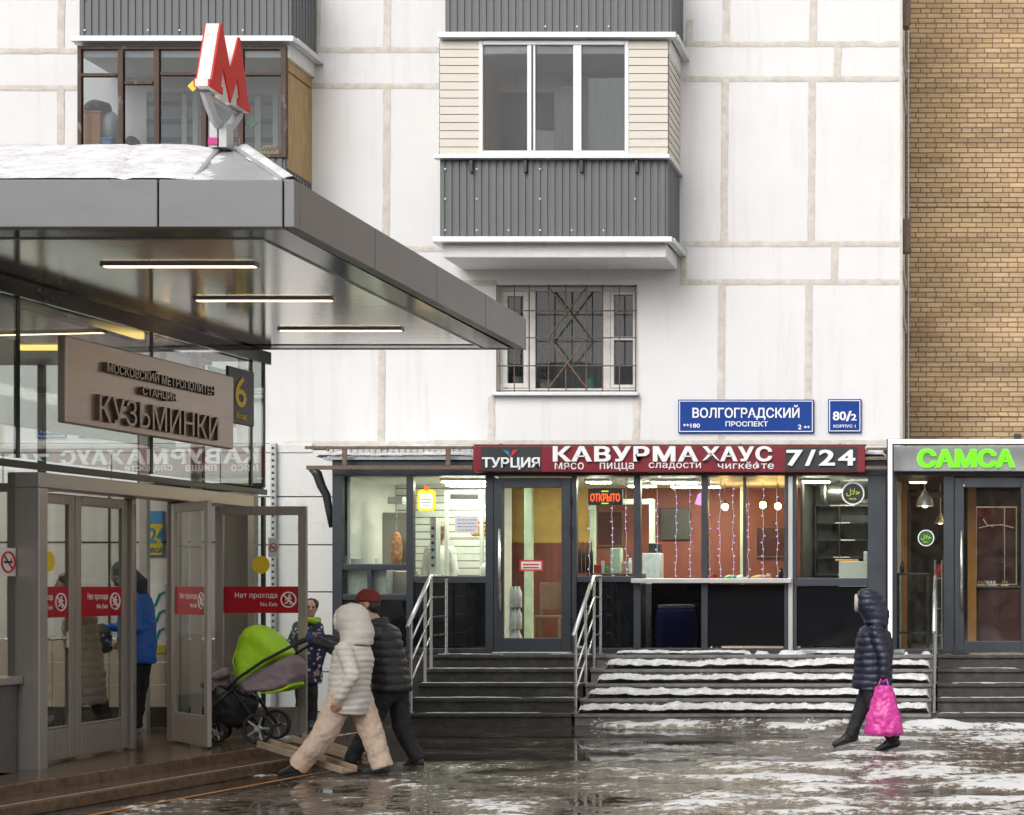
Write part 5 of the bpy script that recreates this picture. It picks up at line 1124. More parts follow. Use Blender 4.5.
mb.box(-13, Wp(18.2, 0, 0).x - .04, 18.12, 18.18, ZTR, ZTR + .1); mb.box(-13, Wp(18.2, 0, 0).x - .04, 18.12, 18.18, ZSO - .1, ZSO - .003)
for x in (-8.35, -9.0, -10.1, -11.3, -12.6): mb.box(x - .035, x + .035, 18.12, 18.18, ZTR + .101, ZSO - .101)
mb.build('glazing_frame', 'black_mullion', pav, bevel=.004)
def wpane(*r):
    for a, b, c, d in r: simple('pane', 'upper_glass' if c > 2.5 else 'station_glass', pav)((a, b, -.012, -.004, c, d), M=Mw)
wpane((9.03, 11.87, ZTR + .03, ZSO - .1), (11.93, 13.87, ZTR + .05, ZSO - .1), (13.93, 15.88, ZTR + .05, ZSO - .1), (15.94, 17.81, ZTR + .05, ZSO - .1), (17.87, 18.1, ZTR + .05, ZSO - .1),
      (9.04, 11.86, 1.0, ZTR - .06), (11.94, 13.86, 1.0, ZTR - .06), (17.46, 18.1, ZF + .1, ZTR - .06))
simple('rear_pane', 'station_glass', pav)((-13, Wp(18.2, 0, 0).x - .04, 18.145, 18.152, ZTR + .1, ZSO - .1))
simple('plinth', 'granite', pav, .01)((US, 13.86, -.25, .02, 0, .92), M=Mw)
simple('plinth_cap', 'steel_brushed', pav, .006)((US, 13.86, -.1, .07, .921, .985), M=Mw)
# portal: jambs, posts and head
mb = MB(); mb.box(13.87, 13.99, -.08, .2, .1, 2.57, M=Mw); mb.box(13.87, 17.5, -.08, .2, 2.572, 2.70, M=Mw); mb.box(16.27, 16.39, -.06, .1, ZF, 2.568, M=Mw); mb.box(17.37, 17.5, -.08, .2, .1, 2.57, M=Mw); mb.box(15.53, 15.6, -.06, .03, ZF, 2.568, M=Mw)
mb.build('portal', 'steel_brushed', pav, bevel=.008)
# canopy
XA, YA, YZ = -4.76, 11.8, 17.97; XZ = -4.72
cp = simple('canopy', 'fascia_gap', pav)((-15, XA - .4, YA + .4, YZ - .1, ZSO + .03, ZCT - .02))
mb = MB(); g = .006
xs = [-15, -12.3, -9.6, PX(158, YA), XA - .08]
for i in range(len(xs) - 1): mb.box(xs[i] + g, xs[i + 1] - g, YA, YA + .1, ZSO, ZCT)
mb.box(XA - .08 + g, XA, YA, YA + .1, ZSO, ZCT)
ys = [YA + .1, 13.4, 14.95, 16.45, YZ]
for i in range(len(ys) - 1):
    a, b = ys[i] + g, ys[i + 1] - g; mb.add([(XA + (XZ - XA) * (y - YA) / (YZ - YA) - dx, y, z) for z in (ZSO, ZCT) for y in (a, b) for dx in (.1, 0)], [(0, 2, 3, 1), (4, 5, 7, 6), (0, 1, 5, 4), (2, 6, 7, 3), (0, 4, 6, 2), (1, 3, 7, 5)])
mb.box(-15, XZ - .1, YZ - .09, YZ, ZSO, ZCT)
mb.build('fascia', 'fascia', cp, bevel=.005)
simple('soffit_border', 'soffit_border', cp)((-15, XA - .11, YA + .105, YA + .4, ZSO + .004, ZSO + .05), (XA - .4, XA - .112, YA + .402, YZ - .1, ZSO + .004, ZSO + .05), (-15, XA - .402, YZ - .3, YZ - .1, ZSO + .004, ZSO + .05))
simple('soffit', 'soffit', cp)((-15, XA - .402, YA + .402, YZ - .302, ZSO + .012, ZSO + .028))
simple('soffit_trim', 'galvanised', cp)((XA - .41, XA - .395, YA + .405, YZ - .1, ZSO - .006, ZSO + .003), (-15, XA - .412, YA + .398, YA + .41, ZSO - .006, ZSO + .003))
simple('wall_beam', 'soffit_border', cp)((US, UC - .05, .016, .06, ZSO - .14, ZSO - .004), M=Mw)
g_ = 'linear lamps in the canopy ceiling'
for i, (py, a, b, lab) in enumerate(((267, 105, 255, 'long slim ceiling lamp of the canopy nearest the front fascia'), (301, 197, 332, 'long slim ceiling lamp in the middle of the canopy ceiling'), (331, 282, 400, 'long slim ceiling lamp of the canopy nearest the white block'))):
    y = 2.55 * F / (585 - py); x0, x1 = PX(a, y), PX(b, y); zb = ZSO - .012
    if i == 0:
        t0 = thing('linear_lamp', lab, 'ceiling lamp', ((x0 + x1) / 2, y, ZSO), g_); w = (x1 - x0) / 2
        simple('housing', 'steel_brushed', t0)((x0 - .02, x1 + .02, y - .045, y + .045, zb + .004, ZSO + .011)); simple('diffuser', 'led_warm', t0)((x0, x1, y - .026, y + .026, zb, zb + .0035))
    else: c = copy_part(t0, None, ((x0 + x1) / 2, y, ZSO)); c['label'] = lab
# roof: low hipped roof behind the fascia
ZR = PZ(150, 13.3); xr = PX(236, 13.3); xe = XA - .1
mb = MB(); mb.add([(-15, YA + .1, ZCT + .01), (xe, YA + .1, ZCT + .01), (xe, YZ - .1, ZCT + .01), (-15, YZ - .1, ZCT + .01), (-15, 13.3, ZR), (xr, 13.3, ZR), (xr, YZ - 1.6, ZR), (-15, YZ - 1.6, ZR)],
                  [(0, 1, 5, 4), (1, 2, 6, 5), (2, 3, 7, 6), (4, 5, 6, 7), (3, 0, 4, 7), (0, 3, 2, 1)])
rf = mb.build('roof', 'roof_metal', pav, norm=True)
mb = MB()
for px0, px1 in ((113, 135), (193, 219), (283, 236)):
    a = Vector((PX(px0, YA + .12), YA + .12, ZCT + .02)); b = Vector((PX(px1, 13.3), 13.3, ZR + .012)); mb.tube([a, b], .022, 6)
mb.build('roof_seam', 'roof_metal', rf)
def roof_snow():
    """snow blanket on the front slope with a ragged right edge"""
    vs = []; fs = []; n = 150; m = 16; kp = []
    for j in range(m + 3):
        for i in range(n + 1):
            v = min(1, j / m); x = -14.9 + (PX(268, 12.5) + 14.9) * i / n; y = YA + .07 + (13.3 - YA - .05) * v + (.5 * (j - m) if j > m else 0)
            z = ZCT + .012 + (ZR - ZCT) * v
            k = fbm(x, y * 1.5, 1.5, 4, 3.3); e = min(1, max(0, (PX(205 + 26 * v, y) - x) / .25 + 1.3 * k))
            px = CX + x / y * F
            if 118 + 16 * v < px < 126 + 16 * v: e *= .25
            if 120 < px < 175 and .1 < v < .6: e = min(e, max(0, .5 + 1.9 * fbm(x * 2, y * 4, 1.5, 4, 9.1)))
            h = .042 * e * (.8 + .7 * k) * min(1, (v + .04) / .08 if v < .04 else 1)
            vs.append((x, y, z + h - (.012 if e <= .01 else 0))); kp.append(e)
    W_ = n + 1
    for j in range(m + 2):
        for i in range(n):
            q = (j * W_ + i, j * W_ + i + 1, (j + 1) * W_ + i + 1, (j + 1) * W_ + i)
            if max(kp[a] for a in q) > .01: fs.append(q)
    MB().add(vs, fs).build('snow', 'snow', smooth=True, norm=False, kind='stuff')
    vs = []; n = 60        # strip lying on the right hip
    for j in range(5):
        for i in range(n + 1):
            v = i / n; a = Vector((xe - .03, YA + .15, ZCT + .02)); b = Vector((xr + .02, 13.3, ZR + .01)); p = a.lerp(b, v); o = (j - 2) / 2
            w_ = .10 * (.6 + abs(fbm(v * 4, 0, 1, 3, 7))); vs.append((p.x + .05 + o * w_, p.y + .03 + o * w_ * .6, p.z + .05 * (1 - o * o) - .04 * max(0, o)))
    MB().add(vs, [(j * (n + 1) + i, j * (n + 1) + i + 1, (j + 1) * (n + 1) + i + 1, (j + 1) * (n + 1) + i) for j in range(4) for i in range(n)]).build('snow', 'snow', smooth=True, norm=False, kind='stuff')
roof_snow()
# inside of the pavilion
ri = Wp(18.1, 0, 0).x - .06
simple('interior_floor', 'wet_granite', pav)((-13, ri - .1, 9, 13.6, ZF - .05, ZF + .0), (-13, -7.75, 13.6, 18.1, ZF - .052, ZF - .002))
simple('interior_ceiling', 'interior_white', pav)((-13, -8.2, 9, 18.1, ZSO - .15, ZSO - .11))
simple('rear_wall', 'interior_white', pav, .004)((-9.06, ri, 18.02, 18.1, 1.17, ZTR - .003), (-10.4, -9.07, 18.02, 18.1, 1.17, ZTR - .003), (-13, -10.41, 18.02, 18.1, 1.17, ZTR - .003))
mb = MB()
for k in range(3):
    for i in range(9): mb.box(-13 + i * .62, min(ri, -13 + (i + 1) * .62 - .006), 18.0, 18.09, .42 + k * .245, .42 + (k + 1) * .245 - .006)
mb.build('rear_tiles', 'interior_tile', pav, bevel=.003)
simple('rear_skirting', 'interior_dark', pav)((-13, ri, 17.98, 18.1, ZF, .415)); simple('far_wall', 'interior_tile', pav)((-13.2, -13, 9, 18.2, 0, ZSO)); simple('front_wall', 'granite', pav)((-13, -8.3, 8.9, 9, 0, ZSO))
simple('rear_joint', 'interior_dark', pav)((-13, ri, 18.012, 18.018, 2.21, 2.225), (-9.3, -9.28, 18.01, 18.017, 1.18, ZTR - .01))
simple('inner_column', 'alu_pale', pav)((PX(146, 17.8) - .05, PX(146, 17.8) + .03, 17.75, 17.83, ZF, ZSO - .16), (PX(190, 16.9) - .04, PX(190, 16.9) + .04, 17.0, 17.08, ZF, ZSO - .16))
y = 18.0
t = thing('poster', 'yellow and blue poster with a big 2 on the rear wall of the station', 'poster', (PX(154, y), y, PZ(556, y)))
simple('panel', 'poster_blue', t)((PX(145, y), PX(163, y), y - .006, y + .012, PZ(556, y), PZ(511, y))); simple('yellow_field', 'poster_yellow', t)((PX(145, y), PX(163, y), y - .01, y - .0065, PZ(555, y), PZ(524, y)))
mb = MB(); mb.text('24', (0, y - .011, 0), EX, EZ, FR, PX(149, y), PX(165, y), PZ(543, y), PZ(527.5, y), .003, .02); mb.text('ЧАСА', (0, y - .011, 0), EX, EZ, FR, PX(148, y), PX(163, y), PZ(552.5, y), PZ(547, y), .003, .02); mb.build('lettering', 'poster_blue', t, norm=False)
t = thing('route_map', 'white board with slanting teal lines on the rear wall of the station', 'map', (PX(156, y), y, PZ(653, y)))
simple('board', 'sign_white', t)((PX(130, y), PX(166, y), y - .006, y + .012, PZ(653, y), PZ(584, y)))
mb = MB()
for q in (600, 618, 636): mb.tube([(PX(150, y), y - .008, PZ(q + 12, y)), (PX(156, y), y - .008, PZ(q + 4, y)), (PX(160, y), y - .008, PZ(q - 6, y)), (PX(165, y), y - .008, PZ(q - 8, y))], .013, 6)
mb.build('route_line', 'teal_line', t)
mb = MB(); mb.box(PX(130, y), PX(166, y), y - .009, y - .0065, PZ(653, y), PZ(645, y)); mb.build('footer_stripe', 'poster_yellow', t)
for px, py, yy, lab in ((46, 346, 16.6, 'yellow tube lamp hanging inside the station behind the upper glass'), (118, 347, 17.4, 'second yellow tube lamp deeper inside the station, partly behind the bronze sign')):
    x, z = PX(px, yy), PZ(py, yy); t = thing('tube_lamp', lab, 'lamp', (x, yy, z))
    MB().tube([(x - .26, yy, z), (x + .26, yy, z)], .045, 12).build('tube', 'lamp_yellow', t); simple('reflector', 'alu_pale', t)((x - .28, x + .28, yy - .06, yy + .06, z + .05, z + .09)); MB().tube([(x, yy, z + .09), (x, yy, ZSO - .155)], .01, 6).build('hanger', 'black_paint', t)
for i, x in enumerate((-10.3, -11.7)):  # glowing panels added out of view to brighten the hall
    t = thing('hall_fill_panel', ('unseen glowing ceiling panel added to brighten the station hall, nearer the glass wall', 'unseen glowing ceiling panel added to brighten the station hall, farther inside')[i], 'ceiling lamp', (x, 15.6, ZSO - .15), 'added fill panels in the station hall')
    simple('diffuser', 'hall_fill', t)((x - .3, x + .3, 14.4, 16.8, ZSO - .175, ZSO - .16)); simple('housing', 'white_plastic', t)((x - .32, x + .32, 14.38, 16.82, ZSO - .159, ZSO - .151))

# doors
def leaf(lab, hinge, direction, w, outside, outward_label=True, push=False, flip=False, dot=False):
    d = Vector((direction[0], direction[1], 0)).normalized(); nrm = Vector((outside[0], outside[1], 0)).normalized(); M = Matrix(((d.x, nrm.x, 0, hinge[0]), (d.y, nrm.y, 0, hinge[1]), (0, 0, 1, ZF + .02), (0, 0, 0, 1))); hgt = 2.33
    mb = MB(); mb.box(0, .085, -.022, .022, 0, hgt, M=M); mb.box(w - .085, w, -.022, .022, 0, hgt, M=M); mb.box(.086, w - .086, -.022, .022, hgt - .09, hgt, M=M); mb.box(.086, w - .086, -.022, .022, 0, .27, M=M); mb.box(.086, w - .086, -.018, .018, .272, .29, M=M)
    dr = mb.build('door', 'bronze_alu', pav, bevel=.006)
    dr['label'] = lab
    simple('pane', 'station_glass', dr)((.086, w - .086, -.004, .004, .292, hgt - .091), M=M)
    simple('red_band', 'band_red', dr)((.088, w - .088, .0045, .0065, 1.245, 1.515), M=M); simple('red_band', 'band_red', dr)((.088, w - .088, -.0065, -.0045, 1.245, 1.515), M=M)
    def Q(x, z, k=.0075): return M @ Vector((x, k, z))
    # lettering faces outwards; reading direction is local x unless flipped
    ux = -d if flip else d; X0 = (lambda x: w - x) if flip else (lambda x: x)
    mb = MB(); o = M @ Vector((w if flip else 0, .007, 0)); 
    right = w - .11; rad = .075
    mb.text('Нет прохода', o, ux, EZ, nrm, .20, right - .19, 1.385, 1.455, .002, .004, spacing=1.05); mb.text('No Exit', o, ux, EZ, nrm, right - .36, right - .19, 1.315, 1.355, .002, .002)
    c = o + ux * (right - .075) + EZ * 1.38
    ring = [c + ux * (rad * math.cos(a * math.pi / 14)) + EZ * (rad * math.sin(a * math.pi / 14)) + nrm * .001 for a in range(29)]; mb.tube(ring, .0075, 5)
    def st(pts, r_=.0075): mb.tube([c + ux * (a * rad) + EZ * (b * rad) + nrm * .001 for a, b in pts], r_, 5)
    mb.disc(c + ux * rad * .12 + EZ * rad * .55, .012, ux, EZ, nrm, .002, 10); st([(.05, .35), (-.05, -.1), (.25, -.3), (.2, -.65)]); st([(-.05, -.1), (-.2, -.4), (-.5, -.45)]); st([(.05, .3), (.4, .1)]); st([(.05, .3), (-.35, .15), (-.4, -.1)]); st([(-.68, .62), (.68, -.62)])
    mb.build('lettering', 'sign_white', dr, norm=False)
    if dot:
        mb = MB(); cy = M @ Vector((w * .5, .006, 1.735)); mb.disc(cy, .09, d, EZ, nrm, .002, 26); mb.build('yellow_dot', 'yellow_paint', dr)
    if push:
        mb = MB(); q0, q1 = M @ Vector((w - .16, .05, 1.06)), M @ Vector((w - .42, .05, 1.06)); mb.tube([q0, q1], .012, 8); mb.tube([M @ Vector((w - .16, .05, .98)), M @ Vector((w - .16, .05, 1.12))], .014, 8); mb.tube([q1, M @ Vector((w - .42, .005, 1.06))], .01, 8); mb.build('handle', 'steel', dr)
    return dr, M
b0 = Wp(13.99, -.03, 0); leaf('closed station door leaf partly hidden by the steel jamb', (b0.x, b0.y), (.07, 1), .71, NV, push=True, dot=True)
b0 = Wp(14.71, -.03, 0); leaf('closed station door leaf next to the open doorway', (b0.x, b0.y), (.07, 1), .81, NV)
b0 = Wp(16.25, .02, 0); leaf('open station door leaf standing slanted in front of the doorway', (b0.x, b0.y), (.70, -.72), .96, Vector((-.72, -.70, 0)))
drD, MD = leaf('wide open station door leaf facing the street with the red Нет прохода band', (-7.57, 16.78), (1, 0), .93, FR, dot=True)
# sticker on the wide open leaf
def nosmoke(c, ux, nrm, w, h, lab, solid=True):
    t = thing('no_smoking_sticker', lab, 'sticker', Vector(c) - EZ * h / 2); c = Vector(c); ux = Vector(ux); nrm = Vector(nrm)
    mb = MB(); mb.add([c + ux * a * w / 2 + EZ * b * h / 2 + nrm * k for k in (0, .003) for a, b in ((-1, -1), (1, -1), (1, 1), (-1, 1))], [(0, 1, 2, 3), (4, 5, 6, 7), (0, 1, 5, 4), (1, 2, 6, 5), (2, 3, 7, 6), (3, 0, 4, 7)]); mb.build('sheet', 'paper', t)
    R = min(w, h) * .42; mb = MB(); q = c + nrm * .005
    mb.tube([q + ux * R * math.cos(a * math.pi / 14) + EZ * R * math.sin(a * math.pi / 14) for a in range(29)], R * .11, 5); mb.tube([q + (-ux + EZ) * R * .7, q + (ux - EZ) * R * .7], R * .1, 5); mb.build('red_ring', 'ink_red', t)
    mb = MB(); mb.tube([q - ux * R * .6 - EZ * .0, q + ux * R * .55], R * .12, 5); mb.tube([q + ux * R * .55 + EZ * R * .1, q + ux * R * .45 + EZ * R * .35], R * .05, 4); mb.build('cigarette', 'ink_black', t)
cc = Wp(13.755, .0, PZ(562, 13.75)); nosmoke(cc + NV * .002, UX, NV, .2, .235, 'square no smoking sticker on the lower station glass beside the steel jamb')
nosmoke((-6.98, 16.772, 2.13), EX, FR, .1, .2, 'small no smoking sticker above the yellow dot on the wide open door')

# bronze station name sign
n0, n1, za, zb, ua, ub = .26, .34, 3.13, 3.87, 14.02, 16.81
sgn = thing('station_sign', 'bronze station name sign reading КУЗЬМИНКИ on the glass wall above the doors', 'sign', Wp((ua + ub) / 2, .3, za))
simple('board', 'sign_bronze', sgn, .012)((ua, ub, n0, n1, za, zb), M=Mw)
simple('bracket', 'steel_brushed', sgn)((ua + .4, ua + .46, .04, n0 - .002, za + .3, za + .36), (ub - .46, ub - .4, .04, n0 - .002, za + .3, za + .36), (ua + .4, ua + .46, .04, n0 - .002, zb - .2, zb - .14), (ub - .46, ub - .4, .04, n0 - .002, zb - .2, zb - .14), M=Mw)
def wtext(s, a, b, z0, z1, k0, d, bold, m, name, par):
    mb = MB(); mb.text(s, Wp(0, k0, 0), UX * 1.00245, EZ, NV, a, b, z0, z1, d, bold); return mb.build(name, m, par, norm=False)
for s, a, b, z0, z1, bo in (('МОСКОВСКИЙ МЕТРОПОЛИТЕН', 14.55, 16.36, 3.625, 3.735, .02), ('СТАНЦИЯ', 15.1, 15.66, 3.475, 3.565, .02), ('КУЗЬМИНКИ', 14.44, 16.45, 3.185, 3.42, .0)):
    wtext(s, a, b, z0, z1, n1 + .001, .036, bo, 'letter_bronze', 'letter_body', sgn); wtext(s, a, b, z0, z1, n1 + .038, .002, bo, 'letter_face', 'letter_face', sgn)
s6 = thing('exit_number_sign', 'dark plate with a big yellow 6 at the corner of the station glass', 'sign', Wp(17.4, .1, 3.44))
simple('plate', 'sign_black', s6, .012)((17.13, 17.68, .08, .11, 3.44, 4.03), M=Mw)
wtext('6', 17.27, 17.5, 3.62, 3.95, .111, .006, .01, 'yellow_paint', 'lettering', s6); wtext('Вход', 17.29, 17.5, 3.49, 3.56, .111, .006, .01, 'yellow_paint', 'lettering', s6)
simple('arm', 'black_mullion', s6)((17.3, 17.34, .04, .078, 3.7, 3.75), (17.5, 17.54, .04, .078, 3.7, 3.75), M=Mw)

# ---- red M on the roof
ms = thing('metro_letter_sign', 'big red letter M with white sides on a grey post above the canopy', 'sign', (-5.97, 13.25, ZR))
SH = [(0, 0), (0, .065), (.045, .065), (.26, .64), (.30, .64), (.5, .27), (.70, .64), (.74, .64), (.955, .065), (1, .065), (1, 0), (.69, 0), (.69, .065), (.735, .065), (.675, .25), (.5, -.03), (.325, .25), (.265, .065), (.31, .065), (.31, 0)]
yl, zl, sc_ = 12.80, 5.622, .74
Mm = Matrix(((0, 1, 0, -5.885), (1, 0, 0, yl), (0, 0, 1, zl), (0, 0, 0, 1)))
pol = [(a * sc_, b * .86) for a, b in SH]
MB().prism(pol, -.05, .05, Mm).build('letter_body', 'm_white', ms)
mb = MB()
for a, b in ((.051, .064), (-.064, -.051)): mb.prism([(p + (.43 - p) * .012, q) for p, q in pol], a, b, Mm)
mb.build('red_face', 'm_red', ms)
mb = MB(); xm = -5.91
mb.box(xm - .07, xm - .005, 13.14, 13.26, ZR - .02, 5.45); mb.box(xm + .005, xm + .07, 13.14, 13.26, ZR - .02, 5.43)
for dy in (-.32, .36): mb.tube([(xm, 13.2, 5.40), (xm, 13.2 + dy * .4, 5.45), (xm, 13.2 + dy * .7, 5.54), (xm, 13.2 + dy * .9, 5.615)], .04, 6)
mb.tube([(xm, 12.9, 5.6), (xm, 13.45, 5.6)], .02, 6)
mb.build('post', 'grey_post', ms, bevel=.004)
simple('tape', 'magenta_tape', ms)((xm - .075, xm - .0, 13.13, 13.27, ZR + .0, ZR + .055))

# platform and steps in front of the doors
def nose(y, off): return -7.40 + .228 * (y - 12.72) + off
def slab(name, off, z0, z1, m, par, y1=17.4, y0=9.0, dx=0):
    mb = MB(); vs = []
    poly = [(-8.2, y0), (nose(y0, off), y0), (nose(y1, off), y1), (-8.2, y1)]
    mb.add([(a, b, z) for z in (z0, z1) for a, b in poly], [(3, 2, 1, 0), (4, 5, 6, 7)] + [(i, (i + 1) % 4, 4 + (i + 1) % 4, 4 + i) for i in range(4)]); return mb.build(name, m, par, bevel=.01)
stp = thing('station_steps', 'low wet brown granite steps in front of the station doors', 'steps', (-7, 14, 0))
slab('platform', 0, 0, ZF, 'wet_granite', stp); slab('step', .40, .0, .1, 'wet_granite', stp, 17.0)
mb = MB()
def stripe(off, z, w, y0=9.0, y1=17.0): mb.add([(nose(y0, off - w), y0, z), (nose(y0, off), y0, z), (nose(y1, off), y1, z), (nose(y1, off - w), y1, z)], [(0, 1, 2, 3)])
stripe(.39, .104, .045); mb.build('edge_stripe', 'ramp_wood', stp)
mb = MB(); stripe(.93, .016, .05, 9, 16.0); o = mb.build('orange_line', 'orange_stripe', norm=False, kind='structure')  # flat orange strip just above the pavement, beyond the steps
t = thing('stroller_ramp', 'pair of pale wooden channels laid from the station step down to the pavement', 'ramp', (-6, 15.6, 0))
for k, (p, q) in enumerate((((264, 746, .22), (350, 773, .02)), ((296, 740, .22), (372, 764, .02)))):
    a = P(p[0], p[1], (H - p[2]) * F / (p[1] - 585)); b = P(q[0], q[1], (H - q[2]) * F / (q[1] - 585)); d = (b - a).normalized(); s_ = Vector((-d.y, d.x, 0)).normalized(); u_ = d.cross(s_) * -1
    if u_.z < 0: u_ = -u_
    mb = MB(); Mx = Matrix(((d.x, s_.x, u_.x, a.x), (d.y, s_.y, u_.y, a.y), (d.z, s_.z, u_.z, a.z), (0, 0, 0, 1))); ln = (b - a).length
    mb.box(0, ln, -.09, .09, 0, .02, M=Mx); mb.box(0, ln, -.09, -.07, .021, .06, M=Mx); mb.box(0, ln, .07, .09, .021, .06, M=Mx); mb.build('channel', 'ramp_wood', t, bevel=.004)
mb = MB(); x = PX(273, YF - .12)
mb.box(x - .035, x + .035, YF - .12, YF - .05, .0, 3.7); o = mb.build('cable_channel', 'galvanised', bevel=.004, label='perforated galvanised channel running up the white wall beside the station corner', cat='channel')
mb = MB()
for k in range(40): mb.box(x - .018, x + .018, YF - .123, YF - .1202, .3 + k * .085, .3 + k * .085 + .035)
mb.build('slot', 'interior_dark', o)
# ================================================================== PEOPLE
def hand(mb, wrist, d, up, s=1.0):
    """palm plus five curled fingers; d = pointing direction, up = back of hand"""
    w, d, up = Vector(wrist), Vector(d).normalized(), Vector(up); up = (up - d * up.dot(d)).normalized(); sd = d.cross(up)
    mb.capsule(w, w + d * .05 * s, .026 * s, .03 * s)
    for k, (o, l) in enumerate(((-.027, .062), (-.009, .072), (.009, .068), (.026, .054))):
        b = w + d * .075 * s + sd * o * s; m1 = b + d * l * .55 * s - up * .012 * s; m2 = m1 + (d * .4 - up) .normalized() * l * .6 * s
        mb.chain([w + d * .05 * s + sd * o * .8 * s, b, m1, m2], [.014 * s, .012 * s, .0105 * s, .009 * s], 10)
    mb.chain([w + d * .025 * s + sd * -.028 * s, w + d * .055 * s + sd * -.052 * s - up * .012 * s, w + d * .09 * s + sd * -.048 * s - up * .03 * s], [.015 * s, .012 * s, .01 * s], 10)
def head(mb, c, fwd, s=1.0, up=EZ):
    c, f, u = Vector(c), Vector(fwd).normalized(), Vector(up).normalized(); l = u.cross(f)
    M = Matrix(((f.x, l.x, u.x, 0), (f.y, l.y, u.y, 0), (f.z, l.z, u.z, 0), (0, 0, 0, 1)))
    q = lambda x, y, z: c + (M @ Vector((x, y, z))) * s
    mb.ell(q(-.012, 0, .025), (.098 * s, .076 * s, .098 * s), M=M); mb.ell(q(.022, 0, -.045), (.068 * s, .058 * s, .072 * s), M=M)
    mb.capsule(q(.085, 0, .02), q(.112, 0, -.022), .010 * s, .016 * s, 10); mb.ell(q(.078, 0, -.062), (.014 * s, .026 * s, .009 * s), M=M); mb.ell(q(.076, 0, -.077), (.014 * s, .022 * s, .008 * s), M=M); mb.ell(q(.066, 0, -.1), (.022 * s, .026 * s, .018 * s), M=M)
    mb.ell(q(.08, 0, .035), (.014 * s, .05 * s, .012 * s), M=M)
    for k in (-1, 1): mb.ell(q(-.012, k * .077, -.012), (.022 * s, .009 * s, .034 * s), M=M); mb.ell(q(.055, k * .036, -.022), (.03 * s, .022 * s, .022 * s), M=M)
    return q
def person(name, label, J, fwd, coat, trousers, shoes, s=1.0, coat_len=.28, coat_w=1.0, quilt=None, leg_r=(.10, .08, .062), hood=None, hat=None, hair=None, glove=None, pattern_fold=.010, head_tilt=0.0, cuff=True, collar=True, hood_s=1.0, coat_d=1.0, belly=.0, arm_r=(.078, .066, .05), bare_arm=None):
    """J: world joints: head, neck, chest, pelvis, and lists armL, armR (shoulder, elbow, wrist), legL, legR (hip, knee, ankle, toe)"""
    f = Vector(fwd).normalized(); lat = EZ.cross(f)
    body = MB(); q = head(body, J['head'], (f - EZ * head_tilt), s)
    body.chain([J['head'] - EZ * .08 * s, J['neck'], J['chest']], [.052 * s, .058 * s, .1 * s])
    body.loft([J['pelvis'] - EZ * .08, J['pelvis'], J['pelvis'].lerp(J['chest'], .5), J['chest'], J['chest'] + EZ * .12 * s, J['neck'] + EZ * .0], [(.08 * s, .13 * s), (.105 * s, .16 * s), (.095 * s, .135 * s), (.11 * s, .165 * s), (.09 * s, .15 * s), (.05 * s, .05 * s)], f)
    for a in ('armL', 'armR'):
        A = J[a]; body.chain([A[0], A[1], A[2]], [.052 * s, .042 * s, .028 * s]); hand(body, A[2], (A[2] - A[1]), J.get(a + '_up', lat if a == 'armL' else -lat), s)
    for l in ('legL', 'legR'):
        G = J[l]; body.chain([G[0], G[1], G[2]], [.085 * s, .056 * s, .04 * s]); body.chain([G[2], G[2] - EZ * .03, G[3]], [.04 * s, .045 * s, .035 * s])
    o = remeshed(body, name, 'skin', None, .0085, sm=3); tag(o, label, 'person')
    zmin = min(v.co.z for v in o.data.vertices); o.data.transform(Matrix.Translation((0, 0, -zmin))); o.location.z += zmin
    def child(mb, nm, m, vox=.012, **k): return remeshed(mb, nm, m, o, vox, **k)
    # coat
    cm = MB(); p, c = J['pelvis'], J['chest']; hem = J.get('hem', p - EZ * coat_len); k = coat_w; kd = coat_d
    cm.loft([hem, hem.lerp(p, .4), p + f * belly * .5, p.lerp(c, .5) + f * belly, c, c + EZ * .10 * s, J['neck'] - EZ * .015], [(.155 * s * kd, .205 * s * k), (.165 * s * kd, .215 * s * k), (.16 * s * kd, .21 * s * k), (.155 * s * kd, .205 * s * k), (.155 * s * kd, .205 * s * k), (.13 * s * kd, .19 * s * k), (.085 * s, .095 * s)], f, 28)
    if collar: cm.loft([J['neck'] - EZ * .05, J['neck'] - EZ * .0, J['neck'] + EZ * .045 * s + f * .012], [(.11 * s, .12 * s), (.098 * s, .10 * s), (.092 * s, .09 * s)], f, 24)
    for a in ('armL', 'armR'):
        A = J[a]; sh = A[0]; e = (A[2] - A[1]).normalized()
        cm.chain([c.lerp(sh, .4) + EZ * .03, sh, A[1], A[2] - e * .02], [.1 * s, arm_r[0] * s, arm_r[1] * s, arm_r[2] * s])
    child(cm, 'coat', coat, quilt=quilt, fold=pattern_fold)
    # trousers
    tm = MB(); tm.ell(p - EZ * .05, (.125 * s, .165 * s, .14 * s))
    for l in ('legL', 'legR'):
        G = J[l]; d = (G[2] - G[1]).normalized(); tm.chain([G[0], G[1], G[2] - d * leg_r[2] * s * .85], [leg_r[0] * s * 1.02, leg_r[1] * s, leg_r[2] * s])
        cu = G[2] + d * .02; tm.loft([G[2] - d * .10, cu, cu + d * .012], [(leg_r[2] * s * .98,) * 2, (leg_r[2] * s * 1.03,) * 2, (leg_r[2] * s * 1.0,) * 2], f)
    child(tm, 'trousers', trousers, fold=.012, fscale=13)
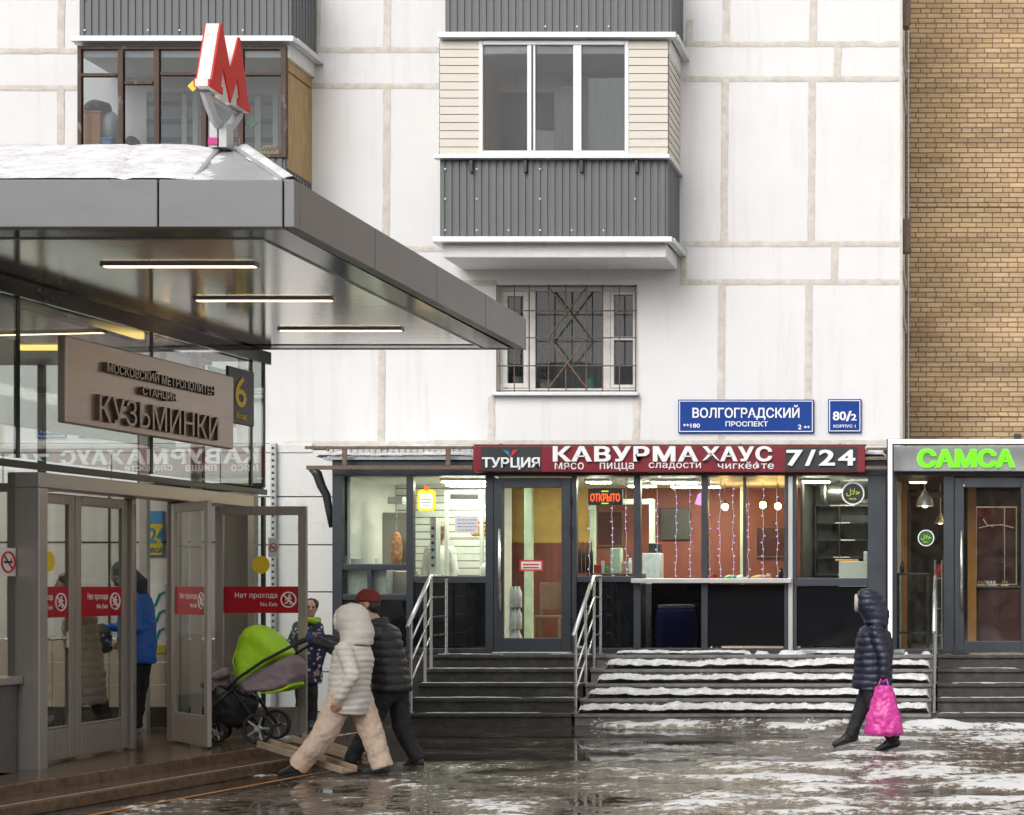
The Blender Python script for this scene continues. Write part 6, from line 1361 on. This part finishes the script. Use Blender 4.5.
    for l in ('legL', 'legR'):
        G = J[l]; tf = G[3] - G[2]; fl = Vector((tf.x, tf.y, 0)); fl = fl.normalized() if fl.length > .02 else f; hd = tf.normalized()
        sm_ = MB(); heel = G[2] - EZ * .045 - fl * .035; toe = G[3] + hd * .02; mid = G[2].lerp(G[3], .55) + EZ * .0
        sm_.chain([G[2] + EZ * .05, G[2] - EZ * .02], [.052 * s, .055 * s]); sm_.chain([heel, mid - EZ * .012, toe], [.042 * s, .046 * s, .036 * s]); sm_.capsule(G[2], mid, .05 * s, .04 * s)
        sh = child(sm_, 'shoe', shoes, .009, sm=3)
        sl = MB(); pts = [heel - fl * .012 - EZ * .03, mid - EZ * .052, toe + fl * .012 - EZ * .030]; sl.loft(pts, [(.011, .03 * s), (.013, .045 * s), (.011, .034 * s)], EZ, 14); sl.build('sole', 'rubber' if shoes != 'shoe_grey' else 'sole_white', sh, smooth=True)
    if glove:
        for a in ('armL', 'armR'):
            A = J[a]; gm = MB(); hand(gm, A[2], (A[2] - A[1]), J.get(a + '_up', lat if a == 'armL' else -lat), s * 1.12); gm.chain([A[2] - (A[2] - A[1]).normalized() * .05, A[2]], [.036 * s, .034 * s]); child(gm, 'glove', glove, .008, sm=2)
    em = MB()
    for k in (-1, 1): em.ell(q(.0755, k * .034, .006), .0115 * s, 10, 8)
    em.build('eyes', 'ink_black', o, smooth=True)
    if hood:
        hm = MB(); hc = J['head']; hm.loft([J['neck'] - EZ * .03 - f * .02, J['neck'] + EZ * .06 - f * .03, hc - f * .02, hc - f * .025 + EZ * .075 * s, hc - f * .03 + EZ * .125 * s, hc - f * .035 + EZ * .145 * s], [(a_ * s * hood_s, b_ * s * hood_s) for a_, b_ in ((.125, .135), (.13, .125), (.13, .125), (.122, .112), (.08, .075), (.03, .03))], f, 26)
        if hood[1] == 'open':
            hm2 = [p_ for p_ in hm.v]
        child(hm, 'hood', hood[0], quilt=hood[2] if len(hood) > 2 else None, fold=.008)
        if len(hood) > 3:
            rm = MB(); n = 22
            ring = [q(.108, .072 * math.sin(2 * math.pi * i / n), -.012 + .082 * math.cos(2 * math.pi * i / n)) for i in range(n + 1)]
            rm.tube(ring, .024 * s, 8, caps=False); child(rm, 'hood_trim', hood[3], .010, fold=.008, fscale=30)
            fm = MB(); fm.ell(q(.085, 0, -.01), (.035 * s, .058 * s, .075 * s)); fm.capsule(q(.105, 0, .01), q(.127, 0, -.02), .01 * s, .015 * s); child(fm, 'face', 'skin', .007, sm=2)
    if hat:
        hm = MB(); hc = J['head']
        hm.loft([q(-.005, 0, .03), q(-.01, 0, .06), q(-.014, 0, .10), q(-.02, 0, .132), q(-.022, 0, .145)], [(.112 * s, .09 * s), (.114 * s, .092 * s), (.1 * s, .082 * s), (.062 * s, .05 * s), (.02 * s, .02 * s)], f, 24); ho = child(hm, 'hat', hat, .009, fold=.005)
        bm_ = MB(); bm_.loft([q(-.004, 0, .022), q(-.006, 0, .058)], [(.118 * s, .097 * s)] * 2, f, 26); child(bm_, 'hat_brim', hat, .009, fold=.004)
    if hair:
        hm = MB(); k_ = .86 if hat else 1; hm.ell(q(-.03 if not hat else -.022, 0, .045 if not hat else .02), (.1 * s * k_, .09 * s * k_, .092 * s * k_)); hm.ell(q(-.06, 0, -.02), (.062 * s * k_, .085 * s * k_, .085 * s * k_)); 
        if hair[1] > 0: hm.loft([q(-.05, 0, 0), q(-.06, 0, -.08), q(-.06, 0, -.08 - hair[1])], [(.06 * s, .085 * s), (.055 * s, .085 * s), (.03 * s, .06 * s)], f)
        child(hm, 'hair', hair[0], .01, fold=.004 if hat else .010, fscale=22)
    return o, q
def JP(Y, pts):
    """joints from pixel positions at the person's depth, each with its own offset in depth"""
    return [P(x, y, Y).lerp(P(x, y, Y), 0) + Vector((0, 0, 0)) if False else Vector((PX(x, Y), Y + dy, PZ(y, Y))) for x, y, dy in pts]
LEFT = Vector((-1, 0, 0)); RIGHT = Vector((1, 0, 0))

# woman in the white coat, striding left
Y = 15.2; j = lambda x, y, dy=0: JP(Y, [(x, y, dy)])[0]
person('person', 'person in a white hooded puffer coat and wide beige trousers striding past the stroller',
       dict(head=j(350, 619), neck=j(354, 640), chest=j(353, 657), pelvis=j(350, 692), hem=j(347, 712),
            armL=[j(352, 648, -.19), j(362, 674, -.25), j(348, 698, -.24)], armR=[j(352, 648, .19), j(344, 675, .25), j(336, 698, .24)],
            legL=[j(346, 696, -.09), j(329, 733, -.10), j(304, 763, -.10), j(288, 771.5, -.10)], legR=[j(354, 696, .09), j(367, 732, .10), j(378, 766, .10), j(362, 774, .10)]),
       LEFT, 'coat_white', 'trousers_beige', 'shoe_black', .98, quilt=(.056, .010), pattern_fold=.009, hood_s=1.2, leg_r=(.125, .112, .098), hood=('coat_white', 'c', (.08, .006), 'coat_white'), coat_d=1.18, coat_w=1.02, belly=.01)
# man pushing the stroller behind her
Y = 15.95; j = lambda x, y, dy=0: JP(Y, [(x, y, dy)])[0]
oM, qM = person('person', 'person in a black puffer jacket and dark red cap leaning forward to push the stroller',
       dict(head=j(368, 604), neck=j(378, 624), chest=j(384, 644), pelvis=j(392, 684), hem=j(392, 692),
            armL=[j(380, 634, -.2), j(352, 652, -.22), j(321, 640, -.12)], armR=[j(380, 634, .2), j(350, 650, .22), j(319, 640, .18)],
            legL=[j(390, 690, -.09), j(372, 727, -.09), j(356, 757, -.09), j(340, 765, -.09)], legR=[j(394, 690, .09), j(398, 728, .1), j(413, 759, .1), j(402, 768, .1)]),
       LEFT, 'coat_black', 'trousers_black', 'shoe_black', 1.02, quilt=(.085, .014), hat='cap_red', hair=('hair_dark', 0), glove='glove_blue', coat_d=1.05, coat_w=1.05, leg_r=(.10, .085, .07))
# woman with the pink bag
Y = 17.5; j = lambda x, y, dy=0: JP(Y, [(x + 3, y, dy)])[0]
person('person', 'person in a long navy hooded puffer coat walking with a pink bag',
       dict(head=j(864, 602), neck=j(871, 622), chest=j(871, 640), pelvis=j(870, 672), hem=j(868, 690),
            armL=[j(874, 629, -.18), j(882, 656, -.25), j(882, 676, -.26)], armR=[j(872, 629, .18), j(862, 652, .23), j(856, 674, .2)],
            legL=[j(868, 678, -.09), j(874, 712, -.09), j(891, 738, -.09), j(877, 748, -.09)], legR=[j(868, 678, .09), j(858, 710, .09), j(848, 734, .09), j(833, 744, .09)]),
       LEFT, 'coat_navy', 'trousers_black', 'shoe_black', .98, quilt=(.075, .013), hood=('coat_navy', 'c', (.07, .008), 'fur_pale'), glove='glove_blue', leg_r=(.105, .085, .07), hood_s=1.12, coat_d=1.32, coat_w=1.0)
# pink bag, held
bx, by = PX(885, Y), Y - .29
mb = MB(); zt_ = PZ(684, Y); zb = PZ(733, Y)
mb.loft([(bx, by, zb + .0), (bx, by, zb + .03), (bx, by, zb + .16), (bx - .0, by, zb + .3), (bx + .005, by, zt_)], [(.10, .16), (.16, .205), (.15, .19), (.11, .15), (.06, .09)], (0, 1, 0), 26)
t = thing('shopping_bag', 'bright pink shopping bag hanging from the hand of the person in the navy coat', 'bag', (bx, by, zb))
remeshed(mb, 'bag_body', 'bag_pink', t, .009, fold=.016, fscale=15)
mb = MB(); 
for e in (-.05, .05): mb.tube([(bx - .06, by + e, zt_ - .03), (bx - .03, by + e * .6, zt_ + .07), (bx - .008, by, PZ(678, Y) - .03), (bx + .03, by + e * .6, zt_ + .07), (bx + .06, by + e, zt_ - .03)], .009, 6)
mb.build('handle', 'bag_pink', t, smooth=True)
# person in the blue jacket, inside the doorway
Y = 17.3; j = lambda x, y, dy=0: JP(Y, [(x, y, dy)])[0]
oB, qB = person('person', 'person in a bright blue jacket and dark hood standing in the station doorway',
       dict(head=j(122, 575), neck=j(132, 591), chest=j(136, 610), pelvis=j(138, 655), hem=j(137, 662),
            armL=[j(140, 598, -.2), j(147, 627, -.23), j(130, 640, -.2)], armR=[j(132, 598, .2), j(118, 625, .2), j(104, 628, .1)],
            legL=[j(138, 660, -.09), j(136, 694, -.1), j(138, 725, -.1), j(127, 731, -.12)], legR=[j(138, 660, .09), j(134, 694, .1), j(130, 724, .1), j(119, 730, .1)]),
       LEFT, 'jacket_blue', 'trousers_black', 'shoe_grey', 1.0, hood=('hood_grey', 'c'), pattern_fold=.016, leg_r=(.095, .078, .075), coat_w=1.05, coat_d=1.1)
mb = MB(); mb.loft([j(141, 596, -.17), j(137, 600, -.235), j(133, 618, -.235), j(137, 640, -.21)], [(.02, .028)] * 4, (0, 1, 0), 10); mb.build('bag_strap', 'strap_brown', oB, smooth=True)
cx = j(96, 632, .05); mb = MB(); mb.loft([cx - EZ * .22, cx - EZ * .19, cx, cx + EZ * .08], [(.07, .10), (.10, .15), (.09, .13), (.04, .06)], (0, 1, 0), 20); remeshed(mb, 'carrier_bag', 'coat_floral', None, .012, fold=.015, label='patterned bag held up by the person in the blue jacket', cat='bag')
# person in taupe coat behind the door glass
Y = 15.7; j = lambda x, y, dy=0: JP(Y, [(x, y, dy)])[0]
person('person', 'person in a taupe puffer coat behind the glass of the closed station door',
       dict(head=j(66, 585), neck=j(74, 604), chest=j(80, 624), pelvis=j(86, 672), hem=j(87, 705),
            armL=[j(84, 614, -.19), j(92, 645, -.22), j(84, 672, -.2)], armR=[j(78, 614, .19), j(72, 645, .22), j(66, 668, .2)],
            legL=[j(86, 678, -.09), j(78, 706, -.09), j(74, 731, -.09), j(59, 737, -.09)], legR=[j(86, 678, .09), j(96, 708, .09), j(106, 731, .09), j(92, 737, .09)]),
       LEFT, 'coat_taupe', 'trousers_black', 'shoe_black', .95, quilt=(.085, .014), hair=('hair_dark', .05), leg_r=(.095, .078, .07))
# child-height person in a flowered coat behind the wide open door
Y = 20.2; j = lambda x, y, dy=0: JP(Y, [(x, y, dy)])[0]
oF, qF = person('person', 'person in a dark flowered winter coat and lime scarf behind the wide open station door',
       dict(head=j(311, 608), neck=j(309, 621), chest=j(308, 636), pelvis=j(306, 668), hem=j(306, 684),
            armL=[j(318, 627, -.02), j(324, 648, -.05), j(320, 668, -.06)], armR=[j(298, 627, .0), j(291, 648, -.03), j(294, 668, -.06)],
            legL=[j(311, 674), j(312, 698), j(312, 720), j(313, 726, -.1)], legR=[j(301, 674), j(301, 698), j(301, 720), j(299, 726, -.1)]),
       Vector((.35, -1, 0)), 'coat_floral', 'trousers_black', 'shoe_black', .9, hair=('hair_dark', 0), leg_r=(.09, .075, .065))
mb = MB(); nk = j(310, 621); mb.tube([nk + Vector((.095 * math.cos(a * math.pi / 9), .09 * math.sin(a * math.pi / 9), .015 * math.sin(a))) for a in range(19)], .038, 10); mb.build('scarf', 'scarf_lime', oF, smooth=True)
# shop worker behind the counter
Y = 23.4; j = lambda x, y, dy=0: Vector((PX(x, Y), Y + dy, PZ(y, Y)))
person('person', 'shop worker in a white shirt seen from behind in the second shop window',
       dict(head=j(440, 531), neck=j(440, 545), chest=j(440, 559), pelvis=j(440, 592), hem=j(440, 602),
            armL=[j(451, 551), j(455, 572, -.03), j(451, 590, -.06)], armR=[j(429, 551), j(425, 572), j(429, 590, -.05)],
            legL=[j(445, 597), j(446, 624), j(446, 647), j(447, 651, -.08)], legR=[j(435, 597), j(434, 624), j(434, 647), j(433, 651, -.08)]),
       Vector((0, 1, 0)), 'shirt_white', 'trousers_black', 'shoe_black', .95, collar=False, hair=('hair_brown', .06), quilt=None, coat_w=.9)

# ================================================================== STROLLER
Y0 = 16.05; st = thing('stroller', 'lime green hooded baby stroller with mauve carrycot and black wheels at the station door', 'stroller', (PX(255, Y0), Y0 + .25, ZF))
s = lambda x, y, dy=0.0: Vector((PX(x, Y0 + .25), Y0 + dy, PZ(y, Y0 + .25)))
def wheel(c, r_, w):
    mb = MB(); n = 28
    prof = [(r_ - .028, -w / 2), (r_ - .008, -w / 2), (r_, -w * .25), (r_, w * .25), (r_ - .008, w / 2), (r_ - .028, w / 2)]
    vs = [c + Vector((p * math.cos(2 * math.pi * i / n), q, p * math.sin(2 * math.pi * i / n))) for i in range(n) for p, q in prof]; k = len(prof)
    mb.add(vs, [(i * k + a, i * k + (a + 1) % k, ((i + 1) % n) * k + (a + 1) % k, ((i + 1) % n) * k + a) for i in range(n) for a in range(k)])
    wh = mb.build('wheel', 'rubber', st, smooth=True)
    mb = MB(); mb.tube([c + EY * (-w * .55), c + EY * w * .55], .03, 14)
    for a in range(5): mb.tube([c, c + Vector((math.cos(a * 1.2566) * (r_ - .025), 0, math.sin(a * 1.2566) * (r_ - .025)))], .011, 6)
    mb.build('rim', 'galvanised', wh)
rw = .15; zw = ZF + rw + .004
wheel(Vector((PX(258, Y0), Y0, zw)), rw, .045); wheel(Vector((PX(276, Y0 + .5), Y0 + .5, zw)), rw, .045); wheel(Vector((PX(217, Y0 + .07), Y0 + .07, ZF + .105)), .1, .04); wheel(Vector((PX(222, Y0 + .43), Y0 + .43, ZF + .105)), .1, .04)
# chassis
ax = Vector((PX(258, Y0), 0, zw)); fr_ = Vector((PX(217, Y0), 0, ZF + .11))
mb = MB(); mb.tube([Vector((ax.x, Y0 + .02, zw)), Vector((ax.x + .03, Y0 + .48, zw))], .014, 8)
for dy in (.05, .45):
    mb.tube([Vector((ax.x, Y0 + dy, zw)), s(243, 690, dy), s(236, 678, dy)], .016, 8); mb.tube([Vector((fr_.x, Y0 + dy + .01, ZF + .11)), s(222, 705, dy), s(243, 686, dy)], .015, 8)
    e_ = -.04 if dy < .2 else .54
    mb.tube([s(240, 688, e_), s(250, 677, e_), s(275, 660, e_), s(300, 646, e_ * .5 + dy * .5), s(316, 638, dy)], .016, 8)
mb.tube([s(316, 638, .05), s(318, 637, .15), s(318, 637, .35), s(316, 638, .45)], .021, 10); mb.build('chassis', 'pram_black', st, smooth=True)
mb = MB(); mb.chain([s(304, 643, .05), s(316, 638, .05)], [.024, .024]); mb.chain([s(316, 638, .05), s(316, 638, .45)], [.025, .025]); mb.build('grip', 'rubber', st, smooth=True)
# shopping basket
mb = MB(); mb.loft([s(232, 727, .25), s(232, 722, .25), s(233, 712, .25), s(235, 698, .25), s(238, 690, .25)], [(.13, .14), (.2, .17), (.22, .19), (.235, .2), (.18, .19)], EX, 24); remeshed(mb, 'basket', 'pram_black', st, .014, fold=.014)
# carrycot and hood: side outlines given a rounded breadth
def padded(outline, half, name, m, par, yc=.25, ends=.78, vox=.012, fold=.008, fsc=8):
    n = len(outline); cx_ = sum(q[0] for q in outline) / n; cy_ = sum(q[1] for q in outline) / n; lay = ((-1, ends), (-.93, ends + (1 - ends) * .55), (-.75, ends + (1 - ends) * .85), (-.4, 1), (.4, 1), (.75, ends + (1 - ends) * .85), (.93, ends + (1 - ends) * .55), (1, ends))
    mb = MB(); vs = [s(cx_ + (q[0] - cx_) * k, cy_ + (q[1] - cy_) * k, yc + half * e) for e, k in lay for q in outline]; K = len(lay)
    mb.add(vs, [list(range(n)), [(K - 1) * n + i for i in range(n - 1, -1, -1)]] + [(i * n + q, (i + 1) * n + q, (i + 1) * n + (q + 1) % n, i * n + (q + 1) % n) for i in range(K - 1) for q in range(n)])
    return remeshed(mb, name, m, par, vox, fold=fold, fscale=fsc, sm=8)
cot = padded([(243, 684), (250, 675), (268, 667), (292, 655), (301, 662), (301, 676), (297, 684), (284, 690), (266, 691), (252, 692)], .205, 'carrycot', 'pram_mauve', st, fold=.012)
padded([(262, 692.5), (276, 690.5), (290, 687), (299, 681.5), (299.5, 685.5), (290, 690.5), (276, 693)], .19, 'cot_trim', 'hood_lime', cot, fold=.004)
mb = MB(); mb.chain([s(240, 679, .25), s(222, 683, .25), s(215, 690, .25)], [.09, .085, .06]); mb.chain([s(231, 672, .12), s(220, 676, .12)], [.05, .045]); remeshed(mb, 'foot_cover', 'pram_mauve', st, .013, fold=.014)
mb = MB(); mb.chain([s(211, 684, .1), s(211, 688, .4)], [.04, .04]); mb.chain([s(211, 688, .25), s(232, 692, .25)], [.03, .03]); remeshed(mb, 'footrest', 'pram_black', st, .013, fold=.006)
hd = padded([(270 + (x_ - 270) * .93, y_) for x_, y_ in [(246, 688), (241, 676), (238, 660), (238.5, 646), (243, 635), (250, 627.5), (258, 625), (267, 628), (277, 635), (287, 645), (294, 653), (288, 660), (272, 668), (258, 676)]], .215, 'hood', 'hood_lime', st, ends=.62, fold=.014, fsc=6)
mb = MB(); mb.tube([s(248, 686, .07), s(241.5, 660, .05), s(250, 631.5, .09), s(259.5, 625.5, .25), s(250, 631.5, .41), s(241.5, 660, .45), s(248, 686, .43)], .009, 6)
mb.build('hood_seam', 'hood_lime', hd, smooth=True)

# unseen block added behind the camera to give the shop glass dark reflections
t = thing('reflection_block', 'long dark block added out of view behind the camera to darken the reflections in the shop glass', 'building', (-2, -34, 0))
simple('wall', 'wall_brown', t)((-60, 50, -40, -34, 0, 12)); simple('roof', 'fascia', t)((-60.3, 50.3, -40.3, -33.7, 12.01, 12.4))
for k in range(26):
    for r_ in range(3): simple('window', 'shop_panel', t)((-58 + k * 4.1, -56 + k * 4.1, -33.99, -33.95, 1.5 + r_ * 3.5, 3.3 + r_ * 3.5))
# ================================================================== CAMERA, LIGHT, RENDER
cam = bpy.data.cameras.new('camera'); co = bpy.data.objects.new('camera', cam); COL.objects.link(co); SC.camera = co
co.location = (0, 0, H); co.rotation_euler = (math.radians(90), 0, 0)
cam.sensor_width = 36; cam.lens = F / 1024 * 36; cam.shift_x = (512 - CX) / 1024; cam.shift_y = (CY - 407.5) / 1024; cam.clip_end = 1000; cam.clip_start = .1
w = bpy.data.worlds.new('World'); SC.world = w; w.use_nodes = True; nt = w.node_tree; nt.nodes.clear()
out = nt.nodes.new('ShaderNodeOutputWorld'); bg = nt.nodes.new('ShaderNodeBackground'); sk = nt.nodes.new('ShaderNodeTexSky'); sk.sky_type = 'NISHITA'; sk.sun_disc = False
el, az = math.radians(42), math.radians(200)          # sun: behind the camera, a little to the left, veiled by cloud
sk.sun_elevation = el; sk.sun_rotation = az; sk.dust_density = 3.0; sk.air_density = 1.0; sk.ozone_density = 1.0
hs = nt.nodes.new('ShaderNodeHueSaturation'); hs.inputs['Saturation'].default_value = .12
nt.links.new(sk.outputs[0], hs.inputs['Color']); nt.links.new(hs.outputs[0], bg.inputs[0]); bg.inputs[1].default_value = .145; nt.links.new(bg.outputs[0], out.inputs[0])
sl = bpy.data.lights.new('sun', 'SUN'); sl.energy = .7; sl.angle = math.radians(50); sl.color = (1, .98, .95); so = bpy.data.objects.new('sun', sl); COL.objects.link(so)
dirv = Vector((math.sin(az) * math.cos(el), math.cos(az) * math.cos(el), math.sin(el))); so.rotation_euler = dirv.to_track_quat('Z', 'Y').to_euler(); so.location = (-5, -10, 25)
SC.view_settings.view_transform = 'Standard'; SC.view_settings.look = 'None'; SC.view_settings.gamma = 1; SC.view_settings.exposure = 0.56
SC.render.engine = 'CYCLES'; c = SC.cycles
c.use_denoising = True; c.max_bounces = 8; c.diffuse_bounces = 3; c.glossy_bounces = 5; c.transmission_bounces = 4; c.transparent_max_bounces = 24; c.caustics_reflective = False; c.caustics_refractive = False; c.sample_clamp_indirect = 6
